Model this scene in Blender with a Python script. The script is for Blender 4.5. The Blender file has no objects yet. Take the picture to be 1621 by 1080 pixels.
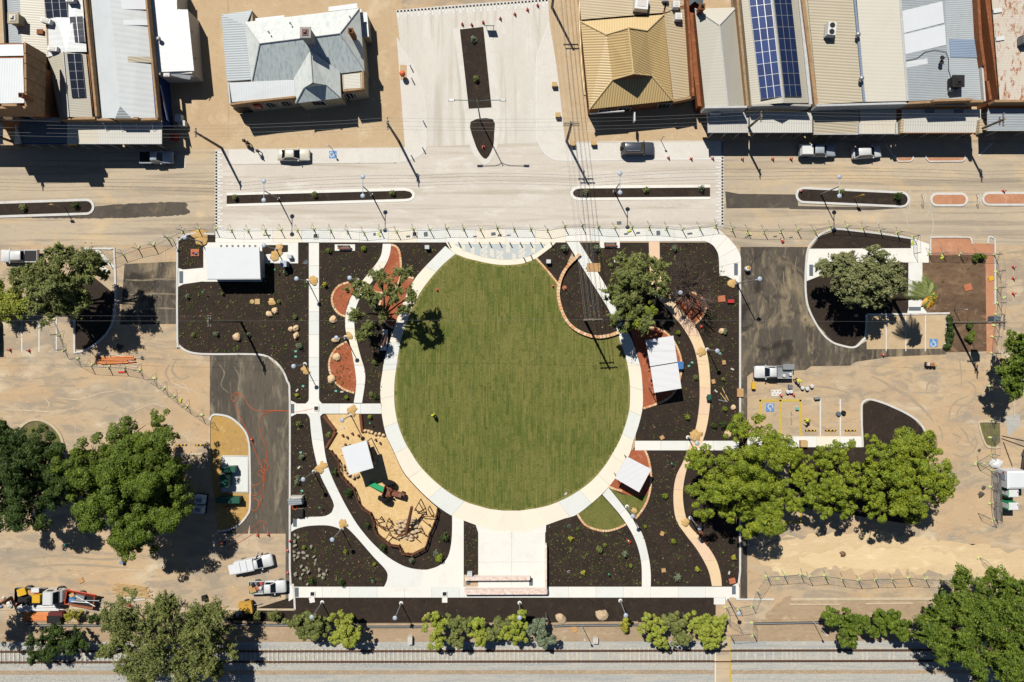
import bpy, bmesh, math, random
import numpy as np
from mathutils import Vector, Matrix, noise as mnoise
random.seed(7); RNG = np.random.default_rng(7)
scn = bpy.context.scene
COL = scn.collection
# ---------------------------------------------------------------- camera, sky, sun, exposure
S = 0.095                    # metres per photograph pixel on the ground
NX, NY = 818.0, 515.0        # photograph pixel straight below the camera
H = 102.7                    # flying height
cam = bpy.data.cameras.new('camera'); camo = bpy.data.objects.new('camera', cam); COL.objects.link(camo)
cam.sensor_width = 36; cam.sensor_fit = 'HORIZONTAL'; cam.lens = 24.0
cam.shift_x = -(NX - 810.5) / 1621; cam.shift_y = -(540 - NY) / 1621
cam.clip_end = 2000; camo.location = (0, 0, H); scn.camera = camo
SUN_EL, SUN_AZ = math.radians(53), math.radians(-26.8)     # azimuth from +Y towards +X
w = bpy.data.worlds.new('World'); scn.world = w; w.use_nodes = True
_n = w.node_tree.nodes; _l = w.node_tree.links
sky = _n.new('ShaderNodeTexSky'); sky.sky_type = 'NISHITA'; sky.sun_disc = False
sky.sun_elevation = SUN_EL; sky.sun_rotation = SUN_AZ; sky.altitude = 900; sky.dust_density = 0.1; sky.air_density = 0.75; sky.ozone_density = 1.6
_n['Background'].inputs[1].default_value = 0.05
_l.new(sky.outputs[0], _n['Background'].inputs[0])
sl = bpy.data.lights.new('sun', 'SUN'); sl.energy = 5.0; sl.angle = math.radians(0.5); sl.color = (1, 0.955, 0.88)
so = bpy.data.objects.new('sun', sl); COL.objects.link(so)
_d = Vector((math.sin(SUN_AZ) * math.cos(SUN_EL), math.cos(SUN_AZ) * math.cos(SUN_EL), math.sin(SUN_EL)))
so.rotation_euler = _d.to_track_quat('Z', 'Y').to_euler(); so.location = (0, 0, 60)
scn.view_settings.view_transform = 'Standard'; scn.view_settings.look = 'None'
scn.view_settings.exposure = 0.69; scn.view_settings.gamma = 1
scn.cycles.max_bounces = 5; scn.cycles.diffuse_bounces = 2; scn.cycles.glossy_bounces = 2
scn.cycles.transmission_bounces = 3; scn.cycles.transparent_max_bounces = 6
# ---------------------------------------------------------------- helpers
def P(x, y, z=0.0):          # photograph pixel on the ground -> metres
    return Vector(((x - NX) * S, (NY - y) * S, z))
def U(x, y, z):              # photograph pixel of a point z metres up -> metres
    k = (H - z) / H
    return Vector(((x - NX) * S * k, (NY - y) * S * k, z))
def lin(c):
    c = c / 255.0
    return c / 12.92 if c <= 0.04045 else ((c + 0.055) / 1.055) ** 2.4
KEXP = 1.62
def C(r, g, b):
    return (min(.85, lin(r) / KEXP), min(.85, lin(g) / KEXP), min(.85, lin(b) / KEXP), 1)
def C2(r, g, b):            # for finishes whose texture hardly darkens them
    return tuple(v * .8 for v in C(r, g, b)[:3]) + (1,)
def zz(ox, oy, k):
    return lambda x, y: (ox + x * k, oy + y * k)
def cr(pts, n=6, closed=False):          # Catmull-Rom through pixel points
    pts = [Vector((p[0], p[1])) for p in pts]; m = len(pts); out = []
    rng = range(m if closed else m - 1)
    for i in rng:
        if closed: a, b, c, d = pts[i - 1], pts[i], pts[(i + 1) % m], pts[(i + 2) % m]
        else: a, b, c, d = pts[max(i - 1, 0)], pts[i], pts[i + 1], pts[min(i + 2, m - 1)]
        for j in range(n):
            t = j / n
            q = 0.5 * ((2 * b) + (c - a) * t + (2 * a - 5 * b + 4 * c - d) * t * t + (3 * b - a - 3 * c + d) * t ** 3)
            out.append((q.x, q.y))
    if not closed: out.append(tuple(pts[-1]))
    return out
def resamp(pts, n):                      # n+1 points at even arc length
    v = [Vector((p[0], p[1])) for p in pts]; L = [0]
    for a, b in zip(v, v[1:]): L.append(L[-1] + (b - a).length)
    out = []; j = 0
    for i in range(n + 1):
        t = L[-1] * i / n
        while j < len(L) - 2 and L[j + 1] < t: j += 1
        d = L[j + 1] - L[j]; f = 0 if d == 0 else (t - L[j]) / d
        q = v[j].lerp(v[j + 1], f); out.append((q.x, q.y))
    return out
def plen(pts):
    return sum(math.dist(a, b) for a, b in zip(pts, pts[1:]))
def link(name, me, mat, parent=None, loc=None):
    o = bpy.data.objects.new(name, me); COL.objects.link(o)
    if mat is not None and not me.materials: me.materials.append(mat)
    if parent is not None: o.parent = parent
    if loc is not None: o.location = loc
    return o
def tag(o, label, cat, group=None):
    o['label'] = label; o['category'] = cat
    if group: o['group'] = group
    return o
def thing(name, label, cat, loc=(0, 0, 0), rz=0.0, group=None):
    o = bpy.data.objects.new(name, None); COL.objects.link(o); o.empty_display_size = .3
    o.location = loc; o.rotation_euler = (0, 0, rz)
    return tag(o, label, cat, group)
def struct(o, kind='structure'):
    o['kind'] = kind; return o
def setting(name):
    o = bpy.data.objects.new(name, None); COL.objects.link(o); o['kind'] = 'structure'; return o
def dup(root, loc, rz, label=None, group=None):
    r = root.copy(); COL.objects.link(r); r.location = loc; r.rotation_euler = (0, 0, rz)
    if label: r['label'] = label
    if group: r['group'] = group
    for ch in list(root.children):
        c = ch.copy(); COL.objects.link(c); c.parent = r
        for g in ch.children:
            d = g.copy(); COL.objects.link(d); d.parent = c
    return r
class MB:
    def __init__(s): s.v = []; s.f = []
    def add(s, vs, fs):
        b = len(s.v); s.v += [tuple(v) for v in vs]; s.f += [tuple(b + i for i in f) for f in fs]; return s
    def box(s, c, d, rz=0.0, taper=1.0, ry=0.0, rx=0.0):
        x, y, z = d[0] / 2, d[1] / 2, d[2] / 2; t = taper
        vs = [Vector(p) for p in ((-x, -y, -z), (x, -y, -z), (x, y, -z), (-x, y, -z), (-x * t, -y * t, z), (x * t, -y * t, z), (x * t, y * t, z), (-x * t, y * t, z))]
        if rz or ry or rx:
            M = Matrix.Rotation(rz, 3, 'Z') @ Matrix.Rotation(ry, 3, 'Y') @ Matrix.Rotation(rx, 3, 'X'); vs = [M @ v for v in vs]
        c = Vector(c)
        return s.add([c + v for v in vs], [(0, 3, 2, 1), (4, 5, 6, 7), (0, 1, 5, 4), (1, 2, 6, 5), (2, 3, 7, 6), (3, 0, 4, 7)])
    def cyl(s, a, b, r0, r1=None, n=8, cap=True):
        a = Vector(a); b = Vector(b); r1 = r0 if r1 is None else r1
        d = (b - a); d = d.normalized() if d.length > 1e-9 else Vector((0, 0, 1))
        u = d.orthogonal().normalized(); w_ = d.cross(u)
        vs = []
        for i in range(n):
            t = 2 * math.pi * i / n; q = u * math.cos(t) + w_ * math.sin(t)
            vs += [a + q * r0, b + q * r1]
        fs = [(2 * i, 2 * ((i + 1) % n), 2 * ((i + 1) % n) + 1, 2 * i + 1) for i in range(n)]
        if cap: fs += [tuple(2 * i for i in range(n))[::-1], tuple(2 * i + 1 for i in range(n))]
        return s.add(vs, fs)
    def tube(s, pts, r, n=6):
        for i in range(len(pts) - 1):
            r0 = r[i] if hasattr(r, '__len__') else r; r1 = r[i + 1] if hasattr(r, '__len__') else r
            s.cyl(pts[i], pts[i + 1], r0, r1, n)
        return s
    def lathe(s, prof, c=(0, 0, 0), n=14):      # prof: (r, z)
        c = Vector(c); m = len(prof); vs = []
        for r, z in prof:
            for i in range(n):
                t = 2 * math.pi * i / n; vs.append(c + Vector((r * math.cos(t), r * math.sin(t), z)))
        fs = []
        for j in range(m - 1):
            for i in range(n):
                k = (i + 1) % n; fs.append((j * n + i, j * n + k, (j + 1) * n + k, (j + 1) * n + i))
        fs.append(tuple(range((m - 1) * n, m * n))); fs.append(tuple(range(n))[::-1])
        return s.add(vs, fs)
    def flat(s, pts, z):
        return s.add([(p[0], p[1], z) for p in pts], [tuple(range(len(pts)))])
    def poly(s, vs):
        return s.add(vs, [tuple(range(len(vs)))])
    def prism(s, pts, z0, z1):
        n = len(pts); a = sum(pts[i][0] * pts[(i + 1) % n][1] - pts[(i + 1) % n][0] * pts[i][1] for i in range(n))
        if a < 0: pts = list(pts)[::-1]
        vs = [(p[0], p[1], z0) for p in pts] + [(p[0], p[1], z1) for p in pts]
        return s.add(vs, [tuple(range(n, 2 * n)), tuple(range(n))[::-1]] + [(i, (i + 1) % n, n + (i + 1) % n, n + i) for i in range(n)])
    def hull2(s, lo, hi):                     # two rings of equal length joined, capped
        n = len(lo)
        return s.add(list(lo) + list(hi), [tuple(range(n))[::-1], tuple(range(n, 2 * n))] + [(i, (i + 1) % n, n + (i + 1) % n, n + i) for i in range(n)])
    def loft(s, rings):
        n = len(rings[0]); vs = [p for r in rings for p in r]; fs = [tuple(range(n))[::-1], tuple(range((len(rings) - 1) * n, len(rings) * n))]
        for j in range(len(rings) - 1):
            for i in range(n):
                k = (i + 1) % n; fs.append((j * n + i, j * n + k, (j + 1) * n + k, (j + 1) * n + i))
        return s.add(vs, fs)
    def mesh(s, name, smooth=False):
        me = bpy.data.meshes.new(name); me.from_pydata(s.v, [], s.f); me.update()
        if smooth:
            me.polygons.foreach_set('use_smooth', [True] * len(me.polygons)); me.update()
        return me
    def build(s, name, mat, parent=None, smooth=False, world=False, loc=None):
        o = link(name, s.mesh(name, smooth), mat, parent, loc)
        if world and parent is not None:
            o.location = -Vector(parent.location)
            if parent.parent is None: pass
        return o
def offs(path, d):                            # offset polyline (metres, 2D vectors) sideways
    out = []; n = len(path)
    for i, p in enumerate(path):
        a = Vector(path[max(i - 1, 0)][:2]); b = Vector(path[min(i + 1, n - 1)][:2]); t = (b - a)
        t = t.normalized() if t.length > 1e-9 else Vector((1, 0)); out.append(Vector((p[0] - t.y * d, p[1] + t.x * d)))
    return out
def strip_mb(path, wd, z0, z1, mb=None):      # raised strip (kerb) along a metre path, chamfered
    mb = mb or MB(); h = wd / 2; c = min(.03, wd * .2)
    rings = []
    A = offs(path, h); B = offs(path, -h); A2 = offs(path, h - c); B2 = offs(path, -h + c)
    for i in range(len(path)):
        rings.append([(A[i].x, A[i].y, z0), (A[i].x, A[i].y, z1 - c), (A2[i].x, A2[i].y, z1), (B2[i].x, B2[i].y, z1), (B[i].x, B[i].y, z1 - c), (B[i].x, B[i].y, z0)])
    return mb.loft(rings)
def quads_mesh(name, V, cols=None):           # V: (N,4,3) array -> mesh of N quads
    n = len(V); me = bpy.data.meshes.new(name)
    me.vertices.add(n * 4); me.vertices.foreach_set('co', V.reshape(-1).astype(np.float32))
    me.loops.add(n * 4); me.loops.foreach_set('vertex_index', np.arange(n * 4, dtype=np.int32))
    me.polygons.add(n); me.polygons.foreach_set('loop_start', np.arange(0, n * 4, 4, dtype=np.int32))
    me.polygons.foreach_set('loop_total', np.full(n, 4, dtype=np.int32))
    me.update(calc_edges=True); me.validate(); return me
def inpoly(x, y, pts):
    c = False; j = len(pts) - 1
    for i in range(len(pts)):
        xi, yi = pts[i]; xj, yj = pts[j]
        if (yi > y) != (yj > y) and x < (xj - xi) * (y - yi) / (yj - yi) + xi: c = not c
        j = i
    return c
# ---------------------------------------------------------------- materials
def newmat(name, rough=.85, spec=.25):
    m = bpy.data.materials.new(name); m.use_nodes = True; nt = m.node_tree; b = nt.nodes['Principled BSDF']
    b.inputs['Roughness'].default_value = rough; b.inputs['Specular IOR Level'].default_value = spec
    return m, nt, b
def nd(nt, t, **kw):
    n = nt.nodes.new('ShaderNode' + t)
    for k, v in kw.items(): setattr(n, k, v)
    return n
def coords(nt, space='world', scale=(1, 1, 1), rz=0.0):
    src = nd(nt, 'NewGeometry').outputs['Position'] if space == 'world' else nd(nt, 'TexCoord').outputs['Object']
    mp = nd(nt, 'Mapping'); mp.inputs['Scale'].default_value = scale; mp.inputs['Rotation'].default_value = (0, 0, rz)
    nt.links.new(src, mp.inputs[0]); return mp.outputs[0]
def nz(nt, vec, scale, detail=4, rough=.55, dist=0.0):
    n = nd(nt, 'TexNoise'); n.inputs['Scale'].default_value = scale; n.inputs['Detail'].default_value = detail
    n.inputs['Roughness'].default_value = rough; n.inputs['Distortion'].default_value = dist
    nt.links.new(vec, n.inputs['Vector']); return n.outputs['Fac']
def ramp(nt, fac, lo, hi, c0=(0, 0, 0, 1), c1=(1, 1, 1, 1)):
    r = nd(nt, 'ValToRGB'); r.color_ramp.elements[0].position = lo; r.color_ramp.elements[1].position = hi
    r.color_ramp.elements[0].color = c0; r.color_ramp.elements[1].color = c1
    nt.links.new(fac, r.inputs[0]); return r.outputs[0]
def mix(nt, fac, a, b, mode='MIX'):
    m = nd(nt, 'Mix', data_type='RGBA', blend_type=mode)
    for i, v in ((0, fac), (6, a), (7, b)):
        if isinstance(v, bpy.types.NodeSocket): nt.links.new(v, m.inputs[i])
        else: m.inputs[i].default_value = v
    return m.outputs[2]
def bump(nt, b, h, strength, dist):
    n = nd(nt, 'Bump'); n.inputs['Strength'].default_value = strength; n.inputs['Distance'].default_value = dist
    nt.links.new(h, n.inputs['Height']); nt.links.new(n.outputs[0], b.inputs['Normal'])
def ground(name, a, b_, dark, light=None, s1=.12, s2=1.5, stretch=(1, 1, 1), grit=14, lvl=.6, bmp=.3, marks=None, glo=.74):
    m, nt, b = newmat(name, .92, .15)
    v0 = coords(nt); v1 = coords(nt, scale=stretch)
    c = mix(nt, ramp(nt, nz(nt, v1, s1, 5, .6, .3), .36, .64), C(*a), C(*b_))
    if light: c = mix(nt, ramp(nt, nz(nt, v1, s1 * 2.7, 6, .65, .6), .54, .72), c, C(*light))
    c = mix(nt, ramp(nt, nz(nt, v1, s2, 6, .7), .5, .78, (0, 0, 0, 1), (lvl, lvl, lvl, 1)), c, C(*dark))
    if marks:                                  # scuffs, drips and tyre smears with their own shapes
        for (col, sc, lo, hi, amt, st, rz) in marks:
            vv = coords(nt, scale=st, rz=rz)
            c = mix(nt, ramp(nt, nz(nt, vv, sc, 5, .62, 1.2), lo, hi, (0, 0, 0, 1), (amt, amt, amt, 1)), c, C(*col))
    g = nz(nt, v0, grit, 3, .7)
    c = mix(nt, 1.0, c, ramp(nt, g, .28, .75, (glo, glo, glo, 1), (1, 1, 1, 1)), 'MULTIPLY')
    nt.links.new(c, b.inputs['Base Color']); bump(nt, b, g, bmp, .03); return m
def slabmat(name, a, b_, stain, amt=.35):      # concrete cast in bays: each bay a slightly different tone
    m, nt, b = newmat(name, .85, .2); v = coords(nt)
    rnd = nd(nt, 'ObjectInfo').outputs['Random']
    c = mix(nt, rnd, C(*a), C(*b_))
    c = mix(nt, ramp(nt, nz(nt, v, .5, 6, .65, .5), .5, .75, (0, 0, 0, 1), (amt, amt, amt, 1)), c, C(*stain))
    g = nz(nt, v, 9, 5, .7); c = mix(nt, 1.0, c, ramp(nt, g, .25, .7, (.88, .88, .88, 1), (1, 1, 1, 1)), 'MULTIPLY')
    nt.links.new(c, b.inputs['Base Color']); bump(nt, b, g, .15, .01); return m
def plain(name, col, rough=.6, spec=.4, metal=0.0, var=.12, scale=3.0, space='obj', dirt=None):
    m, nt, b = newmat(name, rough, spec); b.inputs['Metallic'].default_value = metal
    v = coords(nt, space); base = C2(*col)
    f = nz(nt, v, scale, 5, .6); k = 1 - var
    c = mix(nt, 1.0, base, ramp(nt, f, .3, .7, (k, k, k, 1), (1, 1, 1, 1)), 'MULTIPLY')
    if dirt: c = mix(nt, ramp(nt, nz(nt, v, scale * .5, 6, .7, .5), .5, .75, (0, 0, 0, 1), (.7, .7, .7, 1)), c, C2(*dirt))
    nt.links.new(c, b.inputs['Base Color']); return m
def tin(name, col, pitch=.4, ang=0.0, dirt=(120, 105, 90), amt=.25, rust=None, depth=.05, rough=.5, contrast=.25, streak=(1, 1, 1), dsc=.45):
    m, nt, b = newmat(name, rough, .4); v = coords(nt, rz=ang)
    wv = nd(nt, 'TexWave', wave_type='BANDS', bands_direction='X', wave_profile='SIN'); wv.inputs['Scale'].default_value = 2 * math.pi / 20 / pitch
    nt.links.new(v, wv.inputs['Vector'])
    k = 1 - contrast
    c = mix(nt, 1.0, C2(*col), ramp(nt, wv.outputs['Fac'], .1, .55, (k, k, k, 1), (1, 1, 1, 1)), 'MULTIPLY')  # rib troughs toned down in the colour, in place of their shade
    vs = coords(nt, scale=streak, rz=ang)
    c = mix(nt, ramp(nt, nz(nt, vs, dsc, 6, .7, .4), .45, .75, (0, 0, 0, 1), (amt, amt, amt, 1)), c, C2(*dirt))
    if rust: c = mix(nt, ramp(nt, nz(nt, coords(nt, scale=(2.2, 1, 1), rz=ang), .7, 6, .72, .6), *rust[1]), c, C2(*rust[0]))
    nt.links.new(c, b.inputs['Base Color']); bump(nt, b, wv.outputs['Fac'], .5, depth); return m
def leafmat(name, a, b_, c_, trans=.1):
    m, nt, b = newmat(name, .6, .2); g = nd(nt, 'NewGeometry')
    c = mix(nt, ramp(nt, nz(nt, coords(nt), .55, 3, .6), .38, .62), C(*a), C(*b_))
    c = mix(nt, ramp(nt, g.outputs['Random Per Island'], .55, 1.0, (0, 0, 0, 1), (.8, .8, .8, 1)), c, C(*c_))
    nt.links.new(c, b.inputs['Base Color'])
    t = nd(nt, 'BsdfTranslucent'); nt.links.new(c, t.inputs[0]); ms = nd(nt, 'MixShader'); ms.inputs[0].default_value = trans
    nt.links.new(b.outputs[0], ms.inputs[1]); nt.links.new(t.outputs[0], ms.inputs[2]); nt.links.new(ms.outputs[0], nt.nodes['Material Output'].inputs[0]); return m
M = {}
M['dirt'] = ground('dirt', (190, 172, 146), (204, 178, 142), (162, 144, 120), (222, 206, 178), .045, .5, (1, 2.0, 1), 9, .65, .4,
    [((160, 148, 132), .16, .48, .6, .7, (1.0, 2.6, 1), .12), ((206, 174, 134), .08, .5, .6, .6, (1, 1.4, 1), .4), ((150, 132, 112), .6, .6, .7, .55, (1.2, 2.4, 1), -.3), ((234, 220, 194), .7, .62, .72, .6, (1, 5, 1), -.2), ((120, 104, 88), 1.4, .66, .74, .5, (1, 3, 1), .1), ((128, 110, 90), 3.5, .68, .75, .5, (1, 1, 1), 0)])
M['sandpale'] = ground('sandpale', (216, 190, 148), (224, 200, 160), (198, 152, 98), (240, 220, 180), .1, 1.0, (1, 3.5, 1), 12, .6, .4)
M['sandpale2'] = ground('sandpale2', (226, 200, 156), (232, 208, 166), (216, 178, 124), (246, 226, 186), .1, 1.0, (1, 4, 1), 10, .6, .4)
M['road'] = ground('road', (202, 184, 157), (190, 176, 154), (168, 153, 132), (220, 196, 158), .05, .8, (1, 3, 1), 12, .55, .3,
    [((150, 138, 124), .12, .5, .62, .6, (.22, 5.5, 1), 0), ((216, 188, 146), .1, .52, .66, .55, (1, 2.5, 1), 0), ((222, 204, 174), .5, .64, .74, .5, (1, 3, 1), .1), ((128, 114, 100), 1.6, .67, .74, .4, (1, 2.5, 1), .1)])
M['newroad'] = ground('newroad', (220, 211, 198), (213, 204, 191), (194, 181, 164), (232, 227, 218), .05, .6, (1, 3, 1), 16, .4, .15,
    [((176, 162, 142), .14, .5, .66, .5, (.2, 5.5, 1), 0), ((236, 230, 222), .4, .62, .74, .6, (1, 1.6, 1), .2)])
M['legroad'] = ground('legroad', (224, 219, 208), (215, 209, 198), (198, 188, 173), (234, 231, 224), .05, .6, (3, 1, 1), 16, .4, .15,
    [((184, 172, 154), .14, .5, .68, .5, (5.5, .25, 1), 0)])
M['brownpath'] = ground('brownpath', (206, 182, 147), (198, 172, 136), (172, 142, 108), (218, 198, 166), .1, 1.1, (1, 1, 1), 14, .45, .2)
M['asphalt'] = ground('asphalt', (80, 74, 67), (104, 96, 84), (50, 47, 44), (158, 144, 118), .1, 1.0, (3.2, .8, 1), 20, .7, .4,
    [((172, 152, 120), .5, .56, .74, .55, (2.4, .6, 1), 0), ((186, 166, 132), .11, .55, .72, .65, (1.6, 1, 1), .3), ((46, 42, 40), .16, .56, .66, .75, (1, 1, 1), 0), ((214, 200, 172), .5, .68, .76, .5, (1.6, .8, 1), .5)])
M['asphalt2'] = ground('asphalt2', (88, 82, 73), (114, 105, 91), (60, 55, 50), (158, 146, 124), .07, .9, (2.6, .6, 1), 20, .7, .4,
    [((178, 166, 142), .5, .6, .76, .5, (3.2, .4, 1), 0)])
M['patch'] = ground('patch', (84, 78, 72), (98, 90, 80), (60, 56, 52), (124, 112, 92), .2, 1.6, (1, 1, 1), 20, .6, .4)
M['mulch'] = ground('mulch', (56, 47, 40), (66, 55, 46), (36, 30, 27), (84, 68, 54), .35, 3.0, (1, 1, 1), 9, .8, 1.0,
    [((118, 92, 64), 3.2, .68, .74, .5, (1, 1, 1), 0), ((26, 22, 20), 1.5, .6, .7, .7, (1, 1, 1), 0)], .5)
M['brownsoil'] = ground('brownsoil', (106, 84, 66), (132, 106, 82), (72, 54, 42), (156, 128, 100), .14, 1.1, (1, 1.5, 1), 8, .75, .8, [((166, 138, 108), .35, .56, .68, .6, (1, 1, 1), .8), ((64, 48, 38), .5, .58, .66, .6, (1.6, 1, 1), .8)], .6)
M['concrete'] = slabmat('concrete', (226, 226, 220), (234, 231, 221), (204, 196, 182))
M['cream_slab'] = slabmat('cream_slab', (238, 228, 208), (232, 224, 206), (216, 204, 182), .25)
M['grey_slab'] = slabmat('grey_slab', (220, 222, 217), (226, 227, 220), (196, 196, 186), .3)
M['tanpath'] = slabmat('tanpath', (232, 206, 168), (228, 200, 160), (208, 166, 122), .4)
M['peachpath'] = slabmat('peachpath', (226, 194, 164), (230, 200, 170), (208, 170, 136), .3)
M['plazagrey'] = slabmat('plazagrey', (186, 194, 194), (190, 196, 194), (172, 176, 174), .4)
M['kerb'] = plain('kerb', (232, 230, 224), .8, .2, 0, .12, 1.5, 'world', (196, 180, 156))
M['oldkerb'] = plain('oldkerb', (222, 204, 174), .85, .2, 0, .2, 1.2, 'world', (190, 160, 120))
M['paint'] = plain('paint', (240, 238, 232), .7, .3, 0, .1, 2.5, 'world', (208, 196, 176))
M['fadedpaint'] = plain('fadedpaint', (216, 206, 190), .8, .2, 0, .2, 1.5, 'world', (190, 170, 140))
M['yellowpaint'] = plain('yellowpaint', (222, 192, 76), .7, .3, 0, .15, 2, 'world', (190, 160, 100))
M['bluepaint'] = plain('bluepaint', (104, 158, 214), .7, .3, 0, .15, 3, 'world')
M['tactile'] = plain('tactile', (112, 124, 132), .8, .2, 0, .3, 9, 'world')
M['redgravel'] = ground('redgravel', (166, 92, 62), (178, 104, 72), (130, 66, 46), (192, 130, 98), .4, 2.4, (1, 1, 1), 8, .6, .7)
M['redpave'] = ground('redpave', (202, 146, 112), (192, 136, 104), (160, 108, 80), (214, 172, 140), .2, 1.6, (1, 1, 1), 12, .5, .3)
M['softfall'] = ground('softfall', (222, 188, 132), (232, 200, 146), (184, 138, 80), (240, 212, 158), .4, 2.2, (1, 1, 1), 7, .6, 1.0)
M['ballast'] = ground('ballast', (184, 184, 177), (196, 191, 180), (136, 137, 134), (208, 202, 188), .2, 2.0, (1, 4, 1), 6, .6, 1.0,
    [((150, 160, 166), .25, .5, .62, .5, (.2, 4, 1), 0)])
M['railsoil'] = ground('railsoil', (172, 150, 122), (184, 160, 130), (132, 108, 84), (198, 180, 150), .15, 1.3, (1, 2, 1), 9, .6, .6)
M['drygrass'] = ground('drygrass', (186, 152, 96), (196, 156, 88), (146, 118, 76), (212, 178, 122), .3, 1.6, (1, 1, 1), 9, .6, .6)
M['weeds'] = ground('weeds', (120, 108, 82), (104, 112, 56), (74, 68, 50), (150, 140, 84), .5, 2.4, (1, 1, 1), 9, .7, .8)
M['turfbase'] = ground('turfbase', (132, 128, 68), (144, 136, 78), (98, 104, 48), (154, 144, 86), .3, 1.2, (1, .5, 1), 7, .6, .8)
M['paleconc'] = ground('paleconc', (228, 224, 214), (221, 216, 206), (196, 186, 170), (230, 227, 219), .08, .7, (1, 1, 1), 14, .4, .15)
def turfmat():
    m, nt, b = newmat('turf', .9, .1); g = nd(nt, 'NewGeometry'); v = coords(nt)
    c = mix(nt, ramp(nt, nz(nt, v, .09, 4, .6), .42, .58), C(102, 112, 52), C(120, 121, 64))
    c = mix(nt, ramp(nt, g.outputs['Random Per Island'], .45, 1.0, (0, 0, 0, 1), (.6, .6, .6, 1)), c, C(132, 130, 68))
    c = mix(nt, ramp(nt, g.outputs['Random Per Island'], .0, .3, (.5, .5, .5, 1), (0, 0, 0, 1)), c, C(82, 100, 38))
    c = mix(nt, ramp(nt, nz(nt, coords(nt, scale=(3.6, .45, 1)), .9, 6, .72, .4), .5, .68, (0, 0, 0, 1), (.55, .55, .55, 1)), c, C(144, 137, 84))
    c = mix(nt, ramp(nt, nz(nt, coords(nt, scale=(1, .7, 1)), 1.0, 5, .72), .53, .66, (0, 0, 0, 1), (.75, .75, .75, 1)), c, C(82, 98, 36))
    c = mix(nt, ramp(nt, nz(nt, v, 2.2, 5, .75), .64, .74, (0, 0, 0, 1), (.8, .8, .8, 1)), c, C(162, 148, 106))
    gr = nz(nt, v, 5, 4, .8); c = mix(nt, 1.0, c, ramp(nt, gr, .32, .66, (.55, .55, .55, 1), (1, 1, 1, 1)), 'MULTIPLY')
    nt.links.new(c, b.inputs['Base Color']); bump(nt, b, gr, .9, .06); return m
M['turf'] = turfmat()
M['brickedge'] = plain('brickedge', (222, 178, 136), .85, .2, 0, .3, 5, 'world', (190, 130, 92))
def brickmat(name, cols):
    m, nt, b = newmat(name, .85, .2); g = nd(nt, 'NewGeometry')
    r = nd(nt, 'ValToRGB'); e = r.color_ramp.elements; e[0].color = C(*cols[0]); e[1].color = C(*cols[-1])
    for i, cc in enumerate(cols[1:-1]): x = e.new((i + 1) / (len(cols) - 1)); x.color = C(*cc)
    nt.links.new(g.outputs['Random Per Island'], r.inputs[0])
    f = nz(nt, coords(nt), 6, 5, .7); c = mix(nt, 1.0, r.outputs[0], ramp(nt, f, .3, .7, (.8, .8, .8, 1), (1, 1, 1, 1)), 'MULTIPLY')
    nt.links.new(c, b.inputs['Base Color']); bump(nt, b, f, .4, .02); return m
M['pinkbrick'] = brickmat('pinkbrick', [(240, 228, 218), (236, 210, 194), (242, 234, 226), (228, 190, 168), (240, 224, 212)])
M['wallbrick'] = brickmat('wallbrick', [(230, 196, 156), (222, 172, 122), (236, 210, 176), (214, 150, 104), (228, 190, 150)])
M['stone'] = brickmat('stone', [(214, 178, 128), (226, 190, 138), (206, 160, 104), (224, 196, 156)])
M['greystone'] = brickmat('greystone', [(150, 144, 126), (168, 160, 140), (130, 124, 108), (158, 150, 132)])
M['granite'] = brickmat('granite', [(186, 156, 122), (200, 172, 138), (170, 134, 98), (206, 182, 150)])
M['sandpile'] = ground('sandpile', (206, 166, 104), (216, 180, 122), (164, 122, 66), (226, 196, 146), .6, 3, (1, 1, 1), 9, .6, .8)
# building and object finishes
M['tin_white'] = tin('tin_white', (222, 228, 230), .35, 0, (186, 194, 196), .3, contrast=.08, depth=.015)
M['tin_white_x'] = tin('tin_white_x', (232, 236, 236), .8, math.pi / 2, (196, 196, 190), .3, contrast=.06, depth=.015)
M['tin_white_w'] = tin('tin_white_w', (230, 233, 234), .8, math.pi / 2, (204, 206, 202), .22, contrast=.05, depth=.012)
M['tin_cream'] = tin('tin_cream', (206, 200, 182), .35, math.pi / 2, (188, 180, 160), .3, contrast=.12, depth=.02)
M['tin_beige'] = tin('tin_beige', (206, 194, 168), .42, math.pi / 2 + .1, (178, 166, 140), .3, contrast=.3)
M['tin_stone'] = tin('tin_stone', (194, 190, 176), .45, math.pi / 2 + .1, (176, 172, 156), .25, contrast=.04, depth=.008)
M['tin_stone2'] = tin('tin_stone2', (216, 210, 194), .5, math.pi / 2 + .1, (200, 192, 172), .3, contrast=.06, depth=.01)
M['tin_bluegrey'] = tin('tin_bluegrey', (182, 190, 194), .35, math.pi / 2, (150, 156, 158), .35, contrast=.18)
M['tin_blue'] = tin('tin_blue', (142, 160, 184), .35, math.pi / 2, (120, 136, 160), .3, contrast=.12)
M['tin_galv'] = tin('tin_galv', (186, 194, 198), .3, math.pi / 2, (150, 152, 150), .45, contrast=.22)
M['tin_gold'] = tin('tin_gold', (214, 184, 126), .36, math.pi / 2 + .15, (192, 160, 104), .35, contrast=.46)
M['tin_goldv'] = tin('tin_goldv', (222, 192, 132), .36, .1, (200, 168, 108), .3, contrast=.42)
M['tin_goldn'] = tin('tin_goldn', (228, 200, 146), .36, .1, (212, 180, 122), .3, contrast=.15)  # north slope's stronger sun put into this paler gold; ridges and gutter share it
M['tin_tan'] = tin('tin_tan', (212, 192, 156), .4, math.pi / 2 + .1, (190, 166, 126), .3, contrast=.35)
M['tin_rust'] = tin('tin_rust', (222, 212, 196), .35, math.pi / 2, (200, 180, 150), .4, ((168, 98, 48), (.52, .62)), contrast=.08, depth=.01)
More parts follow.
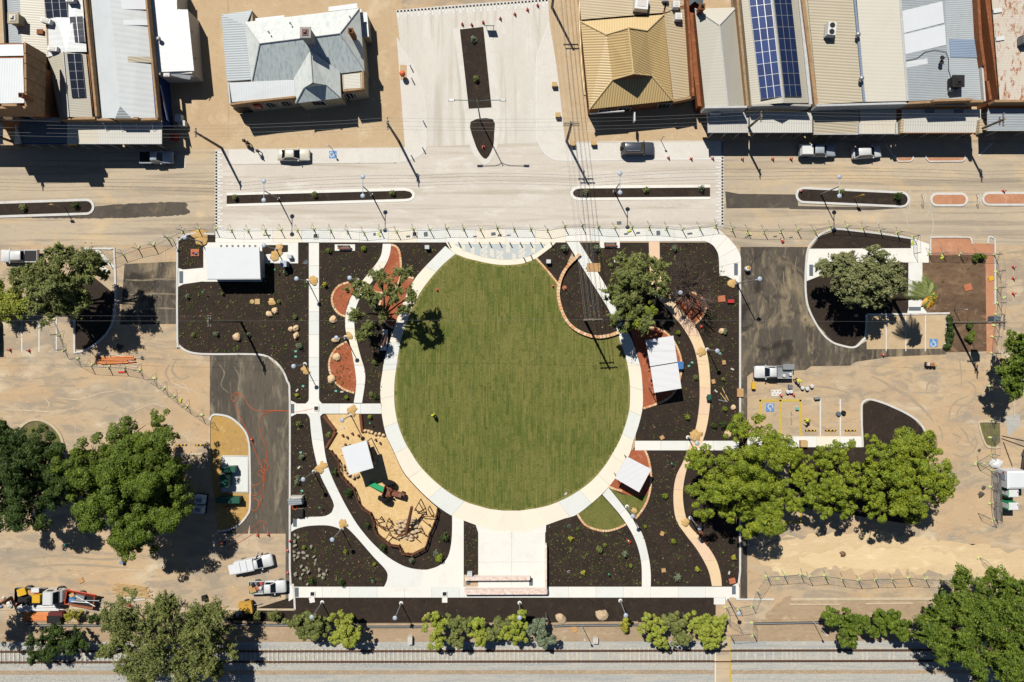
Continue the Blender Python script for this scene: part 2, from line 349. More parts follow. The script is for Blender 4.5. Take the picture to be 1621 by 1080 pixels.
M['tin_spot'] = tin('tin_spot', (214, 210, 202), .3, 0, (190, 180, 168), .4, ((150, 92, 48), (.62, .72)), contrast=.12)
M['slate'] = tin('slate', (226, 236, 234), 9, 0, (150, 172, 180), .95, contrast=.02, streak=(4, 1, 1), dsc=.9, depth=0)  # south slopes: bluish streaks, also darkened for facing away from the sun
M['slate_w'] = tin('slate_w', (230, 234, 228), 9, 0, (186, 198, 198), .9, contrast=.02, streak=(3, 1, 1), dsc=.9, depth=0)  # same slate paler, the sunnier slopes' light put into the colour
M['awn_cream'] = tin('awn_cream', (232, 224, 204), .2, 0, (210, 198, 172), .25, contrast=.12)
M['awn_white'] = tin('awn_white', (226, 224, 214), .35, 0, (204, 200, 188), .3, contrast=.12)
M['awn_grey'] = tin('awn_grey', (116, 128, 134), .25, 0, (90, 100, 106), .4, contrast=.15)
M['gutter'] = plain('gutter', (214, 216, 216), .6, .4, 0, .2, 2, 'world')
M['brickbrown'] = ground('brickbrown', (140, 92, 60), (156, 104, 68), (108, 66, 42), (176, 128, 90), .5, 2.5, (1, 1, 2.5), 8, .6, .4)
M['parapet'] = plain('parapet', (196, 160, 120), .85, .2, 0, .35, 2, 'world', (150, 112, 78))
M['render_cream'] = plain('render_cream', (206, 194, 166), .8, .2, 0, .2, 1.2, 'world', (170, 156, 130))
M['render_grey'] = plain('render_grey', (186, 184, 178), .8, .2, 0, .2, 1.2, 'world')
M['bluewall'] = plain('bluewall', (40, 70, 140), .8, .2, 0, .2, 1.2, 'world')
M['redbrick'] = ground('redbrick', (152, 96, 62), (140, 84, 54), (108, 64, 42), (178, 124, 86), .5, 2.5, (1, 1, 2.5), 8, .6, .4)
M['white'] = plain('white', (240, 240, 238), .5, .4, 0, .08, 1.2)
M['whitepanel'] = plain('whitepanel', (240, 243, 246), .45, .4, 0, .05, .6)
M['offwhite'] = plain('offwhite', (224, 220, 210), .6, .4, 0, .15, 2)
M['glass'] = plain('glass', (26, 32, 38), .08, .6, 0, .1, 2)
M['carglass'] = plain('carglass', (22, 26, 30), .06, .7, 0, .1, 2)
M['dark'] = plain('dark', (34, 33, 32), .7, .3, 0, .25, 4)
M['black'] = plain('black', (16, 16, 17), .6, .4, 0, .2, 4)
M['rubber'] = plain('rubber', (30, 29, 28), .85, .2, 0, .25, 6)
M['steel'] = plain('steel', (186, 190, 194), .4, .5, .4, .15, 3)
M['galv'] = plain('galv', (170, 174, 176), .5, .5, .3, .2, 4)
M['grey'] = plain('grey', (128, 130, 132), .6, .4, 0, .2, 3)
M['lampdisc'] = plain('lampdisc', (184, 197, 212), .45, .4, 0, .1, 3)
M['poleteal'] = plain('poleteal', (84, 108, 100), .5, .4, 0, .15, 3)
M['wood'] = plain('wood', (150, 136, 114), .85, .2, 0, .35, 2.5)
M['timber'] = plain('timber', (138, 88, 62), .8, .2, 0, .35, 3)
M['jarrah'] = plain('jarrah', (150, 92, 68), .7, .3, 0, .3, 4)
M['pine'] = plain('pine', (222, 186, 130), .8, .2, 0, .25, 4)
M['rail'] = plain('rail', (112, 78, 56), .6, .4, .3, .3, 1.5, 'world')
M['sleeper'] = plain('sleeper', (232, 224, 206), .85, .2, 0, .3, 2, 'world', (170, 156, 134))
M['orange'] = plain('orange', (240, 106, 40), .5, .4, 0, .15, 3)
M['conered'] = plain('conered', (232, 66, 52), .5, .4, 0, .12, 4)
M['orangepipe'] = plain('orangepipe', (244, 140, 52), .45, .4, 0, .2, 2)
M['yellow'] = plain('yellow', (242, 190, 44), .5, .4, 0, .15, 3)
M['skipyellow'] = plain('skipyellow', (222, 172, 70), .5, .4, 0, .25, 2)
M['foot'] = plain('foot', (232, 238, 160), .8, .2, 0, .2, 3)
M['footlime'] = plain('footlime', (220, 236, 80), .8, .2, 0, .2, 3)
M['green'] = plain('green', (26, 96, 74), .5, .4, 0, .15, 3)
M['brightgreen'] = plain('brightgreen', (40, 170, 110), .45, .4, 0, .1, 3)
M['teal'] = plain('teal', (126, 196, 178), .6, .3, 0, .15, 4)
M['blue'] = plain('blue', (70, 130, 196), .5, .4, 0, .15, 3)
M['navy'] = plain('navy', (32, 50, 92), .25, .6, 0, .1, 3)
M['red'] = plain('red', (200, 50, 42), .5, .4, 0, .15, 3)
M['darkred'] = plain('darkred', (112, 40, 38), .6, .4, 0, .2, 3)
M['trailerred'] = plain('trailerred', (226, 84, 40), .5, .4, 0, .2, 2)
M['card'] = plain('card', (214, 170, 116), .85, .2, 0, .2, 3)
M['clay'] = plain('clay', (206, 128, 92), .85, .2, 0, .2, 3)
M['skin'] = plain('skin', (206, 150, 118), .6, .3, 0, .1, 4)
M['hivis'] = plain('hivis', (226, 232, 60), .7, .3, 0, .12, 4)
M['trouser'] = plain('trouser', (40, 44, 58), .85, .2, 0, .2, 4)
M['shirtblue'] = plain('shirtblue', (150, 160, 200), .85, .2, 0, .2, 4)
M['shirtdark'] = plain('shirtdark', (40, 40, 44), .85, .2, 0, .2, 4)
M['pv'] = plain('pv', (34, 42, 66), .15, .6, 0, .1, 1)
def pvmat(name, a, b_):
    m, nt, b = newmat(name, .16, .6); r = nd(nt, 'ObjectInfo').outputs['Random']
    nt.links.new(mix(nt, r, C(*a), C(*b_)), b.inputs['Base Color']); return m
M['pvblue'] = pvmat('pvblue', (44, 58, 100), (52, 72, 122)); M['pvshade'] = pvmat('pvshade', (24, 34, 64), (30, 42, 76)); M['pvblack'] = pvmat('pvblack', (30, 34, 46), (38, 42, 54))  # second set: same blue panels, east slope's weaker light put into the colour
def carpaint(name, col, rough=.28):
    m, nt, b = newmat(name, rough, .5); b.inputs['Coat Weight'].default_value = .6; b.inputs['Coat Roughness'].default_value = .08
    f = nz(nt, coords(nt, 'obj'), 1.5, 4, .6); nt.links.new(mix(nt, 1.0, C2(*col), ramp(nt, f, .3, .7, (.9, .89, .87, 1), (1, 1, 1, 1)), 'MULTIPLY'), b.inputs['Base Color']); return m
M['paint_white'] = carpaint('paint_white', (236, 238, 238)); M['paint_cream'] = carpaint('paint_cream', (236, 232, 212)); M['paint_silver'] = carpaint('paint_silver', (186, 196, 206))
M['paint_dark'] = carpaint('paint_dark', (78, 84, 96)); M['paint_black'] = carpaint('paint_black', (24, 25, 28)); M['paint_navy'] = carpaint('paint_navy', (30, 46, 96))
M['bark'] = plain('bark', (112, 96, 80), .9, .1, 0, .4, 3, 'world'); M['barkpale'] = plain('barkpale', (150, 136, 118), .9, .1, 0, .4, 3, 'world'); M['barkgrey'] = plain('barkgrey', (122, 104, 96), .9, .1, 0, .4, 3, 'world'); M['scuff'] = ground('scuff', (172, 155, 130), (182, 164, 138), (158, 140, 118), None, .5, 2, (1, 1, 1), 9, .6, .3); M['dust'] = ground('dust', (146, 134, 112), (128, 118, 100), (104, 96, 82), (166, 152, 128), .6, 2, (1, 1, 1), 9, .6, .3); M['chalk'] = ground('chalk', (206, 186, 158), (212, 194, 166), (196, 178, 150), None, .5, 2, (1, 1, 1), 9, .6, .3); M['barkdark'] = plain('barkdark', (66, 54, 44), .9, .1, 0, .4, 3, 'world')
M['leaf_bright'] = leafmat('leaf_bright', (126, 140, 36), (96, 116, 30), (164, 168, 50))
M['leaf_mid'] = leafmat('leaf_mid', (94, 114, 32), (72, 94, 28), (132, 144, 46))
M['leaf_dark'] = leafmat('leaf_dark', (60, 80, 26), (46, 66, 24), (86, 106, 38))
M['leaf_olive'] = leafmat('leaf_olive', (116, 122, 62), (98, 108, 54), (146, 150, 88))
M['leaf_grey'] = leafmat('leaf_grey', (126, 130, 82), (110, 118, 70), (152, 154, 108))
M['leaf_lime'] = leafmat('leaf_lime', (150, 158, 58), (132, 146, 50), (174, 176, 80))
M['leaf_silver'] = leafmat('leaf_silver', (112, 124, 96), (96, 110, 80), (150, 158, 130))
M['leaf_yellow'] = leafmat('leaf_yellow', (164, 160, 50), (146, 146, 44), (190, 180, 70))
M['palm'] = leafmat('palm', (140, 150, 88), (124, 138, 76), (172, 176, 112)); M['palmdead'] = leafmat('palmdead', (200, 150, 40), (180, 126, 36), (220, 180, 70))
# ================================================================ SETTING
Z1, Z2, Z3, ZP = .012, .024, .036, .06
def sheet(name, pts, z, mat, parent=None):
    o = MB().flat([P(*p) for p in pts][::-1], z).build(name, M[mat], parent)
    if parent is None: struct(o)
    return o
def raised(name, pts, z, mat, parent=None, z0=0.0):
    o = MB().prism([P(*p) for p in pts], z0, z).build(name, M[mat], parent)
    if parent is None: struct(o)
    return o
def kerb(pts, mat='kerb', wd=.3, h=.13, z0=0.0, name='kerb', smooth=0, parent=None):
    q = cr(pts, smooth) if smooth else pts
    # break long straight runs so that the colour wanders, keep corners
    o = strip_mb([P(*p) for p in q], wd, z0, h).build(name, M[mat], parent)
    if parent is None: struct(o)
    return o
def even(pts, step):
    return resamp(pts, max(1, int(plen(pts) / step)))
def slabs(name, L, R, n, mats, z=ZP, gap=.012, sub=5):
    """footpath cast in n bays between a left and a right pixel edge"""
    root = setting(name); N = n * sub; l = resamp(L, N); r = resamp(R, N)
    for i in range(n):
        a = [P(*p) for p in l[i * sub:(i + 1) * sub + 1]]; b = [P(*p) for p in r[i * sub:(i + 1) * sub + 1]]
        if len(a) < 2: continue
        d0 = ((a[1] - a[0]) + (b[1] - b[0])).normalized() * gap; d1 = ((a[-1] - a[-2]) + (b[-1] - b[-2])).normalized() * gap
        a[0] += d0; b[0] += d0; a[-1] -= d1; b[-1] -= d1
        m = mats[i % len(mats)]
        MB().prism([(p.x, p.y) for p in a] + [(p.x, p.y) for p in b[::-1]], 0, z).build('slab', M[m], root)
    return root
def slabrects(root, x0, x1, y0, y1, nx, ny, mats, z=ZP, gap=.012):
    for i in range(nx):
        for j in range(ny):
            a = P(x0 + (x1 - x0) * i / nx, y0 + (y1 - y0) * j / ny); b = P(x0 + (x1 - x0) * (i + 1) / nx, y0 + (y1 - y0) * (j + 1) / ny)
            MB().prism([(a.x + gap, b.y + gap), (b.x - gap, b.y + gap), (b.x - gap, a.y - gap), (a.x + gap, a.y - gap)], 0, z).build('slab', M[mats[(i + j) % len(mats)]], root)
def jag(pts, amp=2.0, step=6, seed=1):
    rg = random.Random(seed); q = resamp(list(pts) + [pts[0]], max(8, int(plen(list(pts) + [pts[0]]) / step))); return cr([(x + rg.gauss(0, amp * .5), y + rg.gauss(0, amp * .5)) for x, y in q[:-1]], 3, True)
# base ground
g = MB(); g.flat([(-900, -900), (900, -900), (900, 900), (-900, 900)], 0); struct(g.build('ground', M['dirt']))
sheet('road', [(-400, 226), (2000, 226), (2000, 388), (-400, 388)], Z1, 'road')
sheet('street_pavement', [(-100, -60), (360, -60), (362, 236), (-100, 236)], Z2, 'brownpath')
sheet('street_pavement', [(362, -60), (640, -60), (636, 0), (648, 180), (642, 233), (362, 236)], Z2, 'brownpath')
sheet('street_pavement', [(866, -60), (1121, -60), (1121, 226), (895, 224), (886, 145), (882, 111), (870, 39)], Z2, 'brownpath')
sheet('street_pavement', [(1121, -60), (1800, -60), (1800, 222), (1121, 222)], Z2 - .004, 'brownpath')
sheet('concrete_road', [(340, 236), (642, 233), (895, 224), (1146, 222), (1146, 362), (340, 362)], Z2 + .006, 'newroad')
sheet('concrete_road', [(627, 16), (740, 6), (868, -2), (870, 39), (882, 111), (886, 145), (895, 224.2), (642, 233.2), (647, 180)], Z2 + .010, 'legroad')
sheet('parking_strip', [(362, 237), (632, 234.6), (632, 258), (362, 261)], Z2 + .012, 'paleconc')
sheet('parking_strip', [(897, 227), (1143, 225), (1143, 252), (893, 253.5)], Z2 + .014, 'paleconc')
sheet('corner_pavement', cr([(870, 37), (858.6, 67), (851, 88), (849.5, 104), (849.5, 207), (853, 226), (861, 241), (874, 251.5), (893, 253.4)], 4) + [(897, 227), (894, 224), (886, 145), (882, 111)], Z2 + .018, 'paleconc')
sheet('corner_pavement', cr([(628, 60), (650, 95), (669, 135), (674, 161), (676, 223), (672, 239), (656, 251), (632, 257.5)], 4) + [(634, 234), (641, 233)], Z2 + .019, 'paleconc')
kerb([(870, 36), (858.6, 67), (851, 88), (849.5, 104), (849.5, 207), (853, 226), (861, 241), (874, 251.5), (892, 254), (960, 253.5), (1050, 252.6), (1143, 252)], 'paint', .22, .06, 0, smooth=4)
kerb([(628, 60), (650, 95), (669, 135), (674, 161), (676, 223), (672, 239), (656, 251), (630, 257.5)], 'kerb', .2, .05, 0, smooth=4)
# footpath joints of the brown pavement: cast bays on the north side
def teeth(name, a, b, n, inward, l0=9, l1=5, wd=.24, base=.35):
    """white zebra teeth along a threshold line"""
    mb = MB(); A = Vector(a); B = Vector(b); d = (B - A) / n; inw = Vector(inward)
    q = [P(*A), P(*B), P(*(B + inw * 3)), P(*(A + inw * 3))]
    mb.flat(q[::-1] if True else q, 0)
    for i in range(n):
        c = A + d * (i + .5); L = l0 if i % 2 == 0 else l1; t = d.normalized() * 1.5
        mb.flat([P(*(c - t)), P(*(c + t)), P(*(c + t + inw * (3 + L))), P(*(c - t + inw * (3 + L)))], 0)
    o = mb.build(name, M['paint']); o.location.z = Z2 + .026
    bm = bmesh.new(); bm.from_mesh(o.data)
    bmesh.ops.recalc_face_normals(bm, faces=bm.faces)
    for f in bm.faces:
        if f.normal.z < 0: f.normal_flip()
    bm.to_mesh(o.data); bm.free(); return struct(o)
teeth('road_marking', (341, 239), (341, 361), 25, (1, 0))
teeth('road_marking', (1145, 223), (1145, 357), 27, (-1, 0))
teeth('road_marking', (627, 17), (868, -1), 44, (.05, 1))
def line(p0, p1, mat='paint', wd=.12, z=Z2 + .024, parent=None, name='road_marking'):
    a = P(*p0); b = P(*p1); t = (b - a).normalized() * (wd / 2); n = Vector((-t.y, t.x, 0))
    o = MB().flat([a - n, b - n, b + n, a + n], 0).build(name, M[mat], parent); o.location.z = z
    return struct(o) if parent is None else o
for x in (417, 568, 625): line((x, 238), (x, 259))
line((362, 260.5), (630, 258), 'fadedpaint'); line((974, 227), (974, 252)); line((1055, 227), (1055, 252))
for x in (30, 97, 163, 231): line((x, 246), (x, 271), 'fadedpaint', .1, Z1 + .008)
line((293, 250), (293, 267), 'paint'); line((288, 267), (294, 267), 'paint')
for x in (1187, 1257, 1328): line((x, 224), (x, 252), 'fadedpaint', .1, Z1 + .008)
line((1402, 228), (1417, 252), 'paint', .22, Z1 + .03); line((1572, 226), (1549, 247), 'paint', .2, Z1 + .03); line((1576, 228), (1576, 250), 'fadedpaint', .12, Z1 + .03)
for xa, xb in ((1417, 1445), (1465, 1527)):
    raised('kerb_nib', [(xa, 250), (xb, 250), (xb - 1, 256), (xa + 4, 256)], .1, 'redpave')
    kerb([(xa, 245), (xa + 1, 251), (xa + 6, 256), (xb - 4, 255.5), (xb, 252), (xb + .5, 246)], 'kerb', .22, .14)
# medians -----------------------------------------------------------------
def median(outer, inner, bed='mulch', km='kerb', kh=.13, name='median_island', sm=3):
    o = cr(outer, sm, True); raised(name, o, kh - .01, km)
    raised('median_bed' if bed == 'mulch' else 'median_paving', cr(inner, sm, True), kh + .01, bed)
def inset(pts, d):
    q = [P(*p) for p in pts]; n = len(q); out = []
    area = sum(q[i].x * q[(i + 1) % n].y - q[(i + 1) % n].x * q[i].y for i in range(n)); sg = 1 if area > 0 else -1
    for i in range(n):
        a, b = q[i - 1], q[(i + 1) % n]; t = (b - a).normalized(); v = q[i] + Vector((-t.y, t.x, 0)) * d * sg; out.append((v.x / S + NX, NY - v.y / S))
    return out
def stad(x0, y0, x1, y1, hw):           # stadium outline between two axis ends
    a = Vector((x0, y0)); b = Vector((x1, y1)); t = (b - a).normalized(); n = Vector((-t.y, t.x)); out = []
    for c, s0 in ((b, -90), (a, 90)):
        for k in range(9):
            r = math.radians(s0 + k * 22.5); p = c + (t * math.cos(r) + n * math.sin(r)) * hw; out.append((p.x, p.y))
    return out
for (x0, y0, x1, y1, hw, hi, bd, km) in ((-60, 334, 137, 327.5, 13, 9, 'mulch', 'kerb'), (1272, 309, 1427, 316, 13, 9.3, 'mulch', 'kerb'), (1483, 316, 1521, 316, 11, 7.4, 'redpave', 'kerb'), (1565, 315, 1700, 315, 11, 7.5, 'redpave', 'kerb')):
    raised('median_island', stad(x0, y0, x1, y1, hw), .12, km); raised('median_bed', stad(x0, y0, x1, y1, hi), .14, bd)
for pts in ([(359, 309.5), (640, 302)] + cr([(640, 302), (649, 304), (652.5, 309), (649, 313.5), (640, 315)], 4)[1:] + [(359, 323)], cr([(918, 313), (910, 311), (907, 305.5), (911, 300.5), (919, 298.6)], 4) + [(1124, 297), (1124, 311.5)]):
    raised('median_island', inset(pts, -.42), Z2 + .05, 'concrete'); raised('median_bed', pts, Z2 + .075, 'mulch')
sheet('median_apron', cr([(717, 45), (727, 110), (735, 178), (740, 215), (750, 245), (769, 261), (785, 240), (791, 200), (788, 120), (777, 42)], 4) , Z2 + .03, 'paleconc')
raised('median_bed', [(728, 47), (765, 43), (778, 170), (742, 172)], .12, 'mulch')
raised('median_bed', cr([(745, 193), (780, 189), (782, 213), (780, 233), (770, 251), (760, 244), (751, 225)], 3, True), .12, 'mulch')
# fresh asphalt patches
sheet('road_patch', jag(cr([(20, 342), (150, 327), (200, 323), (288, 320), (295, 329), (290, 340), (150, 346)], 4, True), .8, 4), Z1 + .004, 'patch')
sheet('road_patch', [(1148, 303), (1170, 307), (1262, 308), (1264, 329), (1150, 330)], Z1 + .004, 'patch')
sheet('road_patch', [(1250, 326), (1436, 329), (1380, 333), (1250, 331)], Z1 + .005, 'patch')
sheet('driveway_asphalt', [(197, 418), (281, 414), (281, 513), (190, 514)], Z1, 'asphalt')
sheet('driveway_asphalt', [(332, 563), (420, 563), (445, 585), (458, 610), (460, 960), (452, 960), (452, 845), (345, 845), (380, 830), (397, 800), (395, 720), (385, 680), (345, 655), (332, 660)], Z1 + .002, 'asphalt2')
sheet('driveway_asphalt', [(1172, 391), (1280, 391), (1276, 470), (1300, 525), (1352, 552), (1372, 540), (1372, 553), (1500, 551), (1498, 561), (1408, 565), (1355, 573), (1345, 579), (1284, 580), (1276, 586), (1190, 590), (1183, 596), (1183, 950), (1172, 950)], Z1 + .003, 'asphalt')
sheet('pale_sand', jag(cr([(1200, 862), (1330, 842), (1500, 856), (1640, 885), (1640, 930), (1540, 910), (1350, 903), (1230, 905)], 5, True), 7, 9), Z1 - .004, 'sandpale')
sheet('pale_sand', jag(cr([(1270, 880), (1400, 868), (1520, 884), (1440, 900), (1300, 898)], 5, True), 5, 7, 3), Z1 - .002, 'sandpale2')
sheet('pavement_bays', [(1372, 499), (1500, 497), (1498, 552), (1372, 553)], Z1 + .008, 'brownpath')
# park beds of mulch -------------------------------------------------------
BEDZ = [Z1 + .004]
def bed(pts, sm=0, mat='mulch', z=None):
    BEDZ[0] += .0012; z = BEDZ[0]
    sheet('garden_bed', cr(pts, sm, True) if sm else pts, z, mat)
bed([(281, 376), (300, 371), (498, 371), (498, 646), (459, 646), (455, 605), (443, 580), (425, 566), (400, 561), (303, 559), (287, 550), (281, 540)])
bed([(497, 384), (712, 384), (712, 400), (660, 450), (615, 580), (612, 646), (497, 646)])
bed([(860, 384), (1130, 384), (1150, 420), (1171, 438), (1171, 706), (1005, 706), (1015, 600), (985, 540), (968, 500), (930, 450), (905, 400), (885, 450), (848, 410)])
bed([(880, 455), (884, 440), (918, 400), (945, 450), (984, 526), (962, 532), (941, 533), (916, 525), (899, 511), (887, 489)])
bed([(460, 647), (500, 647), (520, 760), (600, 850), (640, 930), (460, 930)])
bed([(497, 650), (610, 650), (640, 735), (716, 812), (716, 910), (640, 905), (560, 830), (500, 720)])
bed([(734, 822), (757, 832), (757, 910), (734, 910)])
bed([(863, 829), (950, 783), (1006, 706), (1171, 706), (1171, 930), (863, 930)])
bed([(400, 965), (466, 944), (1133, 944), (1133, 985), (360, 987), (360, 975)])
bed([(118, 502), (118, 553), (138, 554), (173, 522), (183, 467), (150, 440), (90, 450), (60, 500)])
bed([(1278, 400), (1298, 374), (1325, 364), (1442, 377), (1442, 394), (1442, 498), (1372, 499), (1370, 531), (1352, 550), (1320, 542), (1290, 510), (1276, 470)])
bed([(1366, 707), (1366, 640), (1378, 634), (1410, 643), (1440, 657), (1463, 681), (1470, 700), (1440, 830), (1250, 800), (1250, 707)])
sheet('soil_plot', [(1460, 404), (1560, 404), (1562, 540), (1575, 556), (1500, 558), (1500, 497), (1462, 495)], Z1 + .002, 'brownsoil')
sheet('paved_corner', cr([(1473, 404), (1473, 380), (1477, 376), (1530, 376), (1537, 379), (1539, 385)], 2) + [(1575, 386), (1577, 560), (1562, 560), (1560, 404)], Z1 + .006, 'redpave')
sheet('weedy_bed', cr([(21, 692), (30, 678), (45, 667), (61, 665), (77, 670), (90, 681), (98, 695), (102, 719)], 3) + [(102, 760), (10, 760)], Z1, 'weeds')
sheet('sandy_island', cr([(344, 841), (362, 838), (378, 830), (391, 816), (396, 798), (395, 723), (394, 701), (389, 685), (377, 670), (362, 660), (344, 657), (334, 662), (332, 719)], 2), Z1 + .006, 'drygrass')
sheet('small_island', [(1550, 668), (1583, 668), (1584, 700), (1575, 708), (1558, 702)], Z1, 'weeds')
# railway land
sheet('rail_verge', [(-400, 985), (2000, 985), (2000, 1024), (-400, 1024)], Z1, 'railsoil')
sheet('rail_ballast', [(-400, 1018), (2000, 1014), (2000, 1400), (-400, 1400)], Z2, 'ballast')
sheet('dirt_band', [(-400, 1062), (2000, 1060), (2000, 1066), (-400, 1069)], Z2 + .008, 'railsoil')
sheet('verge_soil', jag([(1245, 951), (1470, 950), (1470, 984), (1300, 984), (1240, 975)], 3), Z1 + .004, 'railsoil')
sheet('tyre_churned_soil', jag(cr([(1222, 984), (1212, 976), (1226, 960), (1245, 944), (1256, 948), (1244, 968), (1236, 984)], 3, True), 2), Z1 + .006, 'railsoil')
# lawn ---------------------------------------------------------------------
circ = [(811 + 187 * math.cos(math.radians(a)), 622 + 187 * math.sin(math.radians(a))) for a in range(-8, 199, 4)]
lawn_left = cr([circ[-1], (630, 564), (635, 536.5), (646.5, 503), (657.6, 477), (672, 453), (698, 422), (721, 402)], 5)
arc_low = cr([(721, 402), (738, 408.6), (754, 412.6), (779.5, 418), (803, 419.6), (828.5, 417), (849, 409)], 5)
wall_edge = cr([(849, 409), (866, 428), (884, 450)], 4)
big_wall = cr([(918, 402), (899, 421), (888, 440), (883.5, 464), (888, 489), (899, 510.6), (916, 524.5), (941, 533), (962.6, 531.5), (979, 526)], 5)
bw2 = [p for p in big_wall if p[1] > 452]
lawn_right = cr([(979, 526), (981, 538), (990, 562), (993, 576), circ[0]], 4)
lawn = lawn_left[:0] + circ[1:-1] + lawn_left[:-1] + arc_low[:-1] + wall_edge + bw2[:-1] + lawn_right[:-1]
raised('lawn', lawn, .04, 'turfbase')
def turf_rolls(name, outline, wpx=4.4, seed=3, ang=0.0):
    rg = random.Random(seed); V = []
    xs = [p[0] for p in outline]; ys = [p[1] for p in outline]; x = min(xs) + .5; ins = inset(outline, .05)
    while x + wpx < max(xs):
        y = min(ys) - rg.random() * 20; xm = x + wpx / 2
        while y < max(ys):
            L = rg.uniform(17, 27); n = max(1, int(L / 3)); run = None
            for i in range(n + 1):                      # keep only what lies on the lawn
                a, b = y + L * i / n, y + L * (i + 1) / n
                ok = i < n and all(inpoly(px, py, ins) for px in (x + .2, x + wpx - .2) for py in (a, b))
                if ok and run is None: run = a
                if not ok and run is not None:
                    h = .055 + rg.uniform(0, .03); j = rg.uniform(-.25, .25); gp = rg.choice((.05, .15, .3, .55)); q0 = P(x + gp + j, run + .2); q1 = P(x + wpx - gp * .7 + j, a - .2)
                    t = rg.uniform(-.012, .012)
                    A, B, Cc, D = (q0.x, q1.y), (q1.x, q1.y), (q1.x, q0.y), (q0.x, q0.y)
                    V.append([(*A, h), (*B, h + t), (*Cc, h + t), (*D, h)])
                    run = None
            y += L
        x += wpx
    o = link(name, quads_mesh(name, np.array(V)), M['turf']); return struct(o, 'stuff')
turf_rolls('turf_rolls', lawn)
# ring path ------------------------------------------------------------------
outer_l = cr([(705, 389.5), (665, 431), (650, 453), (639, 477), (628, 507), (610, 564), (605, 592), (602, 614), (603, 638), (605, 660), (611, 688), (620, 707), (634, 738), (644, 754), (669, 781), (693, 802), (716, 817), (734, 824), (757, 832.5)], 5)
inner_l = cr([(721, 402), (698, 422), (672, 453), (657.6, 477), (646.5, 503), (635, 536.5), (630, 564), (625, 600), (624, 622), (625, 645), (630, 672), (640, 698), (651, 717), (664, 737), (686, 760), (711, 780), (735, 794), (757, 801), (775, 806)], 5)
slabs('ring_path', outer_l, inner_l, 12, ['grey_slab', 'cream_slab', 'cream_slab', 'cream_slab', 'grey_slab', 'cream_slab', 'cream_slab', 'grey_slab', 'cream_slab', 'cream_slab', 'grey_slab', 'cream_slab'])
outer_r = cr([(1000.7, 538.7), (1010, 567), (1015, 587.6), (1017.6, 622), (1017, 646.7), (1011, 673), (1002, 699.6), (995.6, 721), (974, 757), (952, 783), (914, 814), (893, 821), (864, 831.6)], 5)
inner_r = cr([(981, 538), (991, 567), (996, 596), (997.5, 622), (995.5, 653), (984, 690), (973, 712), (957, 738), (934, 764), (905, 784), (878, 797), (862, 802), (848, 805)], 5)
slabs('ring_path', outer_r, inner_r, 9, ['grey_slab', 'cream_slab', 'cream_slab', 'grey_slab', 'cream_slab', 'cream_slab', 'cream_slab', 'grey_slab', 'cream_slab'])
rp = setting('stage_forecourt')
for i, (a, b, c, d) in enumerate((((757, 832), (775, 806), (797, 808.6), (784, 841)), ((784, 841), (797, 808.6), (823, 808.6), (836, 842)), ((836, 842), (823, 808.6), (848, 805), (864, 831)))):
    MB().prism([(P(*q).x, P(*q).y) for q in (a, b, c, d)], 0, ZP - .003).build('slab', M['cream_slab'], rp)
slabs('footpath', cr([(896.7, 383), (937.8, 449), (964, 491), (978, 526), (981, 538)], 5), cr([(916.7, 383), (957.8, 451), (978, 493), (993, 524), (1000.7, 538.7)], 5), 4, ['grey_slab', 'concrete'])
raised('stage_forecourt', [(752, 828), (776, 812), (846, 812), (864.5, 829), (864, 843), (757, 843)], ZP - .012, 'concrete')
# stage platform
slabrects(setting('stage_platform'), 757, 863, 842, 937, 2, 2, ['concrete'], ZP + .1)
# street footpath
fp = setting('street_footpath')
slabrects(fp, 341, 706, 362, 384, 8, 1, ['concrete', 'concrete', 'cream_slab', 'grey_slab'])
slabrects(fp, 706, 895, 362, 384, 4, 1, ['concrete', 'cream_slab'])
slabrects(fp, 895, 1110, 362, 382, 5, 1, ['concrete', 'grey_slab'])
slabs('footpath', cr([(1110, 362), (1134, 362.6), (1148.7, 373), (1163, 388), (1172, 404.5), (1173, 419), (1173, 437)], 4), cr([(1110, 382), (1116, 382), (1128, 388), (1136, 400), (1138, 412), (1138.5, 425), (1139, 437)], 4), 5, ['concrete'])
raised('footpath', [(1150, 437), (1173, 437), (1173, 450), (1167, 446)], ZP - .005, 'concrete')
# half moon plaza
hm = [(706, 384), (880, 384)] + [(872, 392), (849, 409)] + arc_low[::-1][1:-1] + [(721, 402), (712, 394)]
raised('half_moon_plaza', hm, ZP - .006, 'cream_slab')
hm2 = [(718, 386)] + cr([(866, 386), (848, 401), (828, 408.5), (803, 411), (779, 409.5), (754, 404), (736, 397), (718, 386)], 4)[:-1]
raised('half_moon_plaza', hm2, ZP + .012, 'plazagrey')
zm = zz(690, 370, .213)
for i, (x0, y0, x1, y1) in enumerate(((190, 80, 215, 135), (260, 95, 285, 155), (332, 80, 382, 180), (402, 115, 428, 170), (450, 125, 498, 195), (520, 78, 548, 138), (568, 148, 592, 195), (615, 85, 662, 180), (708, 80, 735, 140))):
    mb = MB(); rg = random.Random(i); nx_ = max(3, int((x1 - x0) / 9)); ny_ = int((y1 - y0) / 9)
    for a in range(nx_):
        for b in range(ny_):                        # stepped herringbone blocks, gaps left in the wide motifs
            if nx_ > 4 and (a + b) % 4 == 3: continue
            x = x0 + (x1 - x0) * a / nx_ + (4 if b % 2 else 0); y = y0 + (y1 - y0) * b / ny_ + (a % 3) * 3
            p = P(*zm(x, y)); q = P(*zm(x + 8, y + 8)); mb.prism([(p.x, q.y), (q.x, q.y), (q.x, p.y), (p.x, p.y)], 0, ZP + .02)
    struct(mb.build('paver_motif', M['cream_slab']))
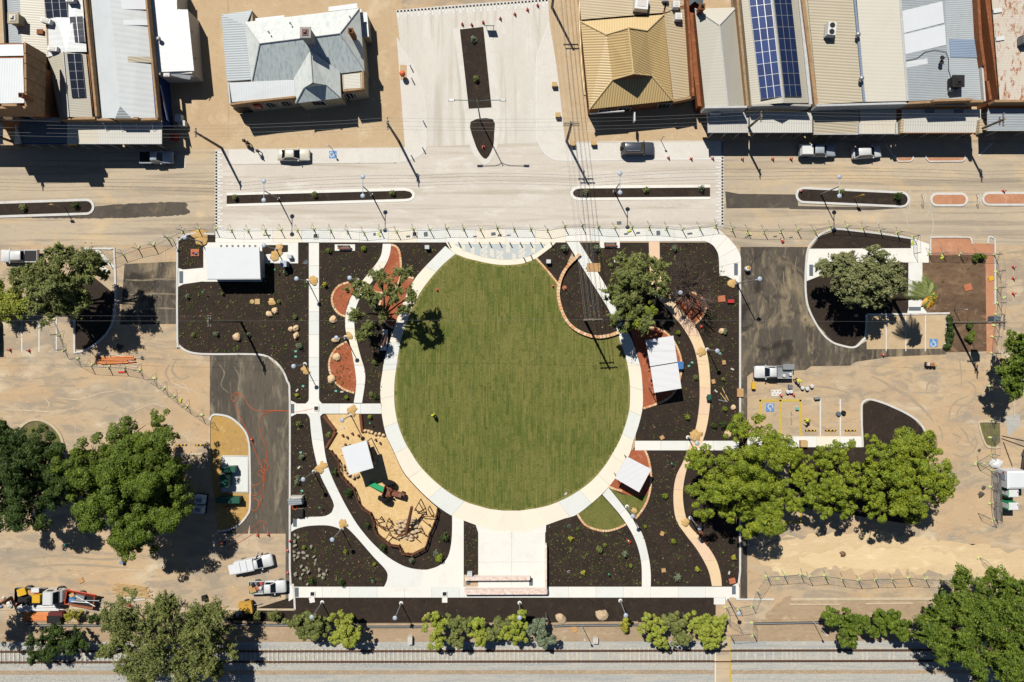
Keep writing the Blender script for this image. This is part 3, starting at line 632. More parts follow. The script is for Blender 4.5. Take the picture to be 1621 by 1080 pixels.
# other park paths
def vpath(x0, x1, y0, y1, n, mats=('concrete',)):
    slabs('footpath', [(x0, y0), (x0, y1)], [(x1, y0), (x1, y1)], n, mats, sub=1)
def hpath(x0, x1, y0, y1, n, mats=('concrete',), z=ZP):
    slabs('footpath', [(x0, y1), (x1, y1)], [(x0, y0), (x1, y0)], n, mats, sub=1, z=z)
vpath(489, 505, 384.5, 639, 7, ['concrete', 'grey_slab'])
hpath(470, 604, 639, 655, 4, ['concrete', 'grey_slab'])
raised('footpath', [(460, 634), (470, 639), (470, 655), (460, 660)], ZP - .004, 'concrete')
# rounded corners of the cross
for (cx, cy, sx, sy) in ((489, 639, -1, -1), (505, 639, 1, -1), (490, 655, -1, 1), (506, 655, 1, 1)):
    raised('footpath', [(cx - sx * 1, cy - sy * 1)] + [(cx + sx * 8 * t, cy) for t in (1, .6)] + [(cx + sx * 8 * (1 - math.sin(a)), cy + sy * 8 * (1 - math.cos(a))) for a in (.5, .8, 1.1)] + [(cx, cy + sy * 8)], ZP - .007, 'concrete')
pl = cr([(490, 655), (493, 690), (498, 719), (507, 752), (522, 783), (529, 801), (524, 818), (545, 832), (562, 848), (590, 880), (611, 903), (613, 917), (607, 931)], 5)
pr = cr([(506, 655), (511, 690), (515.5, 723), (524, 752), (542, 790), (553, 810), (564, 828), (576, 844), (591, 861), (613, 881), (635.5, 894.5), (652, 900), (668, 902)], 5)
slabs('footpath', pl[:28], pr[:28], 4, ['grey_slab', 'concrete']); 
raised('footpath', pl[25:] + [(668, 931)] + pr[25:][::-1], ZP - .002, 'concrete')
raised('footpath', [(668, 902), (676, 902)] + cr([(676, 902), (693, 896.7), (706.7, 885.6), (713, 868), (715.5, 845), (715.8, 817)], 4)[1:] + [(734, 824), (734, 931), (668, 931)], ZP - .0005, 'concrete')
raised('footpath', cr([(461, 832), (470, 822), (490, 818.5), (515, 817), (529, 808)], 4) + [(540, 826)] + cr([(540, 838), (520, 832), (490, 832.5), (470, 837), (461, 842)], 4), ZP - .004, 'concrete')
hpath(467, 1160, 929, 946, 16, ['concrete', 'concrete', 'grey_slab'], ZP + .001)
raised('footpath', [(457, 924), (467, 929), (467, 946), (457, 952)], ZP - .004, 'concrete')
raised('footpath', [(1130, 946.3), (1148, 946.3), (1148, 957), (1130, 957)], ZP - .003, 'concrete')
raised('footpath', [(1160, 927), (1170, 922), (1170, 948), (1160, 946)], ZP - .004, 'concrete')
cl = cr([(606, 386), (603, 405), (591, 423.7), (572.6, 446), (556, 470), (547.6, 496), (547, 522), (553, 540), (559, 568), (563, 592), (564, 610), (560, 638)], 5)
crr = cr([(619, 386), (617, 403), (607.8, 423.7), (587.5, 447.8), (570.7, 470), (561.5, 496), (561.5, 522), (565, 541), (571, 565), (577, 585), (578, 604), (573, 638)], 5)
slabs('footpath', cl, crr, 9, ['concrete', 'cream_slab', 'cream_slab', 'concrete'])
tl = cr([(1027, 382), (1028, 415), (1030, 445), (1038, 467), (1060, 493), (1082, 520), (1098, 549), (1105.5, 582), (1107.7, 620), (1106, 650), (1100.6, 681), (1090, 710), (1081, 732), (1070, 755), (1066, 786), (1070, 822), (1085, 846), (1104, 871), (1121, 902), (1127, 928)], 5)
tr = cr([(1044, 382), (1044.5, 410), (1046, 438), (1055.6, 462), (1080, 493), (1100, 515.5), (1115.5, 549), (1122, 575), (1124.6, 614), (1123, 650), (1117, 683), (1108, 708), (1093, 728), (1084, 755), (1081, 790), (1089.5, 829), (1113, 855), (1133, 885), (1141, 911), (1142.5, 928)], 5)
slabs('tan_path', tl, tr, 14, ['peachpath', 'tanpath', 'tanpath'], ZP - .008)
hpath(1005, 1170, 698, 713, 4, ['concrete', 'grey_slab'], ZP - .02)
hpath(1183, 1366, 691, 708, 5, ['concrete', 'cream_slab'], ZP)
slabs('footpath', cr([(953.5, 783), (983.5, 817.6), (1005, 853.7), (1015, 890), (1016, 929)], 5), cr([(963, 772), (988, 803), (1015, 841.7), (1026, 878), (1030, 906), (1030, 929)], 5), 4, ['grey_slab', 'concrete'])
# amenities apron and ramps
raised('footpath', [(322, 384), (472, 384), (472, 417), (412, 417), (412, 404), (456, 399), (456, 388), (415, 388), (415, 446), (322, 446)], ZP - .004, 'concrete')
raised('footpath', [(281, 424), (290, 427), (323, 424), (346, 442), (290, 450), (281, 455)], ZP - .007, 'concrete')
raised('footpath', [(1280, 394), (1470, 393), (1470, 416), (1278, 414)], ZP, 'concrete')
raised('footpath', [(1277, 412), (1300, 414), (1300, 436), (1277, 445)], ZP - .006, 'concrete')
raised('footpath', [(1438, 416), (1460, 416), (1460, 485), (1468, 496), (1436, 496), (1438, 488)], ZP - .005, 'concrete')
raised('footpath', [(1442, 376), (1471, 387), (1471, 393), (1442, 393)], ZP - .005, 'concrete')
# red gravel pads
def gravel(pts, sm=4, mat='redgravel', edge=None):
    q = cr(pts, sm, True); sheet('gravel_pad', q, Z3, mat)
gravel([(619, 388), (626, 389.5), (632, 398), (634.6, 420), (633, 442), (626, 453), (609.6, 463.6), (589, 461), (600, 440), (612, 418)])
gravel([(552, 447), (535.6, 453), (526, 468), (527, 483), (535.6, 496), (547, 501), (550, 480), (560, 462)])
gravel([(655, 441), (643, 438.6), (633, 452), (610, 465), (600, 488.6), (611.5, 512.6), (623, 519), (632, 495), (645, 462)])
gravel([(549, 541), (532.6, 551), (522.4, 568), (521.5, 585), (529, 603), (543.7, 616), (560, 622), (564, 605), (562, 580), (557, 558)])
gravel([(1000, 520), (1025, 519), (1049.7, 524.5), (1068, 543), (1078, 569), (1077, 596), (1068, 620), (1051.7, 634.5), (1018, 646), (1018, 620), (1014, 580), (1003, 540)])
gravel([(999, 713), (1021, 713), (1027, 728.5), (1030.5, 755), (1028, 781), (1000, 785), (964, 770), (975, 757), (988, 735)])
gravel([(1068, 478), (1082, 466.7), (1095.5, 463), (1111, 471), (1118, 484.4), (1111, 502), (1098, 514.4), (1085, 500)])
g1 = [(914, 814), (933, 801), (952, 784), (972, 805), (991, 829.7), (976, 837), (954.6, 840.5), (930, 833)]
raised('lawn', g1, .05, 'turf'); 
g2 = [(963, 772), (985, 783), (1005, 785), (1028, 784), (1022, 800), (1010, 820), (1000, 818), (985, 797)]
raised('lawn', g2, .05, 'turf')
# block edging (bricks joined into one edge each)
def edging(pts, sm=5, wd=.32, h=.1, bl=.42, mat='wallbrick', name='brick_edging', closed=False):
    q = cr(pts, sm, closed); q = [P(*p) for p in q]; n = max(2, int(sum((b - a).length for a, b in zip(q, q[1:])) / bl))
    e = resamp([(p.x, p.y) for p in q], n); mb = MB(); rg = random.Random(n)
    for a, b in zip(e, e[1:]):
        a = Vector(a); b = Vector(b); d = b - a; c = (a + b) / 2
        mb.box((c.x, c.y, h / 2), (d.length * .96, wd * rg.uniform(.94, 1.04), h * rg.uniform(.95, 1.05)), math.atan2(d.y, d.x), .95)
    return mb.build(name, M[mat])
for e in ([(619, 388), (626, 389.5), (632, 398), (634.6, 420), (633, 442), (626, 453), (609.6, 463.6), (589, 461)], [(552, 447), (535.6, 453), (526, 468), (527, 483), (535.6, 496), (547, 501)], [(655, 441), (643, 438.6), (633, 452), (610, 465), (600, 488.6), (611.5, 512.6), (623, 519)],
          [(549, 541), (532.6, 551), (522.4, 568), (521.5, 585), (529, 603), (543.7, 616), (561, 622)], [(1020, 518), (1035, 519), (1052, 525), (1068, 543), (1078, 569), (1077, 596), (1068, 620), (1051.7, 634.5), (1018, 646.7)],
          [(1021, 713), (1027, 728.5), (1030.5, 755), (1028, 781), (1020, 802), (1006, 821)], [(1068, 478), (1082, 466.7), (1095.5, 463), (1111, 471), (1118, 484.4), (1111, 502), (1098, 514.4)], [(914, 814), (928, 832), (954.6, 840.5), (976, 837), (991, 829.7)],
          [(963, 770), (975, 775), (985, 777)], [(849, 409), (866, 428), (884, 450)]):
    struct(edging(e))
# kerbs ------------------------------------------------------------------------
kerb([(340, 371), (310, 370), (295, 372), (284, 380), (281, 392), (281, 538), (285, 548), (296, 556), (312, 560), (340, 561), (400, 561), (424, 565), (443, 580), (455, 604), (459, 640), (459, 900), (464, 925), (466, 945), (467, 965)], smooth=3)
kerb([(467, 965), (440, 965), (290, 964)], 'oldkerb', .28); kerb([(290, 963), (200, 963), (0, 965), (-40, 965)], 'oldkerb', .25, .09)
kerb([(118, 502), (118, 553), (121, 558), (138, 553), (160, 538), (173, 522), (181, 502), (183, 467), (181, 400), (175.5, 394), (131, 394)], smooth=2)
line((133, 396), (170, 430), 'paint', .55, Z1 + .02); line((152, 395), (181, 425), 'paint', .5, Z1 + .02)
kerb([(1445, 378), (1400, 371), (1362, 366.5), (1325, 362.6), (1313, 364.6), (1298, 372), (1286, 384), (1278, 398.6), (1275, 437), (1276, 470.5), (1282, 494), (1298, 523), (1315, 540.5), (1335, 548), (1352, 550), (1364, 541.5), (1370, 531), (1372, 498)], smooth=4)
kerb([(1372, 498), (1400, 498), (1503, 496)]); kerb([(1498, 500), (1498, 543), (1494, 545)], wd=.18)
kerb([(1365.7, 707.6), (1363.5, 660), (1364, 642), (1368.5, 635), (1378, 632.6), (1392, 636), (1408, 642), (1435.6, 655), (1454, 668), (1463, 681), (1470, 700)], smooth=3)
kerb([(21, 692), (30.6, 678.6), (45, 667), (61, 664.7), (77, 670), (89.6, 680.6), (98, 695), (102, 719)], 'oldkerb', .4, .14, smooth=4); kerb([(102, 719), (332, 719)], 'oldkerb', .28); kerb([(332, 719), (332, 666)], 'oldkerb', .22)
kerb([(332, 666), (336, 658), (344, 656.5), (362, 660), (376.7, 670), (389, 684.6), (394, 701), (395.5, 723), (396, 798), (391, 816), (378.6, 830), (362, 838.6), (344, 841.6)], smooth=4)
kerb([(1171.5, 437), (1171.5, 690)]); kerb([(1171.5, 714), (1171.5, 905), (1169, 925)]); 
kerb([(1473, 404), (1473, 380), (1477, 376), (1530, 376), (1537, 379), (1539, 387)], smooth=3, wd=.22); kerb([(1564, 386), (1564, 378), (1568, 375), (1573, 378), (1575, 386), (1575, 482)], smooth=2, wd=.22)
kerb([(1583, 668), (1553, 668), (1550, 674), (1560, 704), (1572, 709), (1584, 708)], 'oldkerb', .3, .12, smooth=3)
kerb([(1600, 560), (1604, 600), (1606, 660)], 'oldkerb', .3, .1)
kerb([(1252, 949), (1475, 948)], 'oldkerb', .4, .12); kerb([(1250, 957), (1330, 957)], 'oldkerb', .22, .1); kerb([(1370, 956), (1445, 955)], 'oldkerb', .22, .1); kerb([(1165, 949), (1225, 949)], 'kerb', .25, .1)
sheet('broken_pad', jag([(1591, 660), (1614, 655), (1616, 672), (1596, 690)], 2, 5), Z1 + .01, 'ballast')
# south low retaining edge
for (xa, ya, xb, yb) in ((370, 986, 470, 988), (582, 990, 676, 990), (875, 989, 900, 988), (900, 988, 1010, 987), (1192, 985, 1300, 983), (40, 988, 165, 988)):
    kerb([(xa, ya - 2), (xb, yb - 2)], 'railsoil', .28, .3, name='retaining_edge'); kerb([(xa, ya + 1), (xb, yb + 1)], 'galv', .08, .5, name='retaining_edge')
# parking bay lines
for x in (34.3, 61.5, 89): line((x, 504), (x, 557), 'paint', .17, .012)
for x in (6, 68.5): line((x, 396), (x, 418), 'paint', .12, Z1 + .02); 
line((2, 396), (9, 396), 'paint', .12, Z1 + .02); line((64, 396), (72, 396), 'paint', .12, Z1 + .02)
for x in (197, 261): line((x, 394), (x, 413), 'fadedpaint', .12, Z1 + .02)
for a, b in (((1202, 634), (1269, 634)), ((1203.5, 633), (1203.5, 672)), ((1235.5, 633), (1235.5, 690)), ((1267, 633), (1267, 690)), ((1205, 827), (1267, 827)), ((1267, 785), (1267, 827)), ((1237, 786), (1237, 812))): line(a, b, 'yellowpaint', .3, Z2)
for a, b in (((1298.7, 633), (1298.7, 690)), ((1330.3, 632), (1330.3, 690)), ((1298.7, 790), (1298.7, 827)), ((1330, 790), (1330, 827)), ((1361, 785), (1361, 827))): line(a, b, 'paint', .2, Z2)
for x in (1403, 1434, 1465): line((x, 499), (x, 556), 'paint', .15, Z2)
for a, b in (((17, 662), (17, 695)), ((119, 668), (119, 712)), ((270, 665), (270, 705)), ((300, 668), (300, 712)), ((1550, 613), (1600, 613)), ((1552, 627), (1600, 627)), ((1550, 641), (1590, 641)), ((1540, 375), (1540, 388)), ((1604, 420), (1604, 478)), ((1598, 480), (1640, 480)), ((1324, 915), (1324, 935)), ((1393, 917), (1393, 938))): line(a, b, 'fadedpaint', .1, Z1 + .006)
line((1370, 341), (1369, 352), 'fadedpaint', .2, Z1 + .01); line((1391, 341), (1390, 356), 'fadedpaint', .2, Z1 + .01)
for (pts) in ([(1441, 297), (1440, 330), (1435, 342), (1437, 355), (1441, 360)], [(1472, 297), (1473, 330), (1477, 350), (1477, 365), (1473, 375)], [(1473, 332), (1465, 345)]):
    mb = MB(); q = cr(pts, 4)
    for a, b in zip(q, q[1:]):
        a = P(*a); b = P(*b); t = (b - a).normalized(); n = Vector((-t.y, t.x, 0)) * .07; mb.flat([a - n, b - n, b + n, a + n], 0)
    o = mb.build('road_marking', M['fadedpaint']); o.location.z = Z1 + .01; struct(o)
def access_symbol(x, y, s=10, rot=0.0):
    """painted wheelchair symbol on a blue square, part of the bay"""
    root = setting('accessible_bay_marking'); root.location = P(x, y, Z2 + .02); root.rotation_euler.z = rot; h = s * S / 2
    MB().flat([(-h, -h), (h, -h), (h, h), (-h, h)], 0).build('blue_square', M['bluepaint'], root)
    mb = MB(); n = 14; r = h * .5; cx, cy = -h * .1, -h * .25
    for i in range(n):
        a0 = math.radians(150 + i * 270 / n); a1 = math.radians(150 + (i + 1) * 270 / n)
        mb.flat([(cx + r * math.cos(a0), cy + r * math.sin(a0)), (cx + r * 1.35 * math.cos(a0), cy + r * 1.35 * math.sin(a0)), (cx + r * 1.35 * math.cos(a1), cy + r * 1.35 * math.sin(a1)), (cx + r * math.cos(a1), cy + r * math.sin(a1))], .004)
    for (x0, y0, x1, y1, w_) in ((-.15, .6, -.15, .05, .2), (-.15, .08, .4, .08, .17), (.4, .1, .6, -.6, .17), (.55, -.58, .8, -.5, .15), (-.15, .35, .3, .35, .13)):
        a = Vector((x0 * h, y0 * h, 0)); b = Vector((x1 * h, y1 * h, 0)); t = (b - a).normalized(); nn = Vector((-t.y, t.x, 0)) * w_ * h / 2; mb.flat([(p.x, p.y) for p in (a - nn, b - nn, b + nn, a + nn)], .0045)
    hd = [(-.15 * h + .13 * h * math.cos(k * .785), .76 * h + .13 * h * math.sin(k * .785)) for k in range(8)]; mb.flat(hd, .004)
    mb.build('wheelchair_symbol', M['paint'], root)
access_symbol(527, 245, 12, -1.57); access_symbol(1219, 645.5, 13, 3.14); access_symbol(1220.5, 817, 13, 3.1); access_symbol(1478, 543, 13, 0)
# tactile plates
for (x, y, w_, h_) in ((287, 439, 6, 19), (463, 647, 6, 15), (467, 828, 6, 12), (470, 937.6, 6, 15), (1165, 426.5, 6, 19), (1284, 428, 6, 18), (1161.6, 934, 6, 14), (741, 921, 6, 8), (840.6, 921, 6, 12), (1251, 700, 8, 9), (1448, 489, 19, 6)):
    o = raised('tactile_plate', [(x - w_ / 2, y - h_ / 2), (x + w_ / 2, y - h_ / 2), (x + w_ / 2, y + h_ / 2), (x - w_ / 2, y + h_ / 2)], ZP + .012 + (.1 if 737 < x < 850 else 0), 'tactile')
# playground softfall
sand = [(516, 656), (573, 656), (573, 684), (588, 686), (609, 689)] + cr([(611, 690), (620, 709), (634, 740), (644, 756), (669, 783), (691, 803)], 4) + [(693, 805.6), (687, 828), (680, 843), (673, 865.6), (653, 875.6), (638, 874.4), (633, 863), (618, 861), (598, 843), (593, 823), (589, 812), (575.6, 803), (569, 794), (562, 772), (551, 761), (540, 750), (538, 728), (525.6, 714), (517, 709), (531.6, 682.5)]
sheet('softfall', sand, Z3, 'softfall')
# crossing over the rails
raised('crossing_path', [(1130, 1008), (1156, 1008), (1158, 1120), (1130, 1120)], .17, 'road')
o = line((1132, 1022), (1132, 1120), 'paint', .2, .18); o = line((1154.5, 1008), (1156, 1120), 'yellowpaint', .25, .18)
raised('crossing_path', [(1131, 957), (1150, 957), (1190, 965), (1192, 985), (1186, 1003), (1131, 1006)], Z2, 'dirt')
# railway track: two rails on sleepers
trk = setting('railway_track')
ya = lambda x: 1031.5 - (x - 0) * .0016 if True else 0
for dy in (0, 16.8):
    mb = MB(); pts = [P(x, ya(x) + dy) for x in range(-300, 1921, 60)]
    strip_mb(pts, .14, .1, .30, mb); strip_mb(pts, .3, .08, .14, mb); mb.build('rail', M['rail'], trk)
sm_ = MB().box((0, 0, .075), (.24, 2.35, .15), 0, .96).mesh('sleeper')
rg = random.Random(5)
for i in range(232):
    x = -6 + i * 7.07
    if 1128 < x < 1160: continue
    sunk = 850 < x < 985 or x > 1160 or x < 0
    o = link('sleeper', sm_, M['sleeper'], trk, P(x, ya(x) + 8.4, (-.125 if sunk else -.055) + rg.uniform(-.03, .03))); o.rotation_euler.z = rg.uniform(-.02, .02)
def sow(V, x, y, s, n=3, z=.02, up=1.0):          # small chips
    for _ in range(n):
        a = RNG.random() * 6.28; L = s * (.5 + RNG.random()); w_ = L * .45; c, sn = math.cos(a), math.sin(a); zz_ = z + RNG.random() * .03
        V.append([(x - c * L, y - sn * L, zz_), (x + sn * w_, y - c * w_, zz_ + .02), (x + c * L, y + sn * L, zz_), (x - sn * w_, y + c * w_, zz_ + .02)])
V = []
for i in range(26000):                              # loose ballast stones
    x = RNG.uniform(-10, 1635); y = RNG.uniform(1019, 1090)
    p = P(x, y); sow(V, p.x, p.y, .07, 1, .03)
struct(link('ballast_stones', quads_mesh('ballast_stones', np.array(V)), brickmat('stones', [(196, 194, 186), (150, 152, 150), (216, 208, 190), (120, 124, 126)])), 'stuff')

def smear(pts, mat='scuff', wd=.16, z=.008, sm=5):        # rubbed tyre line or chalky drag on the ground, uneven width
    q = [P(*p) for p in cr(pts, sm)]; L = offs(q, 1.0); mb = MB(); n = len(q); rg = random.Random(int(pts[0][0])); A = []; B = []
    for i in range(n):
        w_ = wd * (.25 + .75 * math.sin(math.pi * (i + .6) / (n + .2))) * rg.uniform(.6, 1.25); d = L[i] - Vector(q[i][:2]); A.append((q[i].x + d.x * w_, q[i].y + d.y * w_, 0)); B.append((q[i].x - d.x * w_, q[i].y - d.y * w_, 0))
    for i in range(n - 1): mb.add([A[i], B[i], B[i + 1], A[i + 1]], [(0, 1, 2, 3)])
    o = mb.build('tyre_mark' if mat == 'scuff' else 'dust_drag', M[mat]); o.location.z = z; return struct(o)
zR = zz(1380, 540, .1853)
for k, pts in enumerate(([(0, 300), (100, 350), (200, 410), (300, 460), (380, 530), (450, 590), (530, 690)], [(690, 540), (800, 550), (880, 480), (880, 390), (800, 335)], [(830, 470), (730, 510), (670, 590), (660, 700)], [(745, 690), (730, 620), (770, 560), (850, 530)], [(740, 720), (810, 800), (830, 870)], [(890, 820), (840, 880)], [(690, 790), (770, 830)], [(870, 790), (900, 870), (860, 950), (780, 990), (690, 960)], [(570, 720), (600, 780), (605, 850)], [(470, 420), (480, 370), (530, 340)], [(750, 150), (765, 260), (768, 370)])): smear([zR(*p) for p in pts], 'scuff', .14 if k else .28, .006 + .0006 * k)
for k, pts in enumerate(([(60, 612), (90, 610), (120, 611)], [(50, 600), (85, 597), (112, 601), (140, 598)], [(40, 640), (80, 636), (120, 642)], [(280, 568), (272, 585), (284, 600), (300, 596)], [(270, 575), (262, 590), (270, 606)], [(20, 888), (90, 880), (160, 886), (240, 880)], [(30, 900), (110, 894), (200, 899)], [(300, 880), (330, 876), (355, 884)], [(1200, 870), (1230, 855), (1260, 852)], [(1230, 632), (1260, 618), (1300, 612), (1345, 622)])): smear(pts, 'scuff', .2, .0065 + .0006 * k)
for k, pts in enumerate(([(95, 630), (125, 632), (160, 622), (180, 620)], [(5, 648), (45, 650), (90, 652), (120, 645)], [(268, 603), (285, 612), (305, 618), (318, 628)], [(272, 615), (290, 608), (300, 622)], [(70, 630), (78, 640), (74, 646)], [(210, 652), (240, 640), (262, 645)], [(395, 832), (394, 845), (392, 862)], [(150, 905), (190, 902), (230, 903)], [(345, 575), (355, 590), (350, 610), (362, 622)], [(370, 580), (380, 600), (376, 620)], [(1240, 430), (1242, 455), (1250, 470), (1246, 485)], [(1252, 462), (1244, 480), (1238, 495), (1246, 510)], [(1262, 405), (1258, 430), (1262, 450), (1255, 462)])): smear(pts, 'dust' if k > 7 else 'chalk', .14 if k > 9 else .1, .022 + .0004 * k)
for k, y in enumerate((443, 466, 489)): smear([(198, y), (225, y + 1), (250, y - 1), (280, y)], 'dust', .16, .02 + .0005 * k)
# ================================================================ BUILDINGS
def bpart(root, name, mb, mat, smooth=False):
    return mb.build(name, M[mat], root, smooth, world=True)
def roofp(root, pts, mat, th=.08, name='roof'):
    v = [U(*p) for p in pts]; lo = [p - Vector((0, 0, th)) for p in v]
    a = sum(v[i].x * v[(i + 1) % len(v)].y - v[(i + 1) % len(v)].x * v[i].y for i in range(len(v)))
    if a < 0: v = v[::-1]; lo = lo[::-1]
    return bpart(root, name, MB().hull2(lo, v), mat)
def walls(root, pts, h, mat, z0=0.0, name='wall'):
    q = [U(x, y, h) for x, y in pts]
    return bpart(root, name, MB().prism([(p.x, p.y) for p in q], z0, h), mat)
def parap(root, pts, z0, z1, wd, mat='parapet', name='parapet'):     # pts: pixels at height z1
    return bpart(root, name, strip_mb([U(x, y, z1) for x, y in pts], wd, z0, z1), mat)
def ridge(root, a, b, mat, r=.09):
    return bpart(root, 'ridge_cap', MB().cyl(U(*a) + Vector((0, 0, .03)), U(*b) + Vector((0, 0, .03)), r, r, 6), mat)
def house(name, label, x, y, cat='building'):
    return thing(name, label, cat, P(x, y))
def vent(root, x, y, z, kind='whirly'):
    p = U(x, y, z)
    if kind == 'whirly':
        return bpart(root, 'roof_vent', MB().cyl(p, p + Vector((0, 0, .35)), .16, .16, 10).lathe([(.1, .35), (.3, .42), (.36, .58), (.28, .76), (.05, .84)], p, 10), 'steel', True)
    if kind == 'pipe':
        return bpart(root, 'roof_vent', MB().cyl(p, p + Vector((0, 0, .6)), .08, .08, 8).cyl(p + Vector((0, 0, .6)), p + Vector((0, 0, .7)), .14, .1, 8), 'grey')
def chimney(root, x, y, z0, z1, w_, mat='brickbrown', cap='dark', d_=None):
    p = U(x, y, z1); d_ = d_ or w_
    o = bpart(root, 'chimney', MB().box((p.x, p.y, (z0 + z1) / 2), (w_, d_, z1 - z0)).box((p.x, p.y, z1 - .12), (w_ * 1.2, d_ * 1.2, .2)), mat)
    MB().box((p.x, p.y, z1 + .04), (w_ * .7, d_ * .7, .12)).box((p.x, p.y, z1 + .2), (w_ * .4, d_ * .4, .25), 0, .6).build('chimney_pot', M[cap], o)
    return o
def aircon(x, y, z, label, s=(1.2, 1.0, .9), rz=0.0, fans=0, mat='white', name='air_conditioner'):
    r = thing(name, label, 'air conditioner', U(x, y, z), rz)
    MB().box((0, 0, s[2] / 2 + .08), s, 0, .94).build('casing', M[mat], r)
    MB().box((0, 0, .04), (s[0] * 1.05, s[1] * 1.05, .08)).build('mounting_rail', M['grey'], r)
    for i in range(fans):
        MB().cyl((0, (i - (fans - 1) / 2) * s[1] * .48, s[2] + .08), (0, (i - (fans - 1) / 2) * s[1] * .48, s[2] + .12), s[1] * .2, s[1] * .2, 12).build('fan_grille', M['dark'], r)
    if not fans: MB().box((0, 0, s[2] + .1), (s[0] * .6, s[1] * .6, .05)).build('top_grille', M['offwhite'], r)
    return r
def windows(root, pts, z0, z1, wd, mat_frame='white', out=(0, -1), arch=False):
    """window on a south wall: pts pixel on the wall foot line; wd metres"""
    for (x, y) in pts:
        p = P(x, y); f = MB().box((p.x, p.y, (z0 + z1) / 2), (wd + .16, .16, z1 - z0 + .16)); fo = bpart(root, 'window', f, mat_frame)
        for k in range(3):
            MB().box((p.x + (k - 1) * wd / 3, p.y - .05, (z0 + z1) / 2), (wd / 3 - .06, .12, z1 - z0 - .06)).build('pane', M['glass'], fo)
def awning(root, x0, x1, y0, y1, h, mat, posts=4, drop=.25, fascia='gutter', name='awning'):
    a, b, c, d = (x0, y0, h + drop), (x1, y0, h + drop), (x1, y1, h), (x0, y1, h)
    o = roofp(root, [a, b, c, d], mat, .07, name)
    e = U(x0, y1, h); f = U(x1, y1, h)
    MB().box(((e.x + f.x) / 2, e.y - .05, h - .1), (f.x - e.x, .1, .3)).build('fascia', M[fascia], o)
    for i in range(posts):
        x = e.x + (f.x - e.x) * (i + .5) / posts
        bpart(root, 'post', MB().cyl((x, e.y + .12, 0), (x, e.y + .12, h - .05), .06, .06, 6), 'offwhite')
    return o
def pvarray(root_label, a, b, c, d, nc, nr, mat, name='solar_array', lift=.1):
    """corner pixels+heights: a near-left, b near-right, c far-right, d far-left"""
    A, B, Cc, D = [U(*q) + Vector((0, 0, lift)) for q in (a, b, c, d)]
    r = thing(name, root_label, 'solar panels', (A + Cc) / 2)
    n = (B - A).cross(D - A).normalized()
    for i in range(nc):
        for j in range(nr):
            def q(u, v): return (A.lerp(B, u)).lerp(D.lerp(Cc, u), v)
            g = .05
            vs = [q((i + g) / nc, (j + g * .6) / nr), q((i + 1 - g) / nc, (j + g * .6) / nr), q((i + 1 - g) / nc, (j + 1 - g * .6) / nr), q((i + g) / nc, (j + 1 - g * .6) / nr)]
            MB().hull2(vs, [v + n * .05 for v in vs]).build('panel', M[mat], r, world=True)
    for j in range(nr):
        for t in (.03, .97):
            u0 = A.lerp(D, (j + t) / nr); u1 = B.lerp(Cc, (j + t) / nr); MB().cyl(u0 - n * .01, u1 - n * .01, .03, .03, 4).build('mounting_rail', M['steel'], r, world=True)
    bk = [A, B, Cc, D]; MB().hull2([v - n * .02 for v in bk], [v + n * .012 for v in bk]).build('frame', M['steel'], r, world=True)
    return r
# --- left terrace ------------------------------------------------------------
DH = 2.3
b = house('corner_shop', 'two storey brick shop with white roof at the far left of the street', 10, 170)
walls(b, [(-80, 92), (38, 90), (40, 170), (-80, 172)], 7.9 + DH, 'brickbrown')
roofp(b, [(-80, 93, 8.0 + DH), (36, 92, 8.0 + DH), (38, 163, 8.4 + DH), (-80, 165, 8.4 + DH)], 'tin_white')
roofp(b, [(-80, 72, 7.4 + DH), (36, 70, 7.4 + DH), (37, 88, 7.8 + DH), (-80, 90, 7.8 + DH)], 'tin_white')
walls(b, [(-80, 70), (36, 68), (37, 89), (-80, 91)], 7.2 + DH, 'brickbrown')
for k, (ya_, yb_) in enumerate(((67, 84), (84, 100), (100, 124), (124, 146), (146, 171))):
    parap(b, [(38.5 + k * .4, ya_), (38.8 + k * .4, yb_ - .5)], 7.5, 9.2 + DH - k * .12, .3, 'parapet')
parap(b, [(-80, 170), (12, 170), (40, 170)], 7.8, 9.0 + DH, .35, 'parapet'); parap(b, [(2, 166), (26, 166)], 10, 10 + DH, .35, 'parapet', 'pediment'); chimney(b, 32, 150, 10, 9.8 + DH, .5)
windows(b, [(36, 206.3), (62, 206), (88, 205.7)], 5.6, 7.4, 1.6, 'render_grey')
parap(b, [(-80, 184), (92, 189)], 4.6, 5.2, .5, 'render_grey', 'ledge')
awning(b, -60, 4, 190, 227, 3.7, 'awn_cream', 2); awning(b, 30, 106, 190, 227, 3.7, 'awn_grey', 3, fascia='bluewall')
roofp(b, [(24, 196, 4.6), (33, 227, 3.85), (22, 227, 3.75)], 'awn_cream', .3, 'gable_panel')
b = house('rear_store', 'pale roofed store with square flue behind the corner shop', 40, 60)
walls(b, [(4, -30), (72, -30), (76, 90), (40, 86), (36, 74), (8, 74)], 4.2, 'brickbrown')
roofp(b, [(6, -30, 4.6), (30, -30, 5.0), (34, 72, 5.0), (9, 74, 4.6)], 'tin_galv'); roofp(b, [(30, -30, 5.0), (70, -30, 4.4), (77, 92, 4.4), (58, 78, 4.7), (34, 70, 5.0)], 'tin_cream')
parap(b, [(69, -30), (77, 90)], 4.0, 5.0, .3); parap(b, [(3, -30), (8, 74)], 4.0, 5.1, .3, 'dark')
chimney(b, 20, 28, 4.6, 6.4, 1.3, 'render_cream', 'offwhite')
bpart(b, 'skylight', MB().box(U(63, 50, 4.75), (.9, .7, .12)), 'brickbrown')
b = house('solar_shop', 'cream roofed shop carrying black solar panels between white gables', 105, 180)
walls(b, [(70, -30), (131, -30), (148, 186), (92, 188), (76, 90)], 4.6, 'brickbrown')
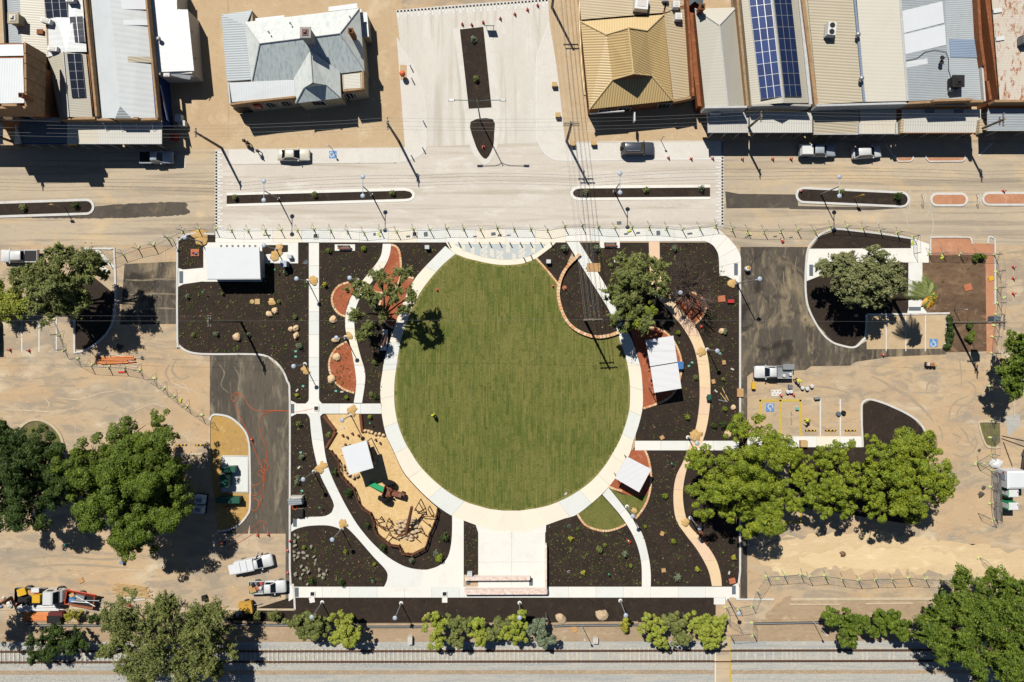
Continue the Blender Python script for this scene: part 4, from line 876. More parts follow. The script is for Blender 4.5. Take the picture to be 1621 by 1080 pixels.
roofp(b, [(70, -30, 4.8), (128, -30, 4.8), (137, 82, 4.9), (105, 82, 5.6), (76, 90, 5.0)], 'tin_white_x')
roofp(b, [(76, 92, 4.7), (100, 82, 5.9), (109, 185, 5.9), (95, 188, 4.7)], 'tin_cream'); roofp(b, [(100, 82, 5.9), (136, 86, 4.8), (146, 186, 4.8), (109, 185, 5.9)], 'tin_cream')
ridge(b, (100, 82, 5.9), (109, 185, 5.9), 'gutter'); parap(b, [(94, 188), (150, 187)], 4.2, 5.6, .35); parap(b, [(131, -30), (152, 184)], 4.4, 5.9, .32)
awning(b, 106, 154, 191, 227, 3.9, 'awn_cream', 2)
bpart(b, 'awning_trim', MB().box(U(116, 229, 3.55), (1.6, .12, .3)), 'yellow'); bpart(b, 'awning_trim', MB().box(U(132, 229, 3.55), (1.9, .12, .3)), 'green')
pvarray('black solar panels on the white roof, topmost of the three arrays', (74, 29, 5.0), (108, 27, 5.2), (104, -20, 5.2), (68, -20, 5.0), 3, 4, 'pvblack')
pvarray('small black solar array beside the brown parapet, four rows', (115, 69, 5.15), (135.5, 67, 5.0), (132, 26, 5.0), (110, 27, 5.15), 2, 4, 'pvblack')
pvarray('long black solar array on the cream roof slope', (114, 155, 5.7), (136, 154, 5.05), (129, 85, 5.05), (106, 85, 5.7), 2, 5, 'pvblack')
aircon(78, 36, 5.1, 'white rooftop unit left of the black panels', (1.5, .7, .8), -.3); aircon(88, 80, 5.2, 'white rooftop unit above the long black array', (1.4, .7, .7), -.1); aircon(116, 3, 5.1, 'white rooftop unit at the top edge near the black panels', (1.2, .7, .8))
b = house('white_gable_shop', 'long shop with white gable roof and blue front wall', 190, 188)
walls(b, [(137, -30), (228, -30), (248, 188), (152, 188)], 4.8, 'bluewall')
roofp(b, [(137, -30, 4.8), (171, -30, 6.6), (190, 168, 6.6), (182, 187, 6.1), (155, 187, 4.8)], 'tin_white'); roofp(b, [(171, -30, 6.6), (228, -30, 4.8), (246, 187, 4.8), (208, 187, 6.08), (190, 168, 6.6)], 'tin_white_x')
roofp(b, [(190, 168, 6.6), (208, 187, 6.08), (182, 187, 6.1)], 'tin_bluegrey')
for ya_, yb_, mm in ((31, 39, 'whitepanel'), (89, 98, 'tin_beige'), (-10, 14, 'whitepanel')): roofp(b, [(177 + ya_ * .09, ya_, 6.45), (231 + ya_ * .09, ya_ + 1, 4.95), (231 + yb_ * .09, yb_ + 1, 4.95), (177 + yb_ * .09, yb_, 6.45)], mm, .05, 'roof_sheet')
parap(b, [(228, -30), (249, 186)], 4.5, 5.6, .28); parap(b, [(136, -30), (155, 186)], 4.4, 5.4, .3)
parap(b, [(153, 189), (180, 189)], 4.4, 5.5, .35); parap(b, [(180, 187), (218, 187)], 4.4, 6.0, .35); parap(b, [(218, 189), (249, 188)], 4.4, 5.5, .35)
awning(b, 154, 256, 191, 227, 3.9, 'awn_white', 4)
for k, x in enumerate((165, 190, 215, 240)): bpart(b, 'stay_rod', MB().cyl(U(x, 195, 5.0), U(x + 3, 208, 4.1), .03, .03, 5), 'offwhite')
bpart(b, 'mural', MB().hull2([U(252, 133, 4.4), U(264, 190, 4.4), U(268, 194, .8), U(258, 140, .8)], [U(252.4, 133, 4.4) , U(264.4, 190, 4.4), U(268.4, 194, .8), U(258.4, 140, .8)]), 'shirtblue')
b = house('white_shed', 'plain white skillion shed with open side carport', 270, 125)
walls(b, [(238, -30), (278, -30), (279, 14), (297, 16), (304, 116), (249, 118)], 3.6, 'offwhite')
roofp(b, [(236, -30, 4.2), (279, -30, 3.8), (280, 15, 3.8), (297, 15, 3.7), (307, 112, 3.7), (249, 114, 4.2)], 'tin_white_w', .15); vent(b, 254, 64, 4.1)
roofp(b, [(250, 115, 4.1), (306, 113, 3.6), (300, 126, 3.0), (256, 118, 3.7)], 'tin_white_w')
for (x, y) in ((306, 48), (311, 90), (314, 120)): bpart(b, 'carport_frame', MB().cyl(U(300, y, 3.6), U(x, y + 2, 2.6), .06, .06, 6).cyl(U(x, y + 2, 2.6), P(x - 3, y + 8), .06, .06, 6), 'offwhite')
aircon(267, 121, 3.3, 'white unit under the white shed eave', (.9, .5, .6))
# --- old post office -----------------------------------------------------------
b = house('post_office', 'old rendered office with grey slate hip roof and red sign', 470, 150)
WH = 4.3
walls(b, [(391, 38), (567, 16), (575, 110), (540, 114), (538, 152), (470, 160), (466, 128), (399, 134)], WH, 'render_cream')
e1, e2, e3, e4 = (387, 35, 4.4), (569, 13, 4.4), (577, 111.5, 4.4), (398, 133.5, 4.4); r1, r2 = (411, 69, 7.0), (538, 53, 7.0)
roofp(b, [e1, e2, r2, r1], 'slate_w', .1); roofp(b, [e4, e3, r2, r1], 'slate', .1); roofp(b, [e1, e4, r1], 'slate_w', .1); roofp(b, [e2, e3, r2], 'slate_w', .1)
for q in ((e1, r1), (e4, r1), (e2, r2), (e3, r2), (r1, r2)): ridge(b, *q, 'gutter')
f1, f2, fr0, fr1 = (468, 163.5, 4.35), (540, 155, 4.35), (491, 80, 6.9), (494.5, 131, 6.9); v1, v2 = (465, 124, 4.6), (538, 113, 4.6); ga, gb = (481, 139, 5.5), (517, 134.5, 5.5)
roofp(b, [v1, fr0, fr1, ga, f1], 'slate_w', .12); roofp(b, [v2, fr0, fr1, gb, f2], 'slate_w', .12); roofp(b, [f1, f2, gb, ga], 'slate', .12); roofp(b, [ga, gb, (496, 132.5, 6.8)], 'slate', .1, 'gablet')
for q in ((fr0, fr1), (ga, f1), (gb, f2)): ridge(b, *q, 'gutter')
walls(b, [(351, 24), (399, 17), (400, 35), (388, 36), (398, 128), (361, 131)], 3.7, 'render_cream')
roofp(b, [(350, 23, 3.8), (399, 16, 3.8), (389, 40, 4.2), (397, 126, 4.2), (359, 129, 3.8)], 'tin_bluegrey', .1)
walls(b, [(361, 131), (465, 127), (467, 154), (364, 164)], 4.3, 'render_cream'); roofp(b, [(361, 131, 4.7), (466, 126, 4.7), (467, 152, 4.45), (364, 162, 4.45)], 'tin_white', .1)
parap(b, [(364, 165), (400, 160), (430, 157), (467, 153)], 3.9, 4.8, .3); parap(b, [(361, 131), (364, 165)], 3.9, 4.8, .2, 'gutter')
walls(b, [(541, 113), (574, 110), (575, 141), (543, 144)], 4.2, 'render_cream'); roofp(b, [(544, 118, 4.3), (570, 116, 4.3), (571, 139, 4.3), (545, 141, 4.3)], 'tin_stone', .08)
parap(b, [(543, 143.5), (575, 140)], 3.9, 4.8, .3); parap(b, [(575, 141), (574, 112)], 3.9, 4.8, .3)
roofp(b, [(404, 29, 4.2), (450, 24, 4.2), (450, 31, 4.2), (404, 36, 4.2)], 'tin_white', .1); roofp(b, [(520, 11, 4.2), (565, 5, 4.2), (566, 13, 4.2), (520, 18, 4.2)], 'tin_white', .1)
chimney(b, 483, 51, 6.2, 9.6, 1.25, 'render_grey', 'darkred'); chimney(b, 554.5, 48, 5.4, 8.0, .6, 'brickbrown', 'dark')
vent(b, 427, 53, 6.5, 'pipe'); vent(b, 461, 39, 5.6, 'pipe'); vent(b, 555, 29, 5.2, 'pipe')
for (x0, y0, x1, y1, h_) in ((564, 15, 572, 58, 3.0), (571, 20, 581, 58, 2.6)): roofp(b, [(x0, y0, h_), (x1, y0 - 1, h_), (x1 + 3, y1, h_), (x0 + 4, y1 + 1, h_)], 'tin_white', .1, 'lean_to'); walls(b, [(x0 + 1, y0 + 1), (x1 - 1, y0), (x1 + 2, y1 - 1), (x0 + 5, y1)], h_ - .1, 'render_cream')
def archwin(x, y, wd=1.5, mat='glass', z0=1.4, h=1.3, big=False, ang=.1):
    p = P(x, y); t = Vector((math.cos(ang), math.sin(ang), 0)); n = Vector((t.y, -t.x, 0)); prof = [(-wd / 2, z0), (wd / 2, z0), (wd / 2, z0 + h)] + [(wd / 2 * math.cos(a), z0 + h + wd * .42 * math.sin(a)) for a in (.5, 1.0, 1.57, 2.1, 2.6)] + [(-wd / 2, z0 + h)]
    def ring(k, d): return [p + t * (u * k) + n * d + Vector((0, 0, z0 + (v - z0) * (k if k < 1 else 1 + (k - 1) * .5))) for u, v in prof]
    fo = bpart(b, 'arch_window' if not big else 'arch_opening', MB().hull2(ring(1.16, -.05), ring(1.16, .06)), 'offwhite' if not big else 'render_cream')
    MB().hull2(ring(.97, 0), ring(.97, .09)).build('pane', M[mat], fo)
    if not big:
        mb = MB()
        for k in (-.33, 0, .33):
            q = p + t * (wd * k) + n * .1; mb.box((q.x, q.y, z0 + h * .7), (.06, .06, h * 1.4))
        mb.build('mullion', M['white'], fo)
archwin(392, 178.2, 2.2, 'black', .2, 1.9, True); archwin(437, 173.7); archwin(461, 171.4); archwin(560, 159.3, 1.7)  # first arch: black panel in place of the shade inside the opening
windows(b, [(512, 171.5)], 1.8, 3.3, 2.0)
o = bpart(b, 'hanging_sign', MB().box(U(408.5, 168.5, 3.2), (.9, .25, 1.7), .2), 'red'); p = U(409, 168.5, 3.3)
mb = MB()
for dx, dz in ((-.2, .2), (.15, .2), (-.2, -.25), (.15, -.25)): mb.box((p.x + dx, p.y - .15, p.z + dz - .1), (.22, .06, .26))
mb.build('sign_lettering', M['white'], o)
# --- gold roofed shop ----------------------------------------------------------
b = house('gold_roof_shop', 'brick shop with ribbed gold dutch gable roof', 1000, 170)
walls(b, [(922, 36), (1050, 25), (1063, 157), (935, 170)], 3.9, 'brickbrown'); walls(b, [(1051, 25), (1083, 12), (1094, 153), (1064, 157)], 3.35, 'brickbrown')
we, wn, wf, nf = (933, 173, 4.1), (919, 34, 4.1), (1065, 159, 4.1), (1051, 23, 4.1)
gn1, gn2, gf1, gf2 = (960, 55, 5.6), (1024, 49, 5.6), (969.5, 126.5, 5.3), (1032, 120, 5.3); ra, rb = (995, 44.5, 7.6), (1003, 117, 7.6)
roofp(b, [we, wn, gn1, ra, rb, gf1], 'tin_gold', .1); roofp(b, [wf, nf, gn2, ra, rb, gf2], 'tin_gold', .1); roofp(b, [we, wf, gf2, gf1], 'tin_goldv', .1); roofp(b, [wn, nf, gn2, gn1], 'tin_goldn', .1)
bpart(b, 'gablet', MB().hull2([U(971, 127, 5.25), U(1031, 121, 5.25), U(1003, 119, 7.4)], [U(971, 126, 5.25), U(1031, 120, 5.25), U(1003, 118, 7.4)]), 'brickbrown')
bpart(b, 'gablet', MB().hull2([U(961, 56, 5.5), U(1023, 50, 5.5), U(995, 47, 7.4)], [U(961, 55, 5.5), U(1023, 49, 5.5), U(995, 46, 7.4)]), 'brickbrown')
for q in ((ra, rb), (gf1, rb), (gf2, rb), (we, gf1), (wf, gf2), (wn, gn1), (nf, gn2), (gn1, ra), (gn2, ra)): ridge(b, *q, 'tin_goldn', .12)
roofp(b, [(1051, 23, 4.0), (1083, 8, 3.5), (1095, 152, 3.5), (1066, 158, 4.0)], 'tin_tan', .1)
walls(b, [(916, -40), (1085, -40), (1084, 12), (1052, 24), (922, 35)], 3.6, 'brickbrown'); roofp(b, [(914, -40, 3.8), (1060, -40, 3.9), (1050, 20, 4.05), (920, 31, 4.05)], 'tin_tan', .1); roofp(b, [(1062, -40, 3.9), (1086, -40, 3.6), (1084, 7, 3.6), (1053, 20, 3.95)], 'tin_tan', .1)
parap(b, [(1086, -40), (1098, 152)], 3.4, 5.0, .35, 'redbrick'); parap(b, [(1066, 160), (1100, 153)], 3.2, 4.2, .3); parap(b, [(918, -40), (917, 30), (921, 110), (926, 150)], 2.8, 3.4, .25, 'tin_goldn', 'gutter')
windows(b, [(955, 181.2), (985, 178.2), (1048, 172)], .9, 2.4, 1.8, 'offwhite')
bpart(b, 'sign_board', MB().box(U(961, 178, 3.2), (5.0, .12, .5), .07), 'white'); bpart(b, 'hanging_sign', MB().box(U(1004, 186, 2.9), (.16, 1.3, .9)), 'white')
mb = MB()
for k in range(9):
    q = P(1040 + k * 4.6, 173.4 - k * .5); mb.box((q.x, q.y - .09, 2.9), (.28, .05, .42)); mb.box((q.x + .16, q.y - .09, 2.9 + (.15 if k % 2 else -.15)), (.12, .05, .1))
bpart(b, 'wall_lettering', mb, 'grey')
aircon(1068.5, 11, 3.8, 'white cube cooler at the top of the tan lean-to', (1.0, 1.0, .9)); aircon(1072, 30, 3.7, 'lower white cube cooler on the tan lean-to', (1.0, 1.0, .9)); aircon(1014, 9, 4.2, 'large white cooler on the flat roof behind the gold roof', (2.0, 2.0, 1.0), -.1); aircon(1052, 1, 4.0, 'small white box at the top edge behind the gold roof', (.9, .6, .6))
# --- right terrace ---------------------------------------------------------------
b = house('hip_shop', 'narrow shop with smooth grey hip roof and rust stained awning', 1145, 170)
walls(b, [(1102, 16), (1164, 13), (1181, 168), (1116, 169)], 4.3, 'redbrick')
h1, h2, h3, h4 = (1100, 14, 4.4), (1166, 11.5, 4.4), (1181, 168, 4.6), (1116, 168.5, 4.6); ha, hb = (1139, 40, 6.0), (1152.5, 168, 6.0)
roofp(b, [h1, ha, hb, h4], 'tin_stone'); roofp(b, [h2, ha, hb, h3], 'tin_stone'); roofp(b, [h1, h2, ha], 'tin_stone2')
ridge(b, ha, hb, 'gutter'); ridge(b, h1, ha, 'gutter'); ridge(b, h2, ha, 'gutter'); parap(b, [(1166, -20), (1184, 168)], 4.2, 5.6, .35, 'parapet'); parap(b, [(1116, 170), (1183, 169)], 4.0, 6.2, .3, 'gutter'); chimney(b, 1112, 10, 4.4, 6.4, .7, 'redbrick')
awning(b, 1121, 1185, 178, 209, 3.7, 'tin_spot', 3); parap(b, [(1120, 170), (1122, 210)], 3.6, 4.0, .15, 'gutter', 'awning_edge'); aircon(1131, 180, 3.9, 'white unit standing on the rust stained awning', (1.4, .6, .7))
walls(b, [(1088, -20), (1106, -20), (1117, 168), (1105, 168), (1096, 100)], 2.6, 'redbrick')
b = house('rear_flat', 'small grey hip roofed outbuilding at the top edge behind the hip shop', 1105, 5)
walls(b, [(1089, -30), (1112, -30), (1113, 10), (1090, 11)], 3.0, 'brickbrown'); roofp(b, [(1086, -30, 3.1), (1100, -30, 4.2), (1100, 2, 4.2), (1088, 12, 3.1)], 'awn_grey'); roofp(b, [(1114, -30, 3.1), (1100, -30, 4.2), (1100, 2, 4.2), (1113, 12, 3.1)], 'awn_grey')
b = house('solar_gable_shop', 'shop with cream gable roof covered in blue solar panels', 1235, 165)
walls(b, [(1172, -30), (1262, -30), (1282, 166), (1189, 168)], 4.6, 'render_cream')
roofp(b, [(1171, -30, 4.8), (1219, -30, 6.8), (1240, 163, 6.8), (1190, 166, 4.8)], 'tin_cream'); roofp(b, [(1219, -30, 6.8), (1262, -30, 4.8), (1283, 163, 4.8), (1240, 163, 6.8)], 'tin_cream'); ridge(b, (1219, -30, 6.8), (1240, 163, 6.8), 'gutter')
pvarray('blue solar panels on the sunlit west slope of the cream gable', (1204, 158, 5.6), (1237.5, 153, 6.75), (1219, -12, 6.75), (1184.5, -8, 5.6), 3, 9, 'pvblue'); pvarray('blue solar panels, coloured darker for shade, on the east slope of the cream gable', (1242, 153, 6.75), (1269, 153, 5.5), (1251, -12, 5.5), (1223.5, -12, 6.75), 3, 9, 'pvshade')
parap(b, [(1264, -30), (1284, 165)], 4.3, 5.2, .45, 'gutter', 'box_gutter'); parap(b, [(1190, 167), (1238, 165.5), (1284, 167)], 4.2, 5.9, .3, 'render_grey'); awning(b, 1187, 1286, 178, 209, 3.7, 'awn_white', 4)
for x in (1215, 1240): bpart(b, 'stay_rod', MB().cyl(U(x - 1, 172, 5.0), U(x, 183, 3.9), .03, .03, 5), 'offwhite')
b = house('beige_hall', 'wide shop under beige ribbed roof with a blue grey box gutter', 1325, 165)
walls(b, [(1270, -30), (1424, -30), (1437, 163), (1294, 166)], 4.7, 'render_cream')
roofp(b, [(1276, -30, 4.9), (1350, -30, 5.5), (1368, 161, 5.5), (1295, 165, 4.9)], 'tin_beige'); roofp(b, [(1354, -30, 5.5), (1423, -30, 6.4), (1437, 160, 6.4), (1370, 161, 5.5)], 'tin_stone2')
parap(b, [(1351, -30), (1369, 161)], 5.3, 5.75, .3, 'tin_blue', 'box_gutter'); ridge(b, (1423, -30, 6.4), (1437, 160, 6.4), 'gutter', .16); parap(b, [(1268, -30), (1293, 166)], 4.4, 5.6, .5, 'parapet'); parap(b, [(1293, 167), (1438, 163)], 4.2, 6.2, .3, 'gutter')
vent(b, 1355.5, 57, 5.8); vent(b, 1361, 126, 5.8); awning(b, 1288, 1360, 174, 212, 3.7, 'tin_beige', 3); awning(b, 1362, 1419, 173, 211, 3.75, 'awn_cream', 3)
for x in (1361, 1420): parap(b, [(x, 194), (x + .5, 212)], 3.5, 4.1, .25, 'gutter', 'awning_divider')
bpart(b, 'wall_sign', MB().box(U(1344, 168, 5.2), (1.7, .1, .5)), 'red'); bpart(b, 'wall_sign', MB().box(U(1376, 168, 5.2), (3.1, .1, .5)), 'grey')
r = aircon(1312, 50, 5.3, 'white twin fan air conditioner on the beige ribbed roof', (1.2, 1.9, 1.0), -.1, 2)
b = house('grey_roof_shop', 'shop with patched grey roof and bright white translucent sheets', 1495, 160)
walls(b, [(1424, -30), (1545, -30), (1558, 160), (1437, 162)], 4.9, 'brickbrown')
roofp(b, [(1424, -30, 6.3), (1495, -30, 5.4), (1503, 158, 5.4), (1437, 160, 6.3)], 'tin_bluegrey'); roofp(b, [(1495, -30, 5.4), (1545, -30, 5.9), (1557, 158, 5.9), (1503, 158, 5.4)], 'tin_galv')
for (pts, mm) in (([(1426, 18), (1492, 2), (1495, 36), (1429, 53)], 'whitepanel'), ([(1429, 55), (1496, 39), (1498, 71), (1433, 86)], 'whitepanel'), ([(1434, 98), (1468, 92), (1469, 101), (1435, 107)], 'tin_white_x')): roofp(b, [(x, y, 6.42 - (x - 1424) * .0127) for x, y in pts], mm, .05, 'roof_sheet')
roofp(b, [(1503, 62, 5.5), (1546, 62, 5.93), (1547, 91, 5.93), (1505, 91, 5.52)], 'tin_blue', .05, 'roof_sheet')
parap(b, [(1438, 163), (1480, 161), (1560, 160)], 4.3, 6.2, .35); parap(b, [(1478, 159), (1540, 157)], 5.8, 7.0, .35); parap(b, [(1545, -30), (1560, 160)], 4.6, 6.5, .25, 'offwhite')
bpart(b, 'wall_sign', MB().box(U(1505, 166, 5.6), (4.2, .1, .4)), 'grey')
for x in (1472, 1518): bpart(b, 'flood_lamp', MB().box(U(x, 175, 4.2), (1.3, .7, .15), 0, 1, 0, .3), 'grey')
chimney(b, 1518, 128, 5.6, 7.0, 1.4, 'dark', 'dark'); vent(b, 1502, 144, 5.5)
bpart(b, 'aerial', MB().cyl(U(1491, 95, 5.5), U(1491, 95, 5.5) + Vector((0, 0, 1.0)), .04, .04, 6).lathe([(.05, 0), (.32, .12), (.34, .14)], U(1491, 92, 6.4), 10).lathe([(.05, 0), (.32, .12), (.34, .14)], U(1490, 99, 6.2), 10), 'dark')
bpart(b, 'cable', MB().tube([U(1434, 96, 6.4), U(1452, 92, 6.2), U(1465, 82, 6.0), U(1480, 79, 5.8), U(1498, 82, 5.6), U(1502, 92, 5.6), U(1502, 110, 5.55), U(1506, 124, 5.6)], .035, 5), 'dark')
awning(b, 1428, 1553, 173, 210, 3.8, 'awn_white', 4, .4, 'brickbrown')
for x in (1428, 1553): parap(b, [(x + 1, 189), (x, 210)], 3.4, 4.6, .45, 'tin_tan', 'awning_divider')
b = house('rust_roof_shop', 'brick shop with heavily rusted white roof at the right edge', 1600, 160)
walls(b, [(1556, -30), (1700, -30), (1700, 158), (1581, 158)], 4.6, 'redbrick')
roofp(b, [(1568, -30, 5.0), (1700, -30, 5.4), (1700, 157, 5.4), (1583, 158, 5.0)], 'tin_rust')
parap(b, [(1548, -30), (1553, 60), (1559, 103)], 4.2, 6.9, .4, 'redbrick'); parap(b, [(1559, 103), (1561, 128)], 4.2, 6.2, .4, 'redbrick'); parap(b, [(1564, 128), (1569, 158)], 4.2, 5.6, .4, 'redbrick'); parap(b, [(1575, 160), (1700, 159)], 4.0, 5.6, .35)
for (x, y) in ((1579, 17), (1583, 61)): bpart(b, 'skylight', MB().box(U(x, y, 5.1), (1.2, .6, .18), .15), 'white')
aircon(1618, 66, 5.3, 'grey roof cooler on the rusted roof at the right edge', (1.2, 1.2, 1.0), 0, 0, 'grey')
awning(b, 1563, 1700, 172, 206, 3.7, 'tin_bluegrey', 3)
# --- amenities block and shelters ---------------------------------------------------
b = house('amenities_block', 'white flat roofed toilet block in the upper left garden', 370, 420)
q = [U(328, 396, 2.7), U(408, 396, 2.7), U(409, 438, 2.7), U(329, 438, 2.7)]
bpart(b, 'wall', MB().prism([(p.x, p.y) for p in q], 0, 2.75), 'render_grey')
roofp(b, [(325, 392, 3.2), (410, 391.5, 3.2), (412, 441, 3.0), (328.5, 441.5, 3.0)], 'whitepanel', .22); parap(b, [(328, 442.3), (412.5, 441.8)], 2.72, 2.98, .12, 'gutter', 'gutter')
windows(b, [(350, 436), (380, 436)], 1.7, 2.4, 1.2, 'grey')
for x in range(350, 405, 9): bpart(b, 'bracket', MB().box(U(x, 389.6, 3.0), (.25, .3, .15)), 'grey')
bpart(b, 'door', MB().box(P(415, 420, 1.05), (.06, .95, 2.1)), 'navy')
def shelter(label, roofpts, h, name='picnic_shelter', rows=None, posts=None, mat='tin_white_w', furn=True):
    c = sum((U(*p, h) for p in roofpts), Vector()) / len(roofpts); r = thing(name, label, 'shelter', (c.x, c.y, 0))
    roofp(r, [(*p, h) for p in roofpts], mat, .16)
    for p in roofpts[:4]:
        v = U(*p, h); v = c + (v - c) * .86; MB().cyl((v.x, v.y, 0), (v.x, v.y, h - .1), .07, .07, 8).build('post', M['grey'], r, world=True)
    for i in range(4):
        a = U(*roofpts[i], h); d = U(*roofpts[(i + 1) % 4], h); a = c + (a - c) * .86; d = c + (d - c) * .86
        MB().cyl((a.x, a.y, h - .22), (d.x, d.y, h - .22), .06, .06, 6).build('beam', M['grey'], r, world=True)
    return r
M['shelt'] = tin('shelt', (240, 241, 243), 1.05, math.pi / 2 + .17, (224, 224, 224), .15, contrast=.035, depth=.006)
M['shelt2'] = tin('shelt2', (240, 241, 243), .75, math.pi / 2 - .5, (224, 224, 224), .15, contrast=.03, depth=.005)
r = shelter('white picnic shelter roof in two halves on the red gravel', [(1022, 538.5), (1066, 531.5), (1072.5, 573), (1029.5, 580)], 3.3, mat='shelt')
roofp(r, [(1029.8, 581.5, 3.3), (1072.8, 574.5, 3.3), (1079, 615, 3.3), (1036, 622, 3.3)], 'shelt', .16)
for p in ((1034, 617), (1074, 611)): v = U(*p, 3.3); MB().cyl((v.x, v.y, 0), (v.x, v.y, 3.2), .07, .07, 8).build('post', M['grey'], r, world=True)
for k, (x, y) in enumerate(((1024.5, 566), (1028, 588), (1032, 610))): MB().box(U(x, y, 2.4), (.25, .18, .3)).build('light', M['dark'], r, world=True)
o = thing('barbecue', 'steel barbecue bench at the right side of the two part shelter', 'barbecue', P(1073, 578)); MB().box((0, 0, .42), (1.2, 1.0, .84)).build('cabinet', M['dark'], o); MB().box((0, 0, .88), (1.3, 1.1, .07)).build('hotplate', M['blue'], o)
shelter('square white shelter roof beside the small curved lawn', [(992.7, 723), (1031, 743), (1011.7, 779.6), (973.4, 757.4)], 3.2, mat='shelt2')
# ================================================================ TREES AND PLANTS
def leaf_quads(pos, nrm, size, rng, aspect=.55):
    n = len(pos); a = rng.normal(size=(n, 3)); t = np.cross(nrm, a); t /= np.linalg.norm(t, axis=1, keepdims=True) + 1e-9
    b = np.cross(nrm, t); s = size * rng.uniform(.6, 1.3, (n, 1)); t = t * s; b = b * s * aspect
    return np.stack([pos - t, pos - b, pos + t, pos + b], axis=1)
def crown_mesh(lobes, style, seed, leaf, nper, drift=(0, 0)):
    """lobes: (centre xyz, rx, rz); many clumps of leaves through each lobe's volume"""
    rng = np.random.default_rng(seed); out = []
    for (c, r, rz, ncl) in lobes:
        d = rng.normal(size=(ncl, 3)); d /= np.linalg.norm(d, axis=1, keepdims=True)
        d[:, 2] = np.where(rng.random(ncl) < .82, np.abs(d[:, 2]), d[:, 2])
        k = rng.uniform(.4, 1.0, (ncl, 1)) ** .6
        ns = 6 if style == 'lobe' else 8                      # sub-branches: clumps gather round them and leave gaps between
        sc = rng.normal(size=(ns, 3)); sc /= np.linalg.norm(sc, axis=1, keepdims=True); sc[:, 2] = np.abs(sc[:, 2]); sc *= rng.uniform(.5, 1.02, (ns, 1))
        pick = rng.integers(0, ns, ncl); near = sc[pick] + d * k * (rng.uniform(.22, .5, (ns, 1)) if style == 'lobe' else rng.uniform(.2, .42, (ns, 1)))[pick]
        cc = np.array(c) + np.where(rng.random((ncl, 1)) < (.6 if style == 'lobe' else .74), near, d * k * rng.uniform(.35, .85, (ncl, 1)) - np.array([0, 0, .25])) * np.array([r, r, rz])
        for q, kk in zip(cc, k[:, 0]):
            if style == 'lobe': rc = rng.uniform(.5, 1.0) * max(.42, r * .2); n = int(nper * 1.7 * rng.uniform(.7, 1.2) * (rc / .8) ** 1.7) + 12
            else: rc = rng.uniform(.35, .8) * max(.5, r * .23); n = int(nper * 1.45 * rng.uniform(.6, 1.2)) + 4
            e = rng.normal(size=(n, 3)); e /= np.linalg.norm(e, axis=1, keepdims=True) + 1e-9
            if style == 'lobe':
                e[:, 2] = np.where(e[:, 2] < -.3, -e[:, 2], e[:, 2]); p = q + e * rc * rng.uniform(.72, 1.05, (n, 1)) * np.array([1, 1, .8]); nr = e + rng.normal(size=(n, 3)) * .45 + np.array([0, 0, .25])
            else:
                st = rng.normal(size=3) * .6 + np.array([drift[0], drift[1], 0]); st /= np.linalg.norm(st) + 1e-9
                p = q + e * rc * rng.uniform(.1, 1, (n, 1)) * np.array([1, 1, .55]) + st * rng.normal(size=(n, 1)) * rc * .9; nr = e + np.array([0, 0, .9]) + rng.normal(size=(n, 3)) * .5
            nr /= np.linalg.norm(nr, axis=1, keepdims=True); out.append(leaf_quads(p, nr, leaf * 1.1, rng, .55 if style == 'lobe' else .42))
    return np.concatenate(out)
def tree(name, label, lobes_px, leafmats, style='lobe', seed=1, leaf=.125, nper=115, dens=1.0, base=None, bark='bark', trunk_r=.28, group=None, limbs=True, drift=(0, 0), zr=.72, cat='tree', grow=1.0):
    """lobes_px: (px, py, radius px, centre height m)"""
    L = []
    for (x, y, r, z) in lobes_px:
        c = U(x, y, z); rm = r * S * grow * (H - z) / H; L.append((c, rm, rm * zr, max(8, int(dens * (9.0 if style == 'lobe' else 8.0) * rm ** 1.75 + (14 if style == 'lobe' else 8)))))
    g = P(*base) if base else Vector((sum(l[0].x for l in L) / len(L), sum(l[0].y for l in L) / len(L), 0))
    root = thing(name, label, cat, (g.x, g.y, 0), 0, group); rg = random.Random(seed)
    zc = min(l[0].z for l in L); fork = Vector((g.x, g.y, zc * .42)); mb = MB()
    mb.cyl((g.x, g.y, -.05), fork, trunk_r, trunk_r * .75, 10); mb.build('trunk', M[bark], root, True, world=True)
    if limbs:
        mb = MB()
        for (c, r, rz, n) in L:
            m = fork.lerp(c, .5) + Vector((rg.uniform(-.4, .4), rg.uniform(-.4, .4), .3)); k = trunk_r * .55
            mb.tube([fork - Vector((0, 0, .15)), m, c], [k, k * .7, k * .4], 6)
            for i in range(9):
                a = rg.uniform(0, 6.28); e = c + Vector((math.cos(a) * r * .65, math.sin(a) * r * .65, rg.uniform(-.2, .4) * rz)); mm = c.lerp(e, .5) + Vector((0, 0, rg.uniform(-.2, .3)))
                st = m.lerp(c, rg.random()); mb.tube([st, mm, e], [k * .4, k * .25, k * .1], 5)
        mb.build('limb', M[bark], root, True, world=True)
    V = crown_mesh([((c - Vector((g.x, g.y, 0))), r, rz, n) for (c, r, rz, n) in L], style, seed, leaf, nper, drift)
    link('crown', quads_mesh('crown', V), M[leafmats], root)
    return root
tree('lobed_tree', 'broad bright green tree left of the dark driveway', [(205, 690, 42, 9), (250, 700, 34, 8.5), (150, 735, 42, 8.5), (215, 745, 55, 10), (265, 745, 38, 8.5), (175, 790, 48, 8.5), (235, 810, 52, 8.5), (215, 850, 32, 7), (275, 790, 34, 7)], 'leaf_mid', seed=11, dens=1.0, trunk_r=.5, base=(232, 775), grow=1.12)
tree('lobed_tree', 'dark green tree at the left edge beside the half round weedy bed', [(20, 705, 38, 7.5), (15, 750, 48, 8), (75, 725, 34, 7.5), (95, 765, 36, 7), (55, 780, 42, 7.5), (10, 800, 34, 6.5)], 'leaf_dark', seed=12, dens=.9, trunk_r=.45, base=(80, 770), grow=1.15)
